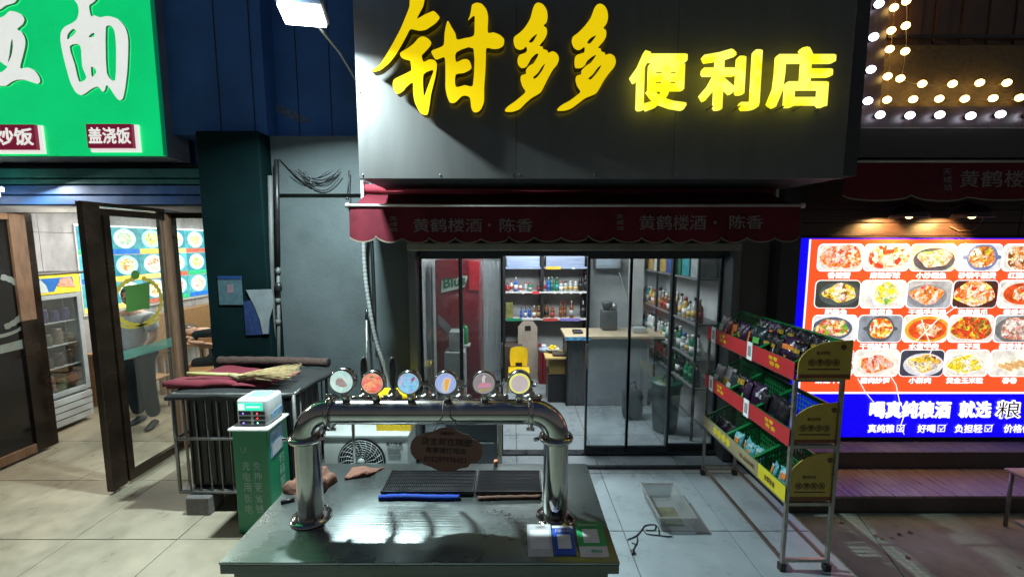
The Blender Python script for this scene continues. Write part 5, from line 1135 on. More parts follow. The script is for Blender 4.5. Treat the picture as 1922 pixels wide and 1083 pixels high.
for x in (pl_ + BR, pr_ - BR):
    f2 = part('clamp_ring', MB().lathe((x, TYc, ZP), [(.064, -.012), (.082, -.010), (.085, 0), (.082, .010), (.064, .012)], 32, 'x'), m_chrome, tw)
    for s_ in (1, -1): part('bolt', MB().tube([(x - .02, TYc - .01, ZP + s_ * .088), (x + .02, TYc - .01, ZP + s_ * .088)], .009, 8), m_chrome, f2)
def badge_mat(name, base, cols, sc=22):
    return food_mat(name, cols, sc, .85, soft=1)
bd = [(645, 'pale green badge print', [(.45, .72, .68), (.5, .78, .72), (.62, .8, .74), (.42, .66, .62)]), (702, '', [(.9, .16, .14), (.92, .2, .16), (.9, .14, .15), (.95, .45, .2), (.88, .16, .2)]),
      (769, '', [(.22, .55, .82), (.3, .62, .85), (.18, .48, .78), (.6, .5, .7), (.28, .66, .88)]), (838, '', [(.3, .38, .78), (.38, .48, .82), (.34, .42, .8), (.4, .5, .85)]),
      (909, '', [(.28, .23, .24), (.32, .27, .27), (.26, .22, .24), (.3, .25, .27)]), (975, '', [(.85, .82, .12), (.9, .86, .2), (.8, .76, .1), (.88, .85, .15)])]
faces = []
for i, (px, _, cl_) in enumerate(bd):
    yb_ = TYc - .035; x = AX(px, 716, yb_); zc = AZ(716 if i else 713, yb_); r = .058 if i else .062
    b = part('tap_badge', MB().lathe((x, yb_, zc), [(r - .006, -.026), (r, -.022), (r + .001, .012), (r - .008, .022), (.02, .026), (0, .026)], 32, 'y'), m_chrome, tw)
    part('badge_rim', MB().lathe((x, yb_ - .0265, zc), [(r - .0075, -.001), (r - .0075, .002), (r - .001, .004)], 32, 'y'), E_('badge_edge_glow', (.75, .8, .8), .6), b)
    part('badge_face', MB().lathe((x, yb_ - .027, zc), [(0, -.002), (r - .009, -.001), (r - .008, .0)], 32, 'y'), badge_mat('badge_print_%d' % i, None, cl_, 30 + 9 * i), b)
    part('badge_stem', MB().tube([(x, yb_, zc - r + .004), (x, TYc - .01, ZP + R0 - .006)], [.014, .020], 12).box(x - .012, x + .012, yb_ - .014, yb_ + .01, zc - r - .008, zc - r + .006), m_chrome, b)
    faces.append((x, yb_ - .031, zc, r, b))
def bshape(i, pts, mat):
    x, y, z_, r, b = faces[i]; part('badge_emblem', MB().add([(x + a * r, y, z_ + c * r) for a, c in pts], [tuple(range(len(pts)))]), mat, b)
bshape(0, [(-.42, -.2), (-.1, -.38), (.25, -.42), (.5, -.3), (.35, .05), (.1, .3), (-.2, .35), (-.42, .1)], food_mat('emblem_pink', [(.7, .45, .45), (.35, .3, .35), (.8, .7, .65), (.75, .4, .3)], 120, .5))
bshape(1, [(-.15, .5), (.15, .5), (.2, .6), (0, .68), (-.2, .6)], E_('emblem_grey', (.4, .38, .36), .4)); bshape(1, [(-.4, -.6), (.4, -.6), (.3, -.7), (-.3, -.7)], E_('emblem_rust', (.55, .3, .05), .5))
bshape(2, [(.2, .35), (.5, .62), (.62, .5), (.35, .1)], E_('emblem_red', (.6, .18, .3), .5))
bshape(3, [(-.35, -.2), (-.2, -.7), (.1, -.75), (.35, -.2), (.5, .45), (.0, .5), (-.25, .2)], E_('emblem_cream', (.85, .78, .6), .6)); x, y, z_, r, b = faces[3]; part('badge_emblem', MB().add([(x + a * r, y - .001, z_ + c * r) for a, c in [(-.1, -.25), (.0, -.65), (.15, -.6), (.25, -.1), (.38, .4), (.02, .42), (-.05, .15)]], [tuple(range(7))]), E_('emblem_orange', (.95, .5, .12), .7), b)
bshape(4, [(-.55, -.35), (.6, -.3), (.55, .02), (.1, .08), (-.3, .05)], E_('emblem_rose', (.8, .33, .45), .6)); bshape(4, [(-.15, .1), (.1, .12), (.05, .4), (.2, .62), (-.05, .72), (-.15, .4)], E_('emblem_white', (.8, .8, .78), .6)); bshape(4, [(-.5, -.72), (.55, -.5), (.6, -.38), (-.4, -.52)], E_('emblem_gold', (.6, .5, .2), .5))
bshape(5, ell(0, 0, .72, .72, 20), food_mat('emblem_lilac', [(.8, .62, .6), (.75, .68, .8), (.85, .7, .55), (.7, .6, .75)], 110, .6))
# taps on the far side
for i, (px, _, _) in enumerate(bd):
    x = AX(px, 716, TYc - .035) + .055
    t_ = part('tap', MB().tube([(x, TYc + .03, ZP + .045), (x, TYc + .13, ZP + .05), (x, TYc + .17, ZP + .02), (x, TYc + .19, ZP - .06), (x, TYc + .20, ZP - .13)], [.022, .020, .016, .011, .009], 12)
              .lathe((x, TYc + .09, ZP + .05), [(.028, -.02), (.028, .01), (.018, .03), (.012, .045)], 14).tube([(x - .04, TYc + .03, ZP + .06), (x + .04, TYc + .03, ZP + .06)], .014, 10).ball((x + .05, TYc + .03, ZP + .065), .014, .014, .014), m_chrome, tw)
    if i < 2:
        part('tap_handle', MB().lathe((x - .0, TYc + .09, ZP + .095), [(.009, 0), (.013, .02), (.017, .07), (.016, .13), (.012, .155), (0, .16)], 14), m_black, t_)
    else:
        part('tap_lever', MB().tube([(x + .0, TYc + .09, ZP + .09), (x + .0, TYc + .085, ZP + .125)], [.014, .020], 10).tube([(x - .02, TYc + .085, ZP + .11), (x + .028, TYc + .085, ZP + .10), (x + .036, TYc + .085, ZP + .12)], .006, 8), m_chrome, t_)
# hanging plaque
pq = thing('hanging_plaque', 'brown oval wooden plaque with dark writing hanging from the beer tower', 'sign', (AX(838, 845, 1.98), 1.98, 1.2))
PY = 1.985; cx, cz = AX(838, 845, PY), AZ(844, PY)
hw, hh = (AX(906, 845, PY) - AX(770, 845, PY)) / 2, (AZ(803, PY) - AZ(887, PY)) / 2
q = [(-1, .0), (-.97, .30), (-.86, .52), (-.70, .56), (-.62, .70), (-.40, .76), (-.22, .92), (0, 1), (.22, .92), (.40, .78), (.60, .70), (.68, .54), (.86, .46), (.97, .24), (1, -.05), (.95, -.34), (.84, -.50), (.68, -.56), (.60, -.74), (.40, -.80), (.22, -.95), (0, -1), (-.22, -.94), (-.42, -.80), (-.62, -.70), (-.70, -.54), (-.88, -.44), (-.97, -.25)]
rot = math.radians(-3)
def pqt(a, b): return (cx + a * hw * math.cos(rot) - b * hh * math.sin(rot), cz + a * hw * math.sin(rot) + b * hh * math.cos(rot))
part('board', MB().prism([pqt(a, b) for a, b in q], PY, PY + .008), M('brown_plaque_board', (.17, .065, .045), .5, var=.15, scale=10), pq)
m_ink = M('dark_brown_ink', (.035, .008, .008), .6)
for s_, a0, a1, b0, b1 in (('店主就在隔壁', -.70, .70, .20, .52), ('有事请打电话', -.58, .54, -.16, .10), ('015297976421', -.62, .55, -.55, -.32), ('温馨提示', -.2, .2, .66, .80)):
    me = text_me(s_, .02); f = fit(me, a0, a1, b0, b1, lambda a, b, d: (pqt(a, b)[0], PY - .0015 - d, pqt(a, b)[1])); part('lettering', MB().raw(me, f), m_ink, pq)
m_str = M('grey_string', (.22, .20, .18), .8)
pa, pb_, pt = Vector(at(815, 808, PY)), Vector(at(875, 806, PY)), AX(842, 740, TYc)
for P0, px_ in ((pa, AX(834, 745, TYc)), (pb_, AX(848, 745, TYc))):
    part('string', MB().tube([P0, (P0.x * .6 + px_ * .4, TYc - .062, ZP - R0 + .01), (px_, TYc - R0 - .004, ZP + .0), (px_, TYc - .045, ZP + .048), (px_, TYc - .02, ZP + .066)], .0026, 5), m_str, pq)
# drip trays, cloths, cap, towel
def drip(px0, px1, nm, label):
    y0, y1 = 2.18, 2.40; xa_, xb_ = px0, px1
    t = thing('drip_tray', label, 'drip tray', ((xa_ + xb_) / 2, 2.29, CZ), 'black drip trays on the counter')
    part('tray', MB().rbox(xa_, xb_, y0, y1, CZ + .001, CZ + .022, .008, 2).box(xa_ + .0, xb_, y0, y0 + .008, CZ + .018, CZ + .030).box(xa_, xb_, y1 - .008, y1, CZ + .018, CZ + .030).box(xa_, xa_ + .008, y0 + .008, y1 - .008, CZ + .018, CZ + .030).box(xb_ - .008, xb_, y0 + .008, y1 - .008, CZ + .018, CZ + .030), m_black, t)
    g_ = MB(); n = 44
    for k in range(n): x = xa_ + .014 + (xb_ - xa_ - .034) * k / (n - 1); g_.box(x, x + .0045, y0 + .010, y1 - .010, CZ + .023, CZ + .028)
    for k in range(6): y = y0 + .02 + (y1 - y0 - .045) * k / 5; g_.box(xa_ + .010, xb_ - .010, y, y + .003, CZ + .0225, CZ + .0265)
    part('grate', g_, M('dark_grate', (.008, .008, .009), .5, spec=.2), t)
drip(-.735, -.215, '', 'black ribbed drip tray on the counter behind the blue towel'); drip(-.205, .17, '', 'black ribbed drip tray on the counter nearer the right post')
solo('blue_towel', MB().tube(smooth_path([(-.735, 2.150, CZ + .013), (-.6, 2.155, CZ + .015), (-.45, 2.150, CZ + .014), (-.29, 2.152, CZ + .012)], 6), [.012] + [.015, .014, .016] * 6, 8), M('blue_towel_cloth', (.01, .05, .32), .9, bump=.4, bscale=150), 'rolled bright blue towel along the front of the left drip tray', 'towel', (-.5, 2.15, CZ))
solo('brown_cloth', MB().tube(smooth_path([(-.19, 2.148, CZ + .010), (-.05, 2.155, CZ + .011), (.16, 2.162, CZ + .010)], 6), [.009, .012] * 6 + [.01], 8), M('brown_cloth_dull', (.14, .075, .05), .9, bump=.4, bscale=150), 'thin rolled brown cloth before the right drip tray', 'cloth', (0, 2.155, CZ))
xc_, yc_, _ = onz(931, 870, CZ)
solo('cork', MB().lathe((xc_, yc_ - .02, CZ), [(0, .001), (.013, .001), (.014, .03), (.012, .034), (0, .034)], 14), M('orange_cork', (.62, .24, .12), .7), 'small orange cork standing on the back edge of the counter', 'cork', (xc_, yc_ - .02, CZ))
m_rag = M('brown_rag', (.17, .075, .05), .9, bump=.6, bscale=60)
cloth('rag', [(-1.30, 2.22, CZ + .045), (-1.08, 2.16, CZ + .055), (-1.02, 2.34, CZ + .06), (-1.26, 2.44, CZ + .05)], 22, 16, .018, .03, m_rag, 'crumpled brown rag on the counter left of the left post', 'cloth', 4, .04)
cloth('rag', [(-1.0, 2.34, CZ + .02), (-.86, 2.38, CZ + .03), (-.80, 2.48, CZ + .014), (-1.0, 2.46, CZ + .02)], 14, 10, .006, .012, m_rag, 'flat brown rag corner on the counter right of the left post', 'cloth', 9, .008)
solo('black_pen', MB().tube([onz(527, 942, CZ + .01), onz(553, 936, CZ + .01)], .010, 8), m_black, 'short black stick on the left edge of the counter', 'pen', onz(540, 940, CZ))
# payment cards, codes left blank
def card(px, w_, d_, x_off, mats, label, ang=0):
    x, y, _ = onz(*px, CZ); c = thing('payment_card', label, 'card', (x, y, CZ), 'payment cards on the counter')
    part('board', MB().rbox(x - w_ / 2, x + w_ / 2, y - d_ / 2, y + d_ / 2, CZ + .001, CZ + .006, .0015, 1), mats[0], c)
    for k_, ((a, b, e, f_), m_) in enumerate(mats[1]): part('print', MB().box(x + a * w_ / 2, x + b * w_ / 2, y + e * d_ / 2, y + f_ * d_ / 2, CZ + .0062 + .0006 * k_, CZ + .0068 + .0006 * k_), m_, c)
    for s_, a, b, e, f_, m_ in mats[2]:
        me = text_me(s_, .02); f2 = fit(me, x + a * w_ / 2, x + b * w_ / 2, y + e * d_ / 2, y + f_ * d_ / 2, lambda p, q_, d: (p, q_, CZ + .0092 + d)); part('lettering', MB().raw(me, f2), m_, c)
    c.rotation_euler[0] = .22; c.location[2] += .016; c.rotation_euler[2] = ang
    return c
m_cg, m_cb, m_cgr, m_cw, m_cd = M('card_grey', (.60, .61, .61), .35), M('card_blue', (.03, .11, .60), .35), M('card_green', (.02, .48, .15), .35), M('card_white', (.85, .87, .86), .35), M('card_code_grey', (.35, .36, .36), .5, var=.5, scale=160)
card((1013, 1020), .115, .170, 0, (m_cg, [((-.8, .8, -.55, .6), m_cw)], [('收款码', -.3, .5, .74, .88, m_cd)]), 'pale grey payment card, leftmost of the three cards on the counter')
card((1058, 1020), .100, .155, 0, (m_cb, [((-1, 1, .80, .98), m_cw), ((-.6, .65, -.6, .35), m_cw)], [('扫码支付', -.75, .75, .48, .70, m_cw)]), 'blue payment card, middle of the three cards on the counter')
card((1110, 1018), .130, .185, 0, (m_cw, [((-1, 1, -.42, 1.0), m_cgr), ((-.6, .55, -.25, .55), m_cw)], [('推荐使用微信支付', -.8, .6, .70, .86, m_cw), ('微信支付', -.2, .55, -.80, -.60, m_cgr)]), 'green and white payment card, rightmost on the counter')

# ------------------------------------------------------------------ snack rack
rk = thing('snack_rack', 'steel snack rack with red shelf bands and yellow quarter round end panels', 'rack', (2.02, 3.26, 0))
RX0, RX1, RY0, RY1 = 1.875, 2.185, 2.66, 3.86
tiers = [(1.375, 'top'), (.915, 'middle'), (.505, 'bottom')]
m_rack = M('rack_steel', (.34, .32, .28), .38, .8, var=.25, scale=14)
q = .011
for y in (RY0, RY1):
    for x in (RX0, RX1): part('post', MB().box(x - q, x + q, y - q, y + q, .05, 1.365), m_rack, rk)
for x in (RX0, RX1):
    for y in (RY0, RY1): part('foot', MB().box(x - .02, x + .02, y - .02, y + .02, 0, .05), m_black, rk)
for z_ in (.075, .49, .90, 1.36):
    for y in (RY0, RY1): part('cross_rail', MB().box(RX0 + q, RX1 - q, y - q, y + q, z_ - q, z_ + q), m_rack, rk)
    for x in (RX0, RX1): part('long_rail', MB().box(x - q * .8, x + q * .8, RY0 + q, RY1 - q, z_ - q, z_ + q), m_rack if z_ > .1 else M('brown_rail', (.16, .11, .09), .4, .7), rk)
m_band_r = M('red_band', (.48, .025, .03), .4, var=.08, scale=5); m_band_y = M('yellow_band', (.62, .52, .02), .4); m_band_c = M('cream_band', (.30, .25, .14), .45, var=.15, scale=5)
m_endp = M('ochre_end_panel', (.46, .33, .05), .45, var=.12, scale=6); m_endt = M('brown_print', (.10, .04, .02), .5); m_endr = M('endpanel_red_base', (.18, .05, .02), .5)
BX = RX0 - .018
def band_text(s, y, z0, z1, hh_, mat, mirror=True):
    me = text_me(s, .03); f = fit(me, 0, 1, z0, z1, lambda a, b, d: (BX - .006 - d, y - a * hh_, b)); part('lettering', MB().raw(me, f), mat, rk)
for z_, nm in tiers:
    if nm != 'bottom':
        part('shelf_band', MB().box(BX - .004, BX, RY0 - .01, RY1, z_ - .015, z_ + .105), m_band_r, rk)
        for k, yy in enumerate((2.86, 3.58)):
            band_text('有零', yy + .06, z_ + .055, z_ + .085, .10, m_yellow); band_text('有食', yy + .05, z_ + .015, z_ + .048, .12, m_yellow)
        for yy in (3.12, 3.70):
            part('price_card', MB().box(BX - .010, BX - .005, yy, yy + .07, z_ - .02, z_ + .12), m_cw, rk); part('price_print', MB().box(BX - .012, BX - .0105, yy + .015, yy + .055, z_ + .01, z_ + .09), M('price_print_grey', (.3, .3, .3), .5, var=.5, scale=120), rk)
    else:
        part('shelf_band', MB().box(BX - .004, BX, RY0 - .01, RY0 + .30, z_ - .0, z_ + .11), m_band_y, rk)
        part('shelf_band', MB().box(BX - .004, BX, RY0 + .302, RY1, z_ - .0, z_ + .11), m_band_c, rk)
        band_text('有零有食', 2.88, z_ + .03, z_ + .075, .12, m_endt)
        band_text('有点好吃', 3.22, z_ + .03, z_ + .07, .22, m_endt)
        for k in range(4): part('round_logo', MB().prism([(3.62 - .075 * k + .034 * math.cos(t), z_ + .055 + .034 * math.sin(t)) for t in [2 * PI * j / 16 for j in range(16)]], BX - .007, BX - .0045, 'yz'), m_band_y, rk); band_text('有零有食'[k], 3.62 - .075 * k + .02, z_ + .037, z_ + .073, .04, m_endt)
    # quarter round end panel facing the street, printed
    h_ = {'top': .262, 'middle': .285, 'bottom': .345}[nm]; zz = z_ - .005
    pr = [(RX0 - .01, zz), (RX1 + .025, zz), (RX1 + .025, zz + h_)] + [(RX1 - .06 - (RX1 - .05 - RX0) * math.sin(a), zz + .095 + (h_ - .10) * math.cos(a)) for a in [PI / 2 * k / 10 for k in range(11)]]
    PY_ = RY0 - .030 if nm == 'top' else RY0 + .004
    if nm != 'top': pr = [(min(max(a_, RX0 + .012), RX1 - .012), b_ + .008) for a_, b_ in pr]
    ep = part('end_panel', MB().prism(pr, PY_, PY_ + .008), m_endp, rk)
    part('base_stripe', MB().box(RX0 + (-.008 if nm == 'top' else .014), RX1 + (.02 if nm == 'top' else -.014), PY_ - .003, PY_ - .001, zz + .012, zz + .035), m_endr, ep)
    part('lettering', text_mb('有点好吃', RX0 + .10, RX0 + .19, zz + .165, zz + .19, PY_ - .003, .01), m_endt, ep)
    for k in range(4):
        ccx = RX0 + .075 + .052 * k; ccz = zz + .115
        rg = MB(); n = 18; vs = []
        for j in range(n):
            t = 2 * PI * j / n; vs += [(ccx + .024 * math.cos(t), PY_ - .003, ccz + .024 * math.sin(t)), (ccx + .019 * math.cos(t), PY_ - .003, ccz + .019 * math.sin(t))]
        rg.add(vs, [(2 * j, 2 * j + 1, (2 * j + 3) % (2 * n), (2 * j + 2) % (2 * n)) for j in range(n)])
        part('ring_logo', rg, m_endt, ep); part('lettering', text_mb('有零有食'[k], ccx - .014, ccx + .014, ccz - .014, ccz + .014, PY_ - .003, .02), m_endt, ep)
    part('print_line', MB().box(RX0 + .05, RX0 + .26, PY_ - .003, PY_ - .001, zz + .066, zz + .074), m_endt, ep)
    part('seal', MB().prism([(RX1 - .035 + .018 * math.cos(t), zz + h_ - .045 + .018 * math.sin(t)) for t in [2 * PI * j / 14 for j in range(14)]], PY_ - .003, PY_ - .001), m_endt, ep)
# green crates
def crate_part(kind, W=.30, D=.385, hf=.10, hb=.25):
    b = MB(); t = .006
    if kind == 'front': b.box(0, t, 0, D, 0, .02).box(0, t, 0, D, hf - .02, hf); [b.box(0, t, D * k / 9, D * k / 9 + .005, .02, hf - .02) for k in range(10)]
    if kind == 'back':
        b.box(W - t, W, 0, D, 0, .03).box(W - t, W, 0, D, hb - .03, hb)
        for k in range(14): b.box(W - t, W, (D - .008) * k / 13, (D - .008) * k / 13 + .008, .03, hb - .03)
        for k in range(1, 5): b.box(W - t * .8, W - t * .2, 0, D, .03 + (hb - .06) * k / 5, .036 + (hb - .06) * k / 5)
        b.box(W, W + .012, 0, D, hb - .008, hb)
    if kind == 'side':
        n = 12
        for k in range(n + 1):
            x = (W - .008) * k / n; h = hf + (hb - hf) * (k / n); b.box(x, x + .005, 0, t, .0, h - .006)
        for j in range(1, 4):
            b.add([(0, 0, hf * j / 4), (W, 0, hb * j / 4), (W, t, hb * j / 4), (0, t, hf * j / 4), (0, 0, hf * j / 4 + .005), (W, 0, hb * j / 4 + .005), (W, t, hb * j / 4 + .005), (0, t, hf * j / 4 + .005)], [(0, 1, 2, 3), (7, 6, 5, 4), (0, 4, 5, 1), (1, 5, 6, 2), (2, 6, 7, 3), (3, 7, 4, 0)])
        b.add([(0, -.004, hf - .014), (W, -.004, hb - .014), (W, t + .004, hb - .014), (0, t + .004, hf - .014), (0, -.004, hf), (W, -.004, hb), (W, t + .004, hb), (0, t + .004, hf)], [(0, 1, 2, 3), (7, 6, 5, 4), (0, 4, 5, 1), (1, 5, 6, 2), (2, 6, 7, 3), (3, 7, 4, 0)])
    if kind == 'floor':
        for k in range(12): b.box(.0, W, (D - .012) * k / 11, (D - .012) * k / 11 + .012, 0, .004)
        for k in range(9): b.box((W - .012) * k / 8, (W - .012) * k / 8 + .012, 0, D, .004, .007)
    me = b.mesh('crate_' + kind); me.materials.append(m_green_pl); return me
CP_ = {k: crate_part(k) for k in ('front', 'back', 'side', 'floor')}
for z_, nm in tiers:
    for k in range(3):
        loc = (RX0 - .005, RY0 + .016 + k * .394, z_)
        c = thing('green_crate', 'green mesh crate on the %s tier of the snack rack, %s from the street end' % (nm, ORD[k]), 'crate', loc, 'green crates on the snack rack')
        part('floor', CP_['floor'], None, c); part('front_wall', CP_['front'], None, c); part('back_wall', CP_['back'], None, c)
        part('side_wall', CP_['side'], None, c); part('side_wall', CP_['side'], None, c, (0, .379, 0))
# snack pouches
def pouch_mesh(w_=.12, h_=.17, t=.028, seed=0):
    rd = random.Random(seed); b = MB(); nx, nz = 8, 9; vs = []
    for s_ in (1, -1):
        for j in range(nz + 1):
            for i in range(nx + 1):
                u, v = i / nx, j / nz; e = (math.sin(PI * u) ** .6) * (math.sin(PI * min(1, max(0, (v - .03) / .90))) ** .55 if .03 < v < .93 else 0)
                vs.append(((u - .5) * w_ * (1 - .06 * math.sin(PI * v)), s_ * (t * e + .001) + .004 * math.sin(9 * v + seed) * e, v * h_ + .003 * math.sin(12 * u + seed)))
    n = (nx + 1) * (nz + 1); fs = []
    for s_ in (0, 1):
        for j in range(nz):
            for i in range(nx): k = s_ * n + j * (nx + 1) + i; f = (k, k + 1, k + nx + 2, k + nx + 1); fs.append(f if s_ == 0 else tuple(reversed(f)))
    rim = list(range(nx + 1)) + [nx + (nx + 1) * j for j in range(1, nz + 1)] + [nz * (nx + 1) + i for i in range(nx - 1, -1, -1)] + [(nx + 1) * j for j in range(nz - 1, 0, -1)]
    fs += [(rim[k], rim[(k + 1) % len(rim)], rim[(k + 1) % len(rim)] + n, rim[k] + n) for k in range(len(rim))]
    return b.add(vs, fs, True)
def pouch(i, loc, rz, tilt, base, lab_c, label, group, scale=1):
    me = pouch_mesh(seed=i).mesh('snack_pouch'); me.materials.append(base); o = bpy.data.objects.new('snack_pouch', me); COL.objects.link(o)
    o.location = loc; o.rotation_euler = (tilt, 0, rz); o.scale = (scale,) * 3; tag(o, label, 'snack bag', group)
    for (a, b, c_, d_), m_ in lab_c:
        q0 = random.uniform(-.12, .12); q1 = random.uniform(-.08, .08); a, b, c_, d_ = max(-.75, a + q0), min(.75, b + q0 * 1.4), max(.05, c_ + q1), min(.86, d_ + q1 * 1.3)
        l = MB().rbox(a * .06, b * .06, -.031, -.0265, c_ * .17, d_ * .17, .001, 1).mesh('print'); l.materials.append(m_); q_ = bpy.data.objects.new('print', l); COL.objects.link(q_); q_.parent = o
    return o
m_pk = M('black_foil', (.014, .012, .016), .24, .1, bump=.5, bscale=40, var=.3); m_pk2 = M('dark_teal_foil', (.015, .03, .035), .25, .1, bump=.5, bscale=40); m_pk3 = M('dark_purple_foil', (.035, .015, .045), .25, .1, bump=.5, bscale=40)
m_tg = M('gold_print', (.55, .35, .05), .3, .5, var=.6, scale=60); m_lg = M('lime_print', (.12, .45, .08), .4); m_or = M('orange_print', (.75, .20, .03), .4, var=.4, scale=50); m_wp = M('white_print', (.5, .5, .5), .4, var=.4, scale=60); m_pk_red = M('crimson_foil', (.30, .015, .05), .3, bump=.4, bscale=40); m_silver = M('clear_wrapper', (.32, .30, .30), .25, var=.3, scale=12, bump=.5, bscale=30); m_teal_f = M('teal_white_foil', (.10, .35, .38), .3, var=.6, scale=25, bump=.4, bscale=40)
random.seed(21)
A_ = PI / 2
def ph(s): return -PI / 2 + s   # front of the pouch turned to the aisle
top = [(m_silver, [((-.5, .5, .3, .6), m_wp)], 'clear wrapper'), (m_pk_red, [((-.4, .4, .2, .5), m_or)], 'crimson'), (m_pk, [((-.5, .3, .25, .75), m_or)], 'black with orange window'), (m_pk3, [((-.3, .3, .3, .5), m_tg)], 'dark purple'), (m_pk, [((-.3, .2, .2, .75), m_or)], 'black with orange stripe'), (m_pk2, [((-.4, .4, .3, .5), m_lg)], 'dark teal'), (m_pk, [((-.5, .5, .55, .72), m_tg)], 'black with gold lettering'), (m_pk, [((-.5, .4, .5, .65), m_tg), ((.1, .35, .3, .45), m_wp)], 'black with gold mark'), (m_pk3, [((-.6, .6, .55, .72), m_or), ((-.2, .1, .1, .4), m_tg)], 'purple black with orange band'), (m_pk, [((-.4, .6, .6, .75), m_tg), ((-.2, .2, .05, .35), m_lg)], 'black with green figure')]
for i, (b_, l_, d_) in enumerate(reversed(top)):
    pouch(i, (RX0 + .055 + .02 * (i % 2), RY0 + .09 + i * .112, 1.385 + .012), -A_ + .25 * math.sin(i * 2.1), -.16, b_, l_, '%s snack bag, %s from street end, front row, top tier' % (d_, ORD[i]), 'snack bags on the top tier', random.uniform(1.08, 1.25))
for i in range(6):
    b_, l_, d_ = top[[9, 7, 6, 9, 8, 6][i]]
    pouch(20 + i, (RX0 + .20, RY0 + .10 + i * .125, 1.385 + .06), -A_ + .3 * math.sin(i * 3.1), -.12, b_, l_, '%s snack bag, %s from street end, back row, top tier' % (d_, ORD[i]), 'snack bags on the top tier', 1.12)
mid = [(m_silver, [((-.5, .5, .3, .6), m_wp)], 'clear wrapped'), (m_silver, [((-.4, .5, .2, .5), m_tg)], 'clear wrapped with gold print'), (m_pk2, [((-.6, .6, .25, .55), m_wp)], 'dark teal with white band'), (m_pk, [((-.5, .5, .6, .85), m_tg)], 'black with yellow top'), (m_pk3, [((-.3, .2, .3, .5), m_lg)], 'dark purple with green print'), (m_pk3, [((.0, .4, .5, .65), m_wp)], 'dark purple with white tag'), (m_pk, [((-.2, .2, .6, .75), m_wp)], 'black with small white tag'), (m_pk, [((-.3, .3, .2, .3), m_pk2)], 'plain black'), (m_pk, [], 'plain black glossy')]
for i, (b_, l_, d_) in enumerate(reversed(mid)):
    pouch(40 + i, (RX0 + .06 + .03 * (i % 2), RY0 + .22 + i * .112, .93), -A_ + .3 * math.sin(i * 2.7), -.18, b_, l_, '%s snack bag, %s from the street end on the middle tier' % (d_, ORD[i]), 'snack bags on the middle tier', random.uniform(1.12, 1.25))
for i in range(7):
    y = RY0 + (.08 + i * .09 if i < 3 else .20 + i * .09)
    pouch(60 + i, (RX0 + .06 + .02 * (i % 2), y, .515), -A_ + .4 * math.sin(i * 2.3), -.25, m_teal_f, [((-.4, .4, .3, .62), m_or), ((-.5, .5, .68, .8), m_wp)], 'teal and white snack bag, %s from the street end on the bottom tier' % ORD[i], 'teal snack bags on the bottom tier', .78)
for i in range(3):
    pouch(70 + i, (RX0 + .07, RY0 + .90 + i * .10, .515), -A_ + .3 * math.sin(i * 2.3), -.25, m_pk, [((-.4, .4, .3, .5), m_pk3)], 'dark snack bag, %s counted from the middle of the bottom tier towards the store' % ORD[i], 'dark snack bags on the bottom tier', .8)

# ------------------------------------------------------------------ clear tray on the floor and wire
tq = thing('plastic_tub', 'clear grey plastic tub lying on the grey tiles', 'tub', (1.31, 3.24, 0))
m_clear = M('milky_plastic', (.27, .28, .27), .35, alpha=.42, var=.15, scale=6)
def frame_box(x0, x1, y0, y1, z0, z1, s, t=.006):
    b = MB(); P0 = [(x0 + s, y0 + s), (x1 - s, y0 + s), (x1 - s, y1 - s), (x0 + s, y1 - s)]; P1 = [(x0, y0), (x1, y0), (x1, y1), (x0, y1)]
    vs = [(a, b_, z0) for a, b_ in P0] + [(a, b_, z1) for a, b_ in P1]
    Pi0 = [(x0 + s + t, y0 + s + t), (x1 - s - t, y0 + s + t), (x1 - s - t, y1 - s - t), (x0 + s + t, y1 - s - t)]; Pi1 = [(x0 + t, y0 + t), (x1 - t, y0 + t), (x1 - t, y1 - t), (x0 + t, y1 - t)]
    vs += [(a, b_, z0 + t) for a, b_ in Pi0] + [(a, b_, z1) for a, b_ in Pi1]
    fs = [(3, 2, 1, 0), (8, 9, 10, 11)] + [(i, (i + 1) % 4, 4 + (i + 1) % 4, 4 + i) for i in range(4)] + [(8 + (i + 1) % 4, 8 + i, 12 + i, 12 + (i + 1) % 4) for i in range(4)] + [(4 + i, 4 + (i + 1) % 4, 12 + (i + 1) % 4, 12 + i) for i in range(4)]
    return b.add(vs, fs)
part('shell', frame_box(1.15, 1.44, 3.02, 3.50, .004, .13, .03), m_clear, tq)
part('rim', MB().rbox(1.14, 1.45, 3.01, 3.03, .125, .137, .003, 1).rbox(1.14, 1.45, 3.49, 3.51, .125, .137, .003, 1).rbox(1.14, 1.16, 3.03, 3.49, .125, .137, .003, 1).rbox(1.43, 1.45, 3.03, 3.49, .125, .137, .003, 1), m_clear, tq)
part('inner_liner', MB().box(1.20, 1.38, 3.10, 3.32, .012, .02), M('olive_liner', (.10, .10, .06), .5, var=.4, scale=20), tq)
part('lid', MB().rbox(1.44, 1.56, 3.02, 3.40, .003, .012, .003, 1), m_clear, tq)
cw = thing('floor_cable', 'thin tangled black cable on the grey tiles beside the tub', 'cable', onz(1222, 993, 0))
def gpath(pts, zz=.006): return smooth_path([onz(a, b, zz) for a, b in pts], 6)
for pts in ([(1239, 1004), (1225, 1003), (1212, 1000), (1207, 990), (1213, 985), (1228, 984), (1236, 990), (1237, 1002)], [(1212, 994), (1228, 994), (1231, 985)], [(1207, 990), (1195, 1004), (1178, 1012)], [(1195, 1004), (1196, 1016), (1189, 1030), (1186, 1040)], [(1186, 1018), (1195, 1022)], [(1238, 1004), (1250, 1006), (1262, 1006)]):
    part('cable', MB().tube(gpath(pts), .004, 6), m_black, cw)
part('plug', MB().ball(onz(1188, 1035, .012), .018, .02, .012), m_black, cw)
random.seed(5)
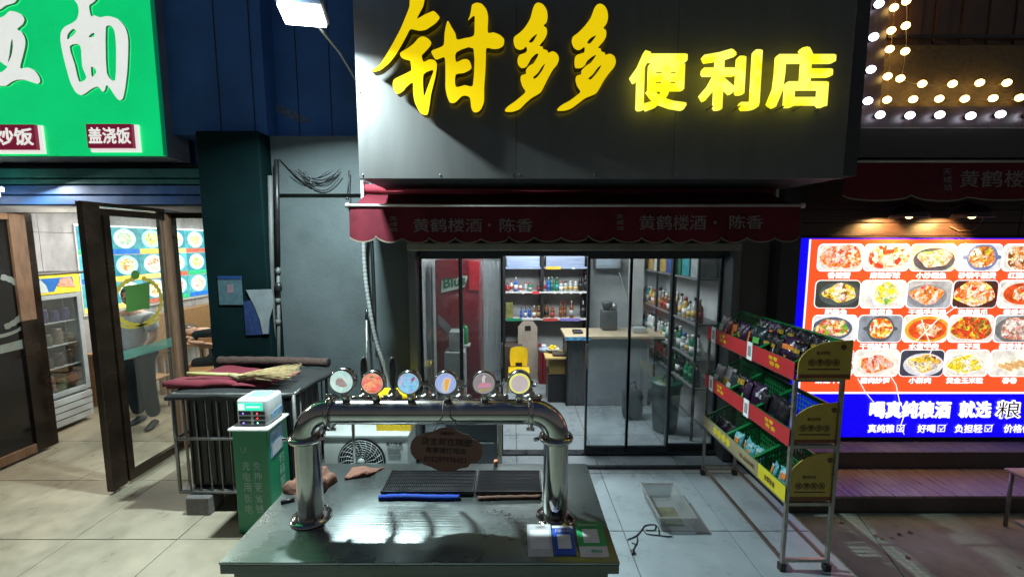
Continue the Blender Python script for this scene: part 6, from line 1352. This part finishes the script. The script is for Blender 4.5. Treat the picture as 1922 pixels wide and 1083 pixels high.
for k in range(6):
    a, b = random.choice([(1640, 990), (1675, 1030), (1845, 1046), (1560, 975), (1715, 1000), (1600, 1000)]); a += random.uniform(-30, 60); b += random.uniform(-12, 20)
    x, y, _ = onz(a, b, -.118)
    solo('dry_leaf', MB().add([(x - .02, y, -.116), (x, y - .012, -.108), (x + .03, y, -.115), (x, y + .014, -.106)], [(0, 1, 2, 3)]), M('dry_leaf_brown', (.25, .17, .08), .8), 'curled dry leaf on the concrete, %s one' % ORD[k], 'leaf', (x, y, -.116), 'leaves on the concrete')

# table edges at the right border
ts = thing('folding_stool', 'pale stool top cut by the right edge before the deck', 'stool', (3.85, 3.2, -.12))
x, y, _ = onz(1893, 898, .38)
x += .15
part('top', MB().rbox(x, x + .45, y - .06, y + .16, .36, .385, .01, 2), M('pale_pink_plastic', (.42, .37, .36), .5), ts)
for dx in (.04, .40):
    for dy in (-.03, .13): part('leg', MB().tube([(x + dx, y + dy, -.12), (x + dx, y + dy, .36)], .014, 8), m_galv, ts)
tt = thing('covered_table', 'black draped table cut by the right edge in the foreground', 'table', (3.4, 2.7, -.12))
x, y, _ = onz(1908, 985, .45)
part('top', MB().rbox(x, x + .8, y - .7, y + .02, .45, .475, .008, 2), MATS['pale_pink_plastic'], tt)
part('drape', MB().prism([(x + .05, .449), (x + .8, .449), (x + .8, -.1), (x + .16, -.1), (x + .12, .2)], y - .66, y - .02), m_black, tt)

# ================================================================== RESTAURANT INTERIOR
LX = -5.985
mw = thing('wall_menu', 'glowing wall of dish photos in three rows inside the restaurant', 'menu', (LX, 7.2, 1.27))
part('casing', MB().box(LX - .012, LX + .010, 5.71, 9.35, 1.24, 2.52), m_white, mw)
part('light_strip', MB().box(LX + .010, LX + .03, 5.71, 9.35, 2.505, 2.525), E_('menu_top_light', (.9, 1, 1), 1.6), mw)
m_rb = [E_('menu_teal_%d' % k, c, .85, var=.3, scale=9) for k, c in enumerate(((.05, .30, .34), (.07, .36, .42), (.03, .22, .30)))]
m_rd = [E_('menu_dish_%d' % k, c, .85, var=.1) for k, c in enumerate(((.45, .75, .75), (.6, .85, .85), (.75, .88, .8)))]
m_rl = [E_('menu_label_%d' % k, c, .85, var=.3, scale=30) for k, c in enumerate(((.95, .62, .10), (.5, .12, .08), (.02, .16, .6), (.95, .7, .2), (.03, .45, .2)))]
m_rf = [food_mat('menu_food_%d' % k, c, 34, .85) for k, c in enumerate(([R_, O_, W_, Yl], [(.3, .5, .15), W_, (.5, .4, .2), Yl], [Yl, (.8, .8, .1), W_, G_], [O_, (.8, .5, .4), W_, R_], [(.1, .5, .2), (.5, .8, .6), W_, G_]))]
random.seed(4)
for j in range(3):
    z0 = 1.28 + j * .41; z1 = z0 + .395
    for i in range(7):
        y0 = 5.73 + i * .475; y1 = y0 + .465
        p = part('menu_panel', MB().box(LX + .011, LX + .014, y0, y1, z0, z1), m_rb[(i + j) % 3], mw)
        cy_, cz_ = (y0 + y1) / 2, z0 + .235
        part('dish', MB().add([(LX + .016, cy_ + .185 * math.cos(t), cz_ + .15 * math.sin(t)) for t in [2 * PI * k / 20 for k in range(20)]], [tuple(range(20))]), m_rd[(i * 2 + j) % 3], p)
        part('food', MB().add([(LX + .018, cy_ + .12 * math.cos(t) * (1 + .1 * math.sin(3 * t)), cz_ + .10 * math.sin(t)) for t in [2 * PI * k / 20 for k in range(20)]], [tuple(range(20))]), random.choice(m_rf), p)
        part('label_strip', MB().box(LX + .014, LX + .017, y0, y1, z0, z0 + .075), m_rl[(i * 3 + j * 2) % 5 if not (j and i > 4) else (0 if i % 3 else 3)], p)
# display fridge
df = thing('display_fridge', 'white glass door display fridge with yellow banner inside the restaurant', 'fridge', (-5.7, 5.03, 0))
FY0, FY1, FX0, FX1 = 4.60, 5.20, -5.99, -5.45
m_fw = M('fridge_white', (.50, .53, .53), .4, var=.06)
part('body', MB().box(FX0, FX1 - .20, FY0, FY1, .03, 1.86).box(FX0, FX1 - .05, FY0, FY0 + .03, .03, 1.86).box(FX0, FX1 - .05, FY1 - .03, FY1, .03, 1.86).box(FX0, FX1 - .05, FY0 + .03, FY1 - .03, .03, .44).box(FX0, FX1 - .05, FY0 + .03, FY1 - .03, 1.62, 1.86), m_fw, df)
part('banner', MB().box(FX1 - .05, FX1, FY0, FY1, 1.66, 1.88), M('yellow_banner', (.80, .58, .05), .4, emit=.25, ecol=(.8, .6, .05)), df)
part('banner_print', MB().prism([(FY0 + .05, 1.69), (FY0 + .3, 1.69), (FY0 + .35, 1.78), (FY1 - .06, 1.72), (FY1 - .08, 1.85), (FY0 + .1, 1.85)], FX1, FX1 + .003, 'yz'), M('banner_blue', (.02, .14, .45), .4, emit=.2, ecol=(.02, .15, .5)), df)
part('banner_figure', MB().prism([(FY0 + .08, 1.685), (FY0 + .24, 1.685), (FY0 + .22, 1.77), (FY0 + .17, 1.84), (FY0 + .12, 1.80)], FX1 + .003, FX1 + .005, 'yz'), M('banner_white', (.6, .68, .65), .4), df)
part('banner_word', MB().prism([(FY0 + .34, 1.75), (FY1 - .05, 1.72), (FY1 - .10, 1.84), (FY0 + .38, 1.84)], FX1 + .003, FX1 + .005, 'yz'), M('banner_pink', (.75, .35, .25), .4, var=.6, scale=40), df)
dd = part('door', MB().box(FX1 - .04, FX1, FY0, FY0 + .05, .42, 1.65).box(FX1 - .04, FX1, FY1 - .05, FY1, .42, 1.65).box(FX1 - .04, FX1, FY0 + .05, FY1 - .05, .42, .47).box(FX1 - .04, FX1, FY0 + .05, FY1 - .05, 1.60, 1.65), M('fridge_frame_grey', (.38, .42, .43), .35), df)
part('inside', MB().box(FX0 + .12, FX1 - .19, FY0 + .05, FY1 - .05, .47, 1.60), M('fridge_inside', (.02, .026, .028), .5), df)
part('pane', MB().box(FX1 - .022, FX1 - .018, FY0 + .05, FY1 - .05, .47, 1.60), glass('fridge_pane', refl=.04, gain=.2), dd)
for z_ in (.765, 1.035, 1.315):
    part('wire_shelf', MB().box(FX1 - .188, FX1 - .045, FY0 + .032, FY1 - .032, z_ - .012, z_), m_fw, df)
for k in range(4): part('vent_slat', MB().box(FX1 - .05, FX1 - .0 + .003 * k, FY0, FY1, .06 + .085 * k, .13 + .085 * k), m_fw, df)
k = 0
for z_, cc in ((1.035, [(.16, .09, .07), (.10, .09, .06), (.2, .14, .11)]), (.765, [(.03, .025, .025), (.06, .04, .04)]), (.485, [(.06, .09, .05), (.13, .05, .05), (.08, .09, .09)]), (1.315, [(.05, .04, .16)])):
    for y in [FY0 + .11 + .125 * i + random.uniform(-.02, .02) for i in range(4)]:
        c = random.choice(cc); hs = random.uniform(.7, 1.25)
        solo('jar', MB().lathe((FX1 - .11, y, z_ + .001), [(0, 0), (.05, 0), (.055, .02), (.055, .11 * hs), (.045, .13 * hs), (.047, .133 * hs), (.047, .16 * hs), (0, .16 * hs)], 12), M('jar_%.2f_%.2f' % (c[0], c[1]), c, .3, var=.2), 'food jar in the display fridge, %s in count from the lowest shelf' % ORD[min(k, 27)], 'jar', (FX1 - .04, y, z_), 'jars in the display fridge'); k += 1
tr2 = thing('menu_stand', 'white card with blue header standing on top of the display fridge', 'sign', (-5.7, 4.8, 1.92))
part('card', MB().prism([(4.62, 1.92), (4.84, 1.92), (4.78, 2.22), (4.60, 2.22)], -5.6, -5.585, 'yz'), M('white_card', (.52, .56, .60), .5), tr2)
part('header', MB().prism([(4.607, 2.15), (4.79, 2.15), (4.78, 2.215), (4.605, 2.215)], -5.584, -5.58, 'yz'), M('header_blue', (.03, .05, .35), .5), tr2)
solo('black_tray', MB().rbox(-5.95, -5.47, 4.75, 5.3, 1.881, 1.91, .01, 1), m_black, 'flat black tray on top of the display fridge', 'tray', (-5.7, 5.0, 1.88))
# tables, stools
m_tw = M('honey_wood', (.34, .19, .085), .4, var=.3, scale=5, stretch=(1, 6, 6))
def table(x0, x1, y0, y1, label):
    t = thing('dining_table', label, 'table', ((x0 + x1) / 2, (y0 + y1) / 2, 0), 'wooden dining tables in the restaurant')
    part('top', MB().rbox(x0, x1, y0, y1, .71, .75, .006, 1), m_tw, t)
    for x in (x0 + .04, x1 - .08):
        for y in (y0 + .04, y1 - .08): part('leg', MB().box(x, x + .05, y, y + .05, 0, .71), m_tw, t)
table(-5.35, -4.55, 6.15, 7.0, 'honey wood dining table behind the sleeping person'); table(-5.9, -5.2, 5.55, 6.1, 'honey wood dining table behind the standing person')
def stool(x, y, label):
    t = thing('wooden_chair', label, 'chair', (x, y, 0), 'wooden chairs in the restaurant')
    part('seat', MB().rbox(x - .19, x + .19, y - .19, y + .19, .43, .46, .006, 1), m_tw, t)
    for a in (-.17, .14):
        for b in (-.17, .14): part('leg', MB().box(x + a, x + a + .03, y + b, y + b + .03, 0, .43), m_tw, t)
    part('backrest', MB().box(x - .18, x + .18, y + .165, y + .19, .70, .86), m_tw, t)
    for a in (-.17, .14): part('back_post', MB().box(x + a, x + a + .03, y + .16, y + .19, .46, .70), m_tw, t)
stool(-4.95, 5.45, 'wooden chair beside the standing person'); stool(-4.5, 5.9, 'wooden chair under the sleeping person')
part('bench_back', MB().rbox(-5.98, -5.85, 6.2, 9.3, .45, 1.10, .01, 1), m_tw, rest)

# ------------------------------------------------------------------ people
def skin_mesh(name, verts, edges, radii, root=0, sub=2):
    me = bpy.data.meshes.new(name); me.from_pydata([Vector(v) for v in verts], edges, [])
    o = bpy.data.objects.new(name, me); COL.objects.link(o)
    sk = o.modifiers.new('skin', 'SKIN'); sk.use_smooth_shade = True
    for i, r in enumerate(radii):
        d = me.skin_vertices[0].data[i]; d.radius = (r, r) if not isinstance(r, tuple) else r; d.use_root = (i == root)
    s = o.modifiers.new('sub', 'SUBSURF'); s.levels = sub; s.render_levels = sub
    out = bpy.data.meshes.new_from_object(o.evaluated_get(bpy.context.evaluated_depsgraph_get())); bpy.data.objects.remove(o)
    for p in out.polygons: p.use_smooth = True
    return out
m_skin = M('skin', (.42, .24, .17), .5, var=.08); m_shirt = M('grey_tshirt', (.42, .45, .48), .9, spec=.1, bump=.3, bscale=30); m_pants = M('black_trousers', (.006, .007, .009), .95, spec=.05, bump=.3, bscale=20); m_hair = M('black_hair', (.010, .008, .008), .5, bump=.5, bscale=120); m_shoe = M('dark_shoe', (.03, .035, .045), .6); m_bshirt = M('black_shirt', (.010, .010, .012), .95, spec=.05, bump=.3, bscale=30); m_wshoe = M('white_shoe', (.45, .45, .45), .6)
def hand(base, d, side, palm_n, mat, parent, s=1.0):
    """palm and five bent fingers as one chain mesh"""
    b = Vector(base); d = Vector(d).normalized(); n = Vector(palm_n).normalized(); t = d.cross(n).normalized() * side
    mb_ = MB(); pw, pl_len = .040 * s, .085 * s
    V = [b, b + d * .045 * s, b + d * pl_len]; E = [(0, 1), (1, 2)]; Rr = [(.026 * s), (.036 * s), (.034 * s)]
    for k, (off, ln) in enumerate(((.030, .068), (.010, .078), (-.010, .072), (-.029, .056))):
        p0 = b + d * pl_len * .95 + t * off * s; p1 = p0 + (d * .95 + n * .25).normalized() * ln * .5 * s; p2 = p1 + (d * .75 + n * .6).normalized() * ln * .5 * s
        mb_.tube([p0 - d * .03 * s, p0, p1, p2], [.010 * s, .0098 * s, .009 * s, .007 * s], 7); mb_.ball(p2, .007 * s, .007 * s, .007 * s, 7, 5)
    p0 = b + d * .03 * s + t * .030 * s; p1 = p0 + (d * .6 + t * .8).normalized() * .035 * s; p2 = p1 + (d * .9 + t * .3 + n * .3).normalized() * .030 * s
    mb_.tube([p0 - t * .015 * s, p0, p1, p2], [.014 * s, .013 * s, .011 * s, .008 * s], 8)
    Mx = Matrix((t, n, d)).transposed().to_4x4()
    mb_.ball(b + d * .045 * s, .040 * s, .017 * s, .054 * s, 12, 8, Mx)
    return part('hand', mb_, mat, parent)
def head(c, fwd, up, parent, s=1.0):
    f = Vector(fwd).normalized(); u = Vector(up).normalized(); r = f.cross(u).normalized(); c = Vector(c)
    Mx = Matrix((r, f, u)).transposed().to_4x4(); P = lambda a, b, e: c + (r * a + f * b + u * e) * s
    hb = MB().ball(c, .074 * s, .092 * s, .108 * s, 18, 12, Mx).ball(P(0, .022, -.055), .055 * s, .066 * s, .055 * s, 14, 8, Mx)
    hb.tube([P(0, .085, .015), P(0, .108, -.018), P(0, .088, -.026)], [.008 * s, .014 * s, .010 * s], 8)
    for q_ in (-1, 1): hb.ball(P(q_ * .076, -.005, -.008), .010 * s, .020 * s, .030 * s, 8, 6, Mx)
    h = part('head', hb, m_skin, parent)
    part('mouth', MB().ball(P(0, .083, -.058), .024 * s, .007 * s, .006 * s, 8, 5, Mx), M('lip', (.30, .11, .09), .5), h)
    for q_ in (-1, 1):
        part('eye', MB().ball(P(q_ * .030, .083, .010), .013 * s, .008 * s, .008 * s, 8, 6, Mx), M('eye_dark', (.03, .02, .02), .2), h)
        part('eyebrow', MB().ball(P(q_ * .031, .086, .032), .018 * s, .006 * s, .004 * s, 8, 5, Mx), m_hair, h)
    hm = MB(); n, m = 20, 9; vs = [P(0, -.005, .122)]
    for i in range(1, m):
        for k in range(n):
            a = 2 * PI * k / n; front = max(0, math.sin(a)); lim = (PI * .62) - front * PI * .26; th = lim * i / (m - 1); w_ = 1.0 + .03 * math.sin(7 * a + i)
            vs.append(P(.082 * w_ * math.sin(th) * math.cos(a), -.006 + .100 * w_ * math.sin(th) * math.sin(a), .008 + .114 * math.cos(th)))
    fs = [(0, 1 + k, 1 + (k + 1) % n) for k in range(n)] + [(1 + i * n + k, 1 + (i + 1) * n + k, 1 + (i + 1) * n + (k + 1) % n, 1 + i * n + (k + 1) % n) for i in range(m - 2) for k in range(n)]
    part('hair', MB().add(vs, fs, True), m_hair, parent)
def shoe(toe, heel, mat, parent):
    t, h = Vector(toe), Vector(heel); d = (t - h); L_ = d.length; d.normalize(); s_ = d.cross(Vector((0, 0, 1))).normalized(); vs = []; fs = []; n = 12
    prof = [(0, .026, .055), (.12, .034, .075), (.35, .036, .085), (.6, .042, .06), (.85, .040, .045), (.97, .026, .035), (1.0, .010, .025)]
    for u_, w_, hh_ in prof:
        for k in range(n): a = 2 * PI * k / n; vs.append(h + d * u_ * L_ + s_ * w_ * math.cos(a) + Vector((0, 0, max(-h.z * 0 + .0, hh_ * (.5 + .5 * math.sin(a))))))
    for i in range(len(prof) - 1):
        for k in range(n): fs.append((i * n + k, i * n + (k + 1) % n, (i + 1) * n + (k + 1) % n, (i + 1) * n + k))
    fs += [tuple(range(n)), tuple((len(prof) - 1) * n + k for k in range(n))]
    part('shoe', MB().add(vs, fs, True), mat, parent)
def person_standing():
    ox, oy = -4.62, 4.98
    p = thing('person', 'person in grey t-shirt and black trousers standing behind the open glass door', 'person', (ox, oy, 0))
    o = lambda x, y, z_: (ox + x, oy + y, z_)
    # faces the street and slightly right; left foot forward
    V = [o(0, 0, .93), o(0, .0, 1.08), o(0, .01, 1.24), o(0, .02, 1.38), o(0, .015, 1.47), o(0, .0, 1.54),
         o(-.18, .02, 1.37), o(-.25, .0, 1.14), o(-.21, -.12, .96), o(.18, .02, 1.37), o(.25, .0, 1.13), o(.19, -.14, .98),
         o(-.095, .0, .86), o(-.12, .03, .50), o(-.12, .10, .10), o(.095, .0, .86), o(.13, -.03, .48), o(.14, .02, .10)]
    Ed = [(0, 1), (1, 2), (2, 3), (3, 4), (4, 5), (3, 6), (6, 7), (7, 8), (3, 9), (9, 10), (10, 11), (0, 12), (12, 13), (13, 14), (0, 15), (15, 16), (16, 17)]
    Rr = [.13, .125, .135, .12, .055, .05, .06, .042, .028, .06, .042, .028, .085, .058, .038, .085, .058, .038]
    part('body', skin_mesh('body', [Vector(v) - p.location for v in V], Ed, Rr), m_skin, p)
    g = lambda idx: [V[i] for i in idx]
    sh_i = [0, 1, 2, 3, 6, 7, 9, 10]; re = {i: k for k, i in enumerate(sh_i)}
    sv = [Vector(V[i]) - p.location for i in sh_i]; sv[re[7]] = sv[re[6]].lerp(sv[re[7]], .8); sv[re[10]] = sv[re[9]].lerp(sv[re[10]], .8); sv[0] = sv[0] + Vector((0, 0, -.04))
    part('shirt', skin_mesh('shirt', sv, [(0, 1), (1, 2), (2, 3), (3, re[6]), (re[6], re[7]), (3, re[9]), (re[9], re[10])], [(.16, .13), (.155, .125), (.165, .13), (.15, .12), .085, .068, .085, .068]), m_shirt, p)
    pi_ = [0, 12, 13, 14, 15, 16, 17]; re = {i: k for k, i in enumerate(pi_)}
    part('trousers', skin_mesh('trousers', [Vector(V[i]) - p.location for i in pi_], [(0, 1), (1, 2), (2, 3), (0, 4), (4, 5), (5, 6)], [(.145, .12), .108, .088, .070, .108, .088, .070]), m_pants, p)
    head(o(0, -.01, 1.635), (.25, -1, -.05), (0, 0, 1), p)
    hand(V[8], (.3, -.6, -.5), 1, (.5, -.2, .5), m_skin, p); hand(V[11], (-.3, -.6, -.5), -1, (-.5, -.2, .5), m_skin, p)
    shoe(o(-.13, -.08, .0), o(-.12, .17, .0), m_shoe, p); shoe(o(.22, -.20, .0), o(.14, .04, .0), m_shoe, p)
person_standing()
def person_resting():
    ox, oy = -4.45, 6.25
    p = thing('person', 'person in black shirt resting head and arms on the wooden table', 'person', (ox, oy, 0))
    o = lambda x, y, z_: (ox + x, oy + y, z_)
    V = [o(.12, -.10, .50), o(.05, -.06, .66), o(-.10, .0, .84), o(-.27, .04, .93), o(-.36, .05, .93), o(-.42, .05, .92),
         o(-.27, -.13, .90), o(-.36, -.20, .80), o(-.12, -.20, .785), o(-.27, .20, .90), o(-.48, .26, .80), o(-.60, .02, .785),
         o(.0, -.20, .50), o(-.30, -.28, .50), o(-.22, -.30, .10), o(.02, .05, .50), o(-.30, .08, .50), o(-.24, .10, .10)]
    Ed = [(0, 1), (1, 2), (2, 3), (3, 4), (4, 5), (3, 6), (6, 7), (7, 8), (3, 9), (9, 10), (10, 11), (0, 12), (12, 13), (13, 14), (0, 15), (15, 16), (16, 17)]
    Rr = [.12, .12, .125, .11, .05, .048, .055, .040, .028, .055, .04, .028, .08, .056, .036, .08, .056, .036]
    part('body', skin_mesh('body', [Vector(v) - p.location for v in V], Ed, Rr), m_skin, p)
    idx = [0, 1, 2, 3, 6, 7, 9, 10]; re = {i: k for k, i in enumerate(idx)}
    sv = [Vector(V[i]) - p.location for i in idx]; sv[re[7]] = sv[re[6]].lerp(sv[re[7]], .6); sv[re[10]] = sv[re[9]].lerp(sv[re[10]], .6)
    part('shirt', skin_mesh('shirt', sv, [(0, 1), (1, 2), (2, 3), (3, re[6]), (re[6], re[7]), (3, re[9]), (re[9], re[10])], [.15, .148, .15, .135, .08, .062, .08, .062]), m_bshirt, p)
    idx = [0, 12, 13, 15, 16]; part('shorts', skin_mesh('shorts', [Vector(V[i]) - p.location for i in idx], [(0, 1), (1, 2), (0, 3), (3, 4)], [.14, .10, .085, .10, .085]), m_pants, p)
    head(o(-.52, .03, .93), (-.3, -.85, -.5), (-.8, 0, .3), p)
    hand(V[8], (1, .05, -.05), 1, (0, 0, -1), m_skin, p); hand(V[11], (-.1, -1, 0), -1, (0, 0, -1), m_skin, p)
    shoe(o(-.36, -.32, .0), o(-.18, -.30, .0), m_wshoe, p); shoe(o(-.38, .10, .0), o(-.20, .10, .0), m_wshoe, p)
person_resting()
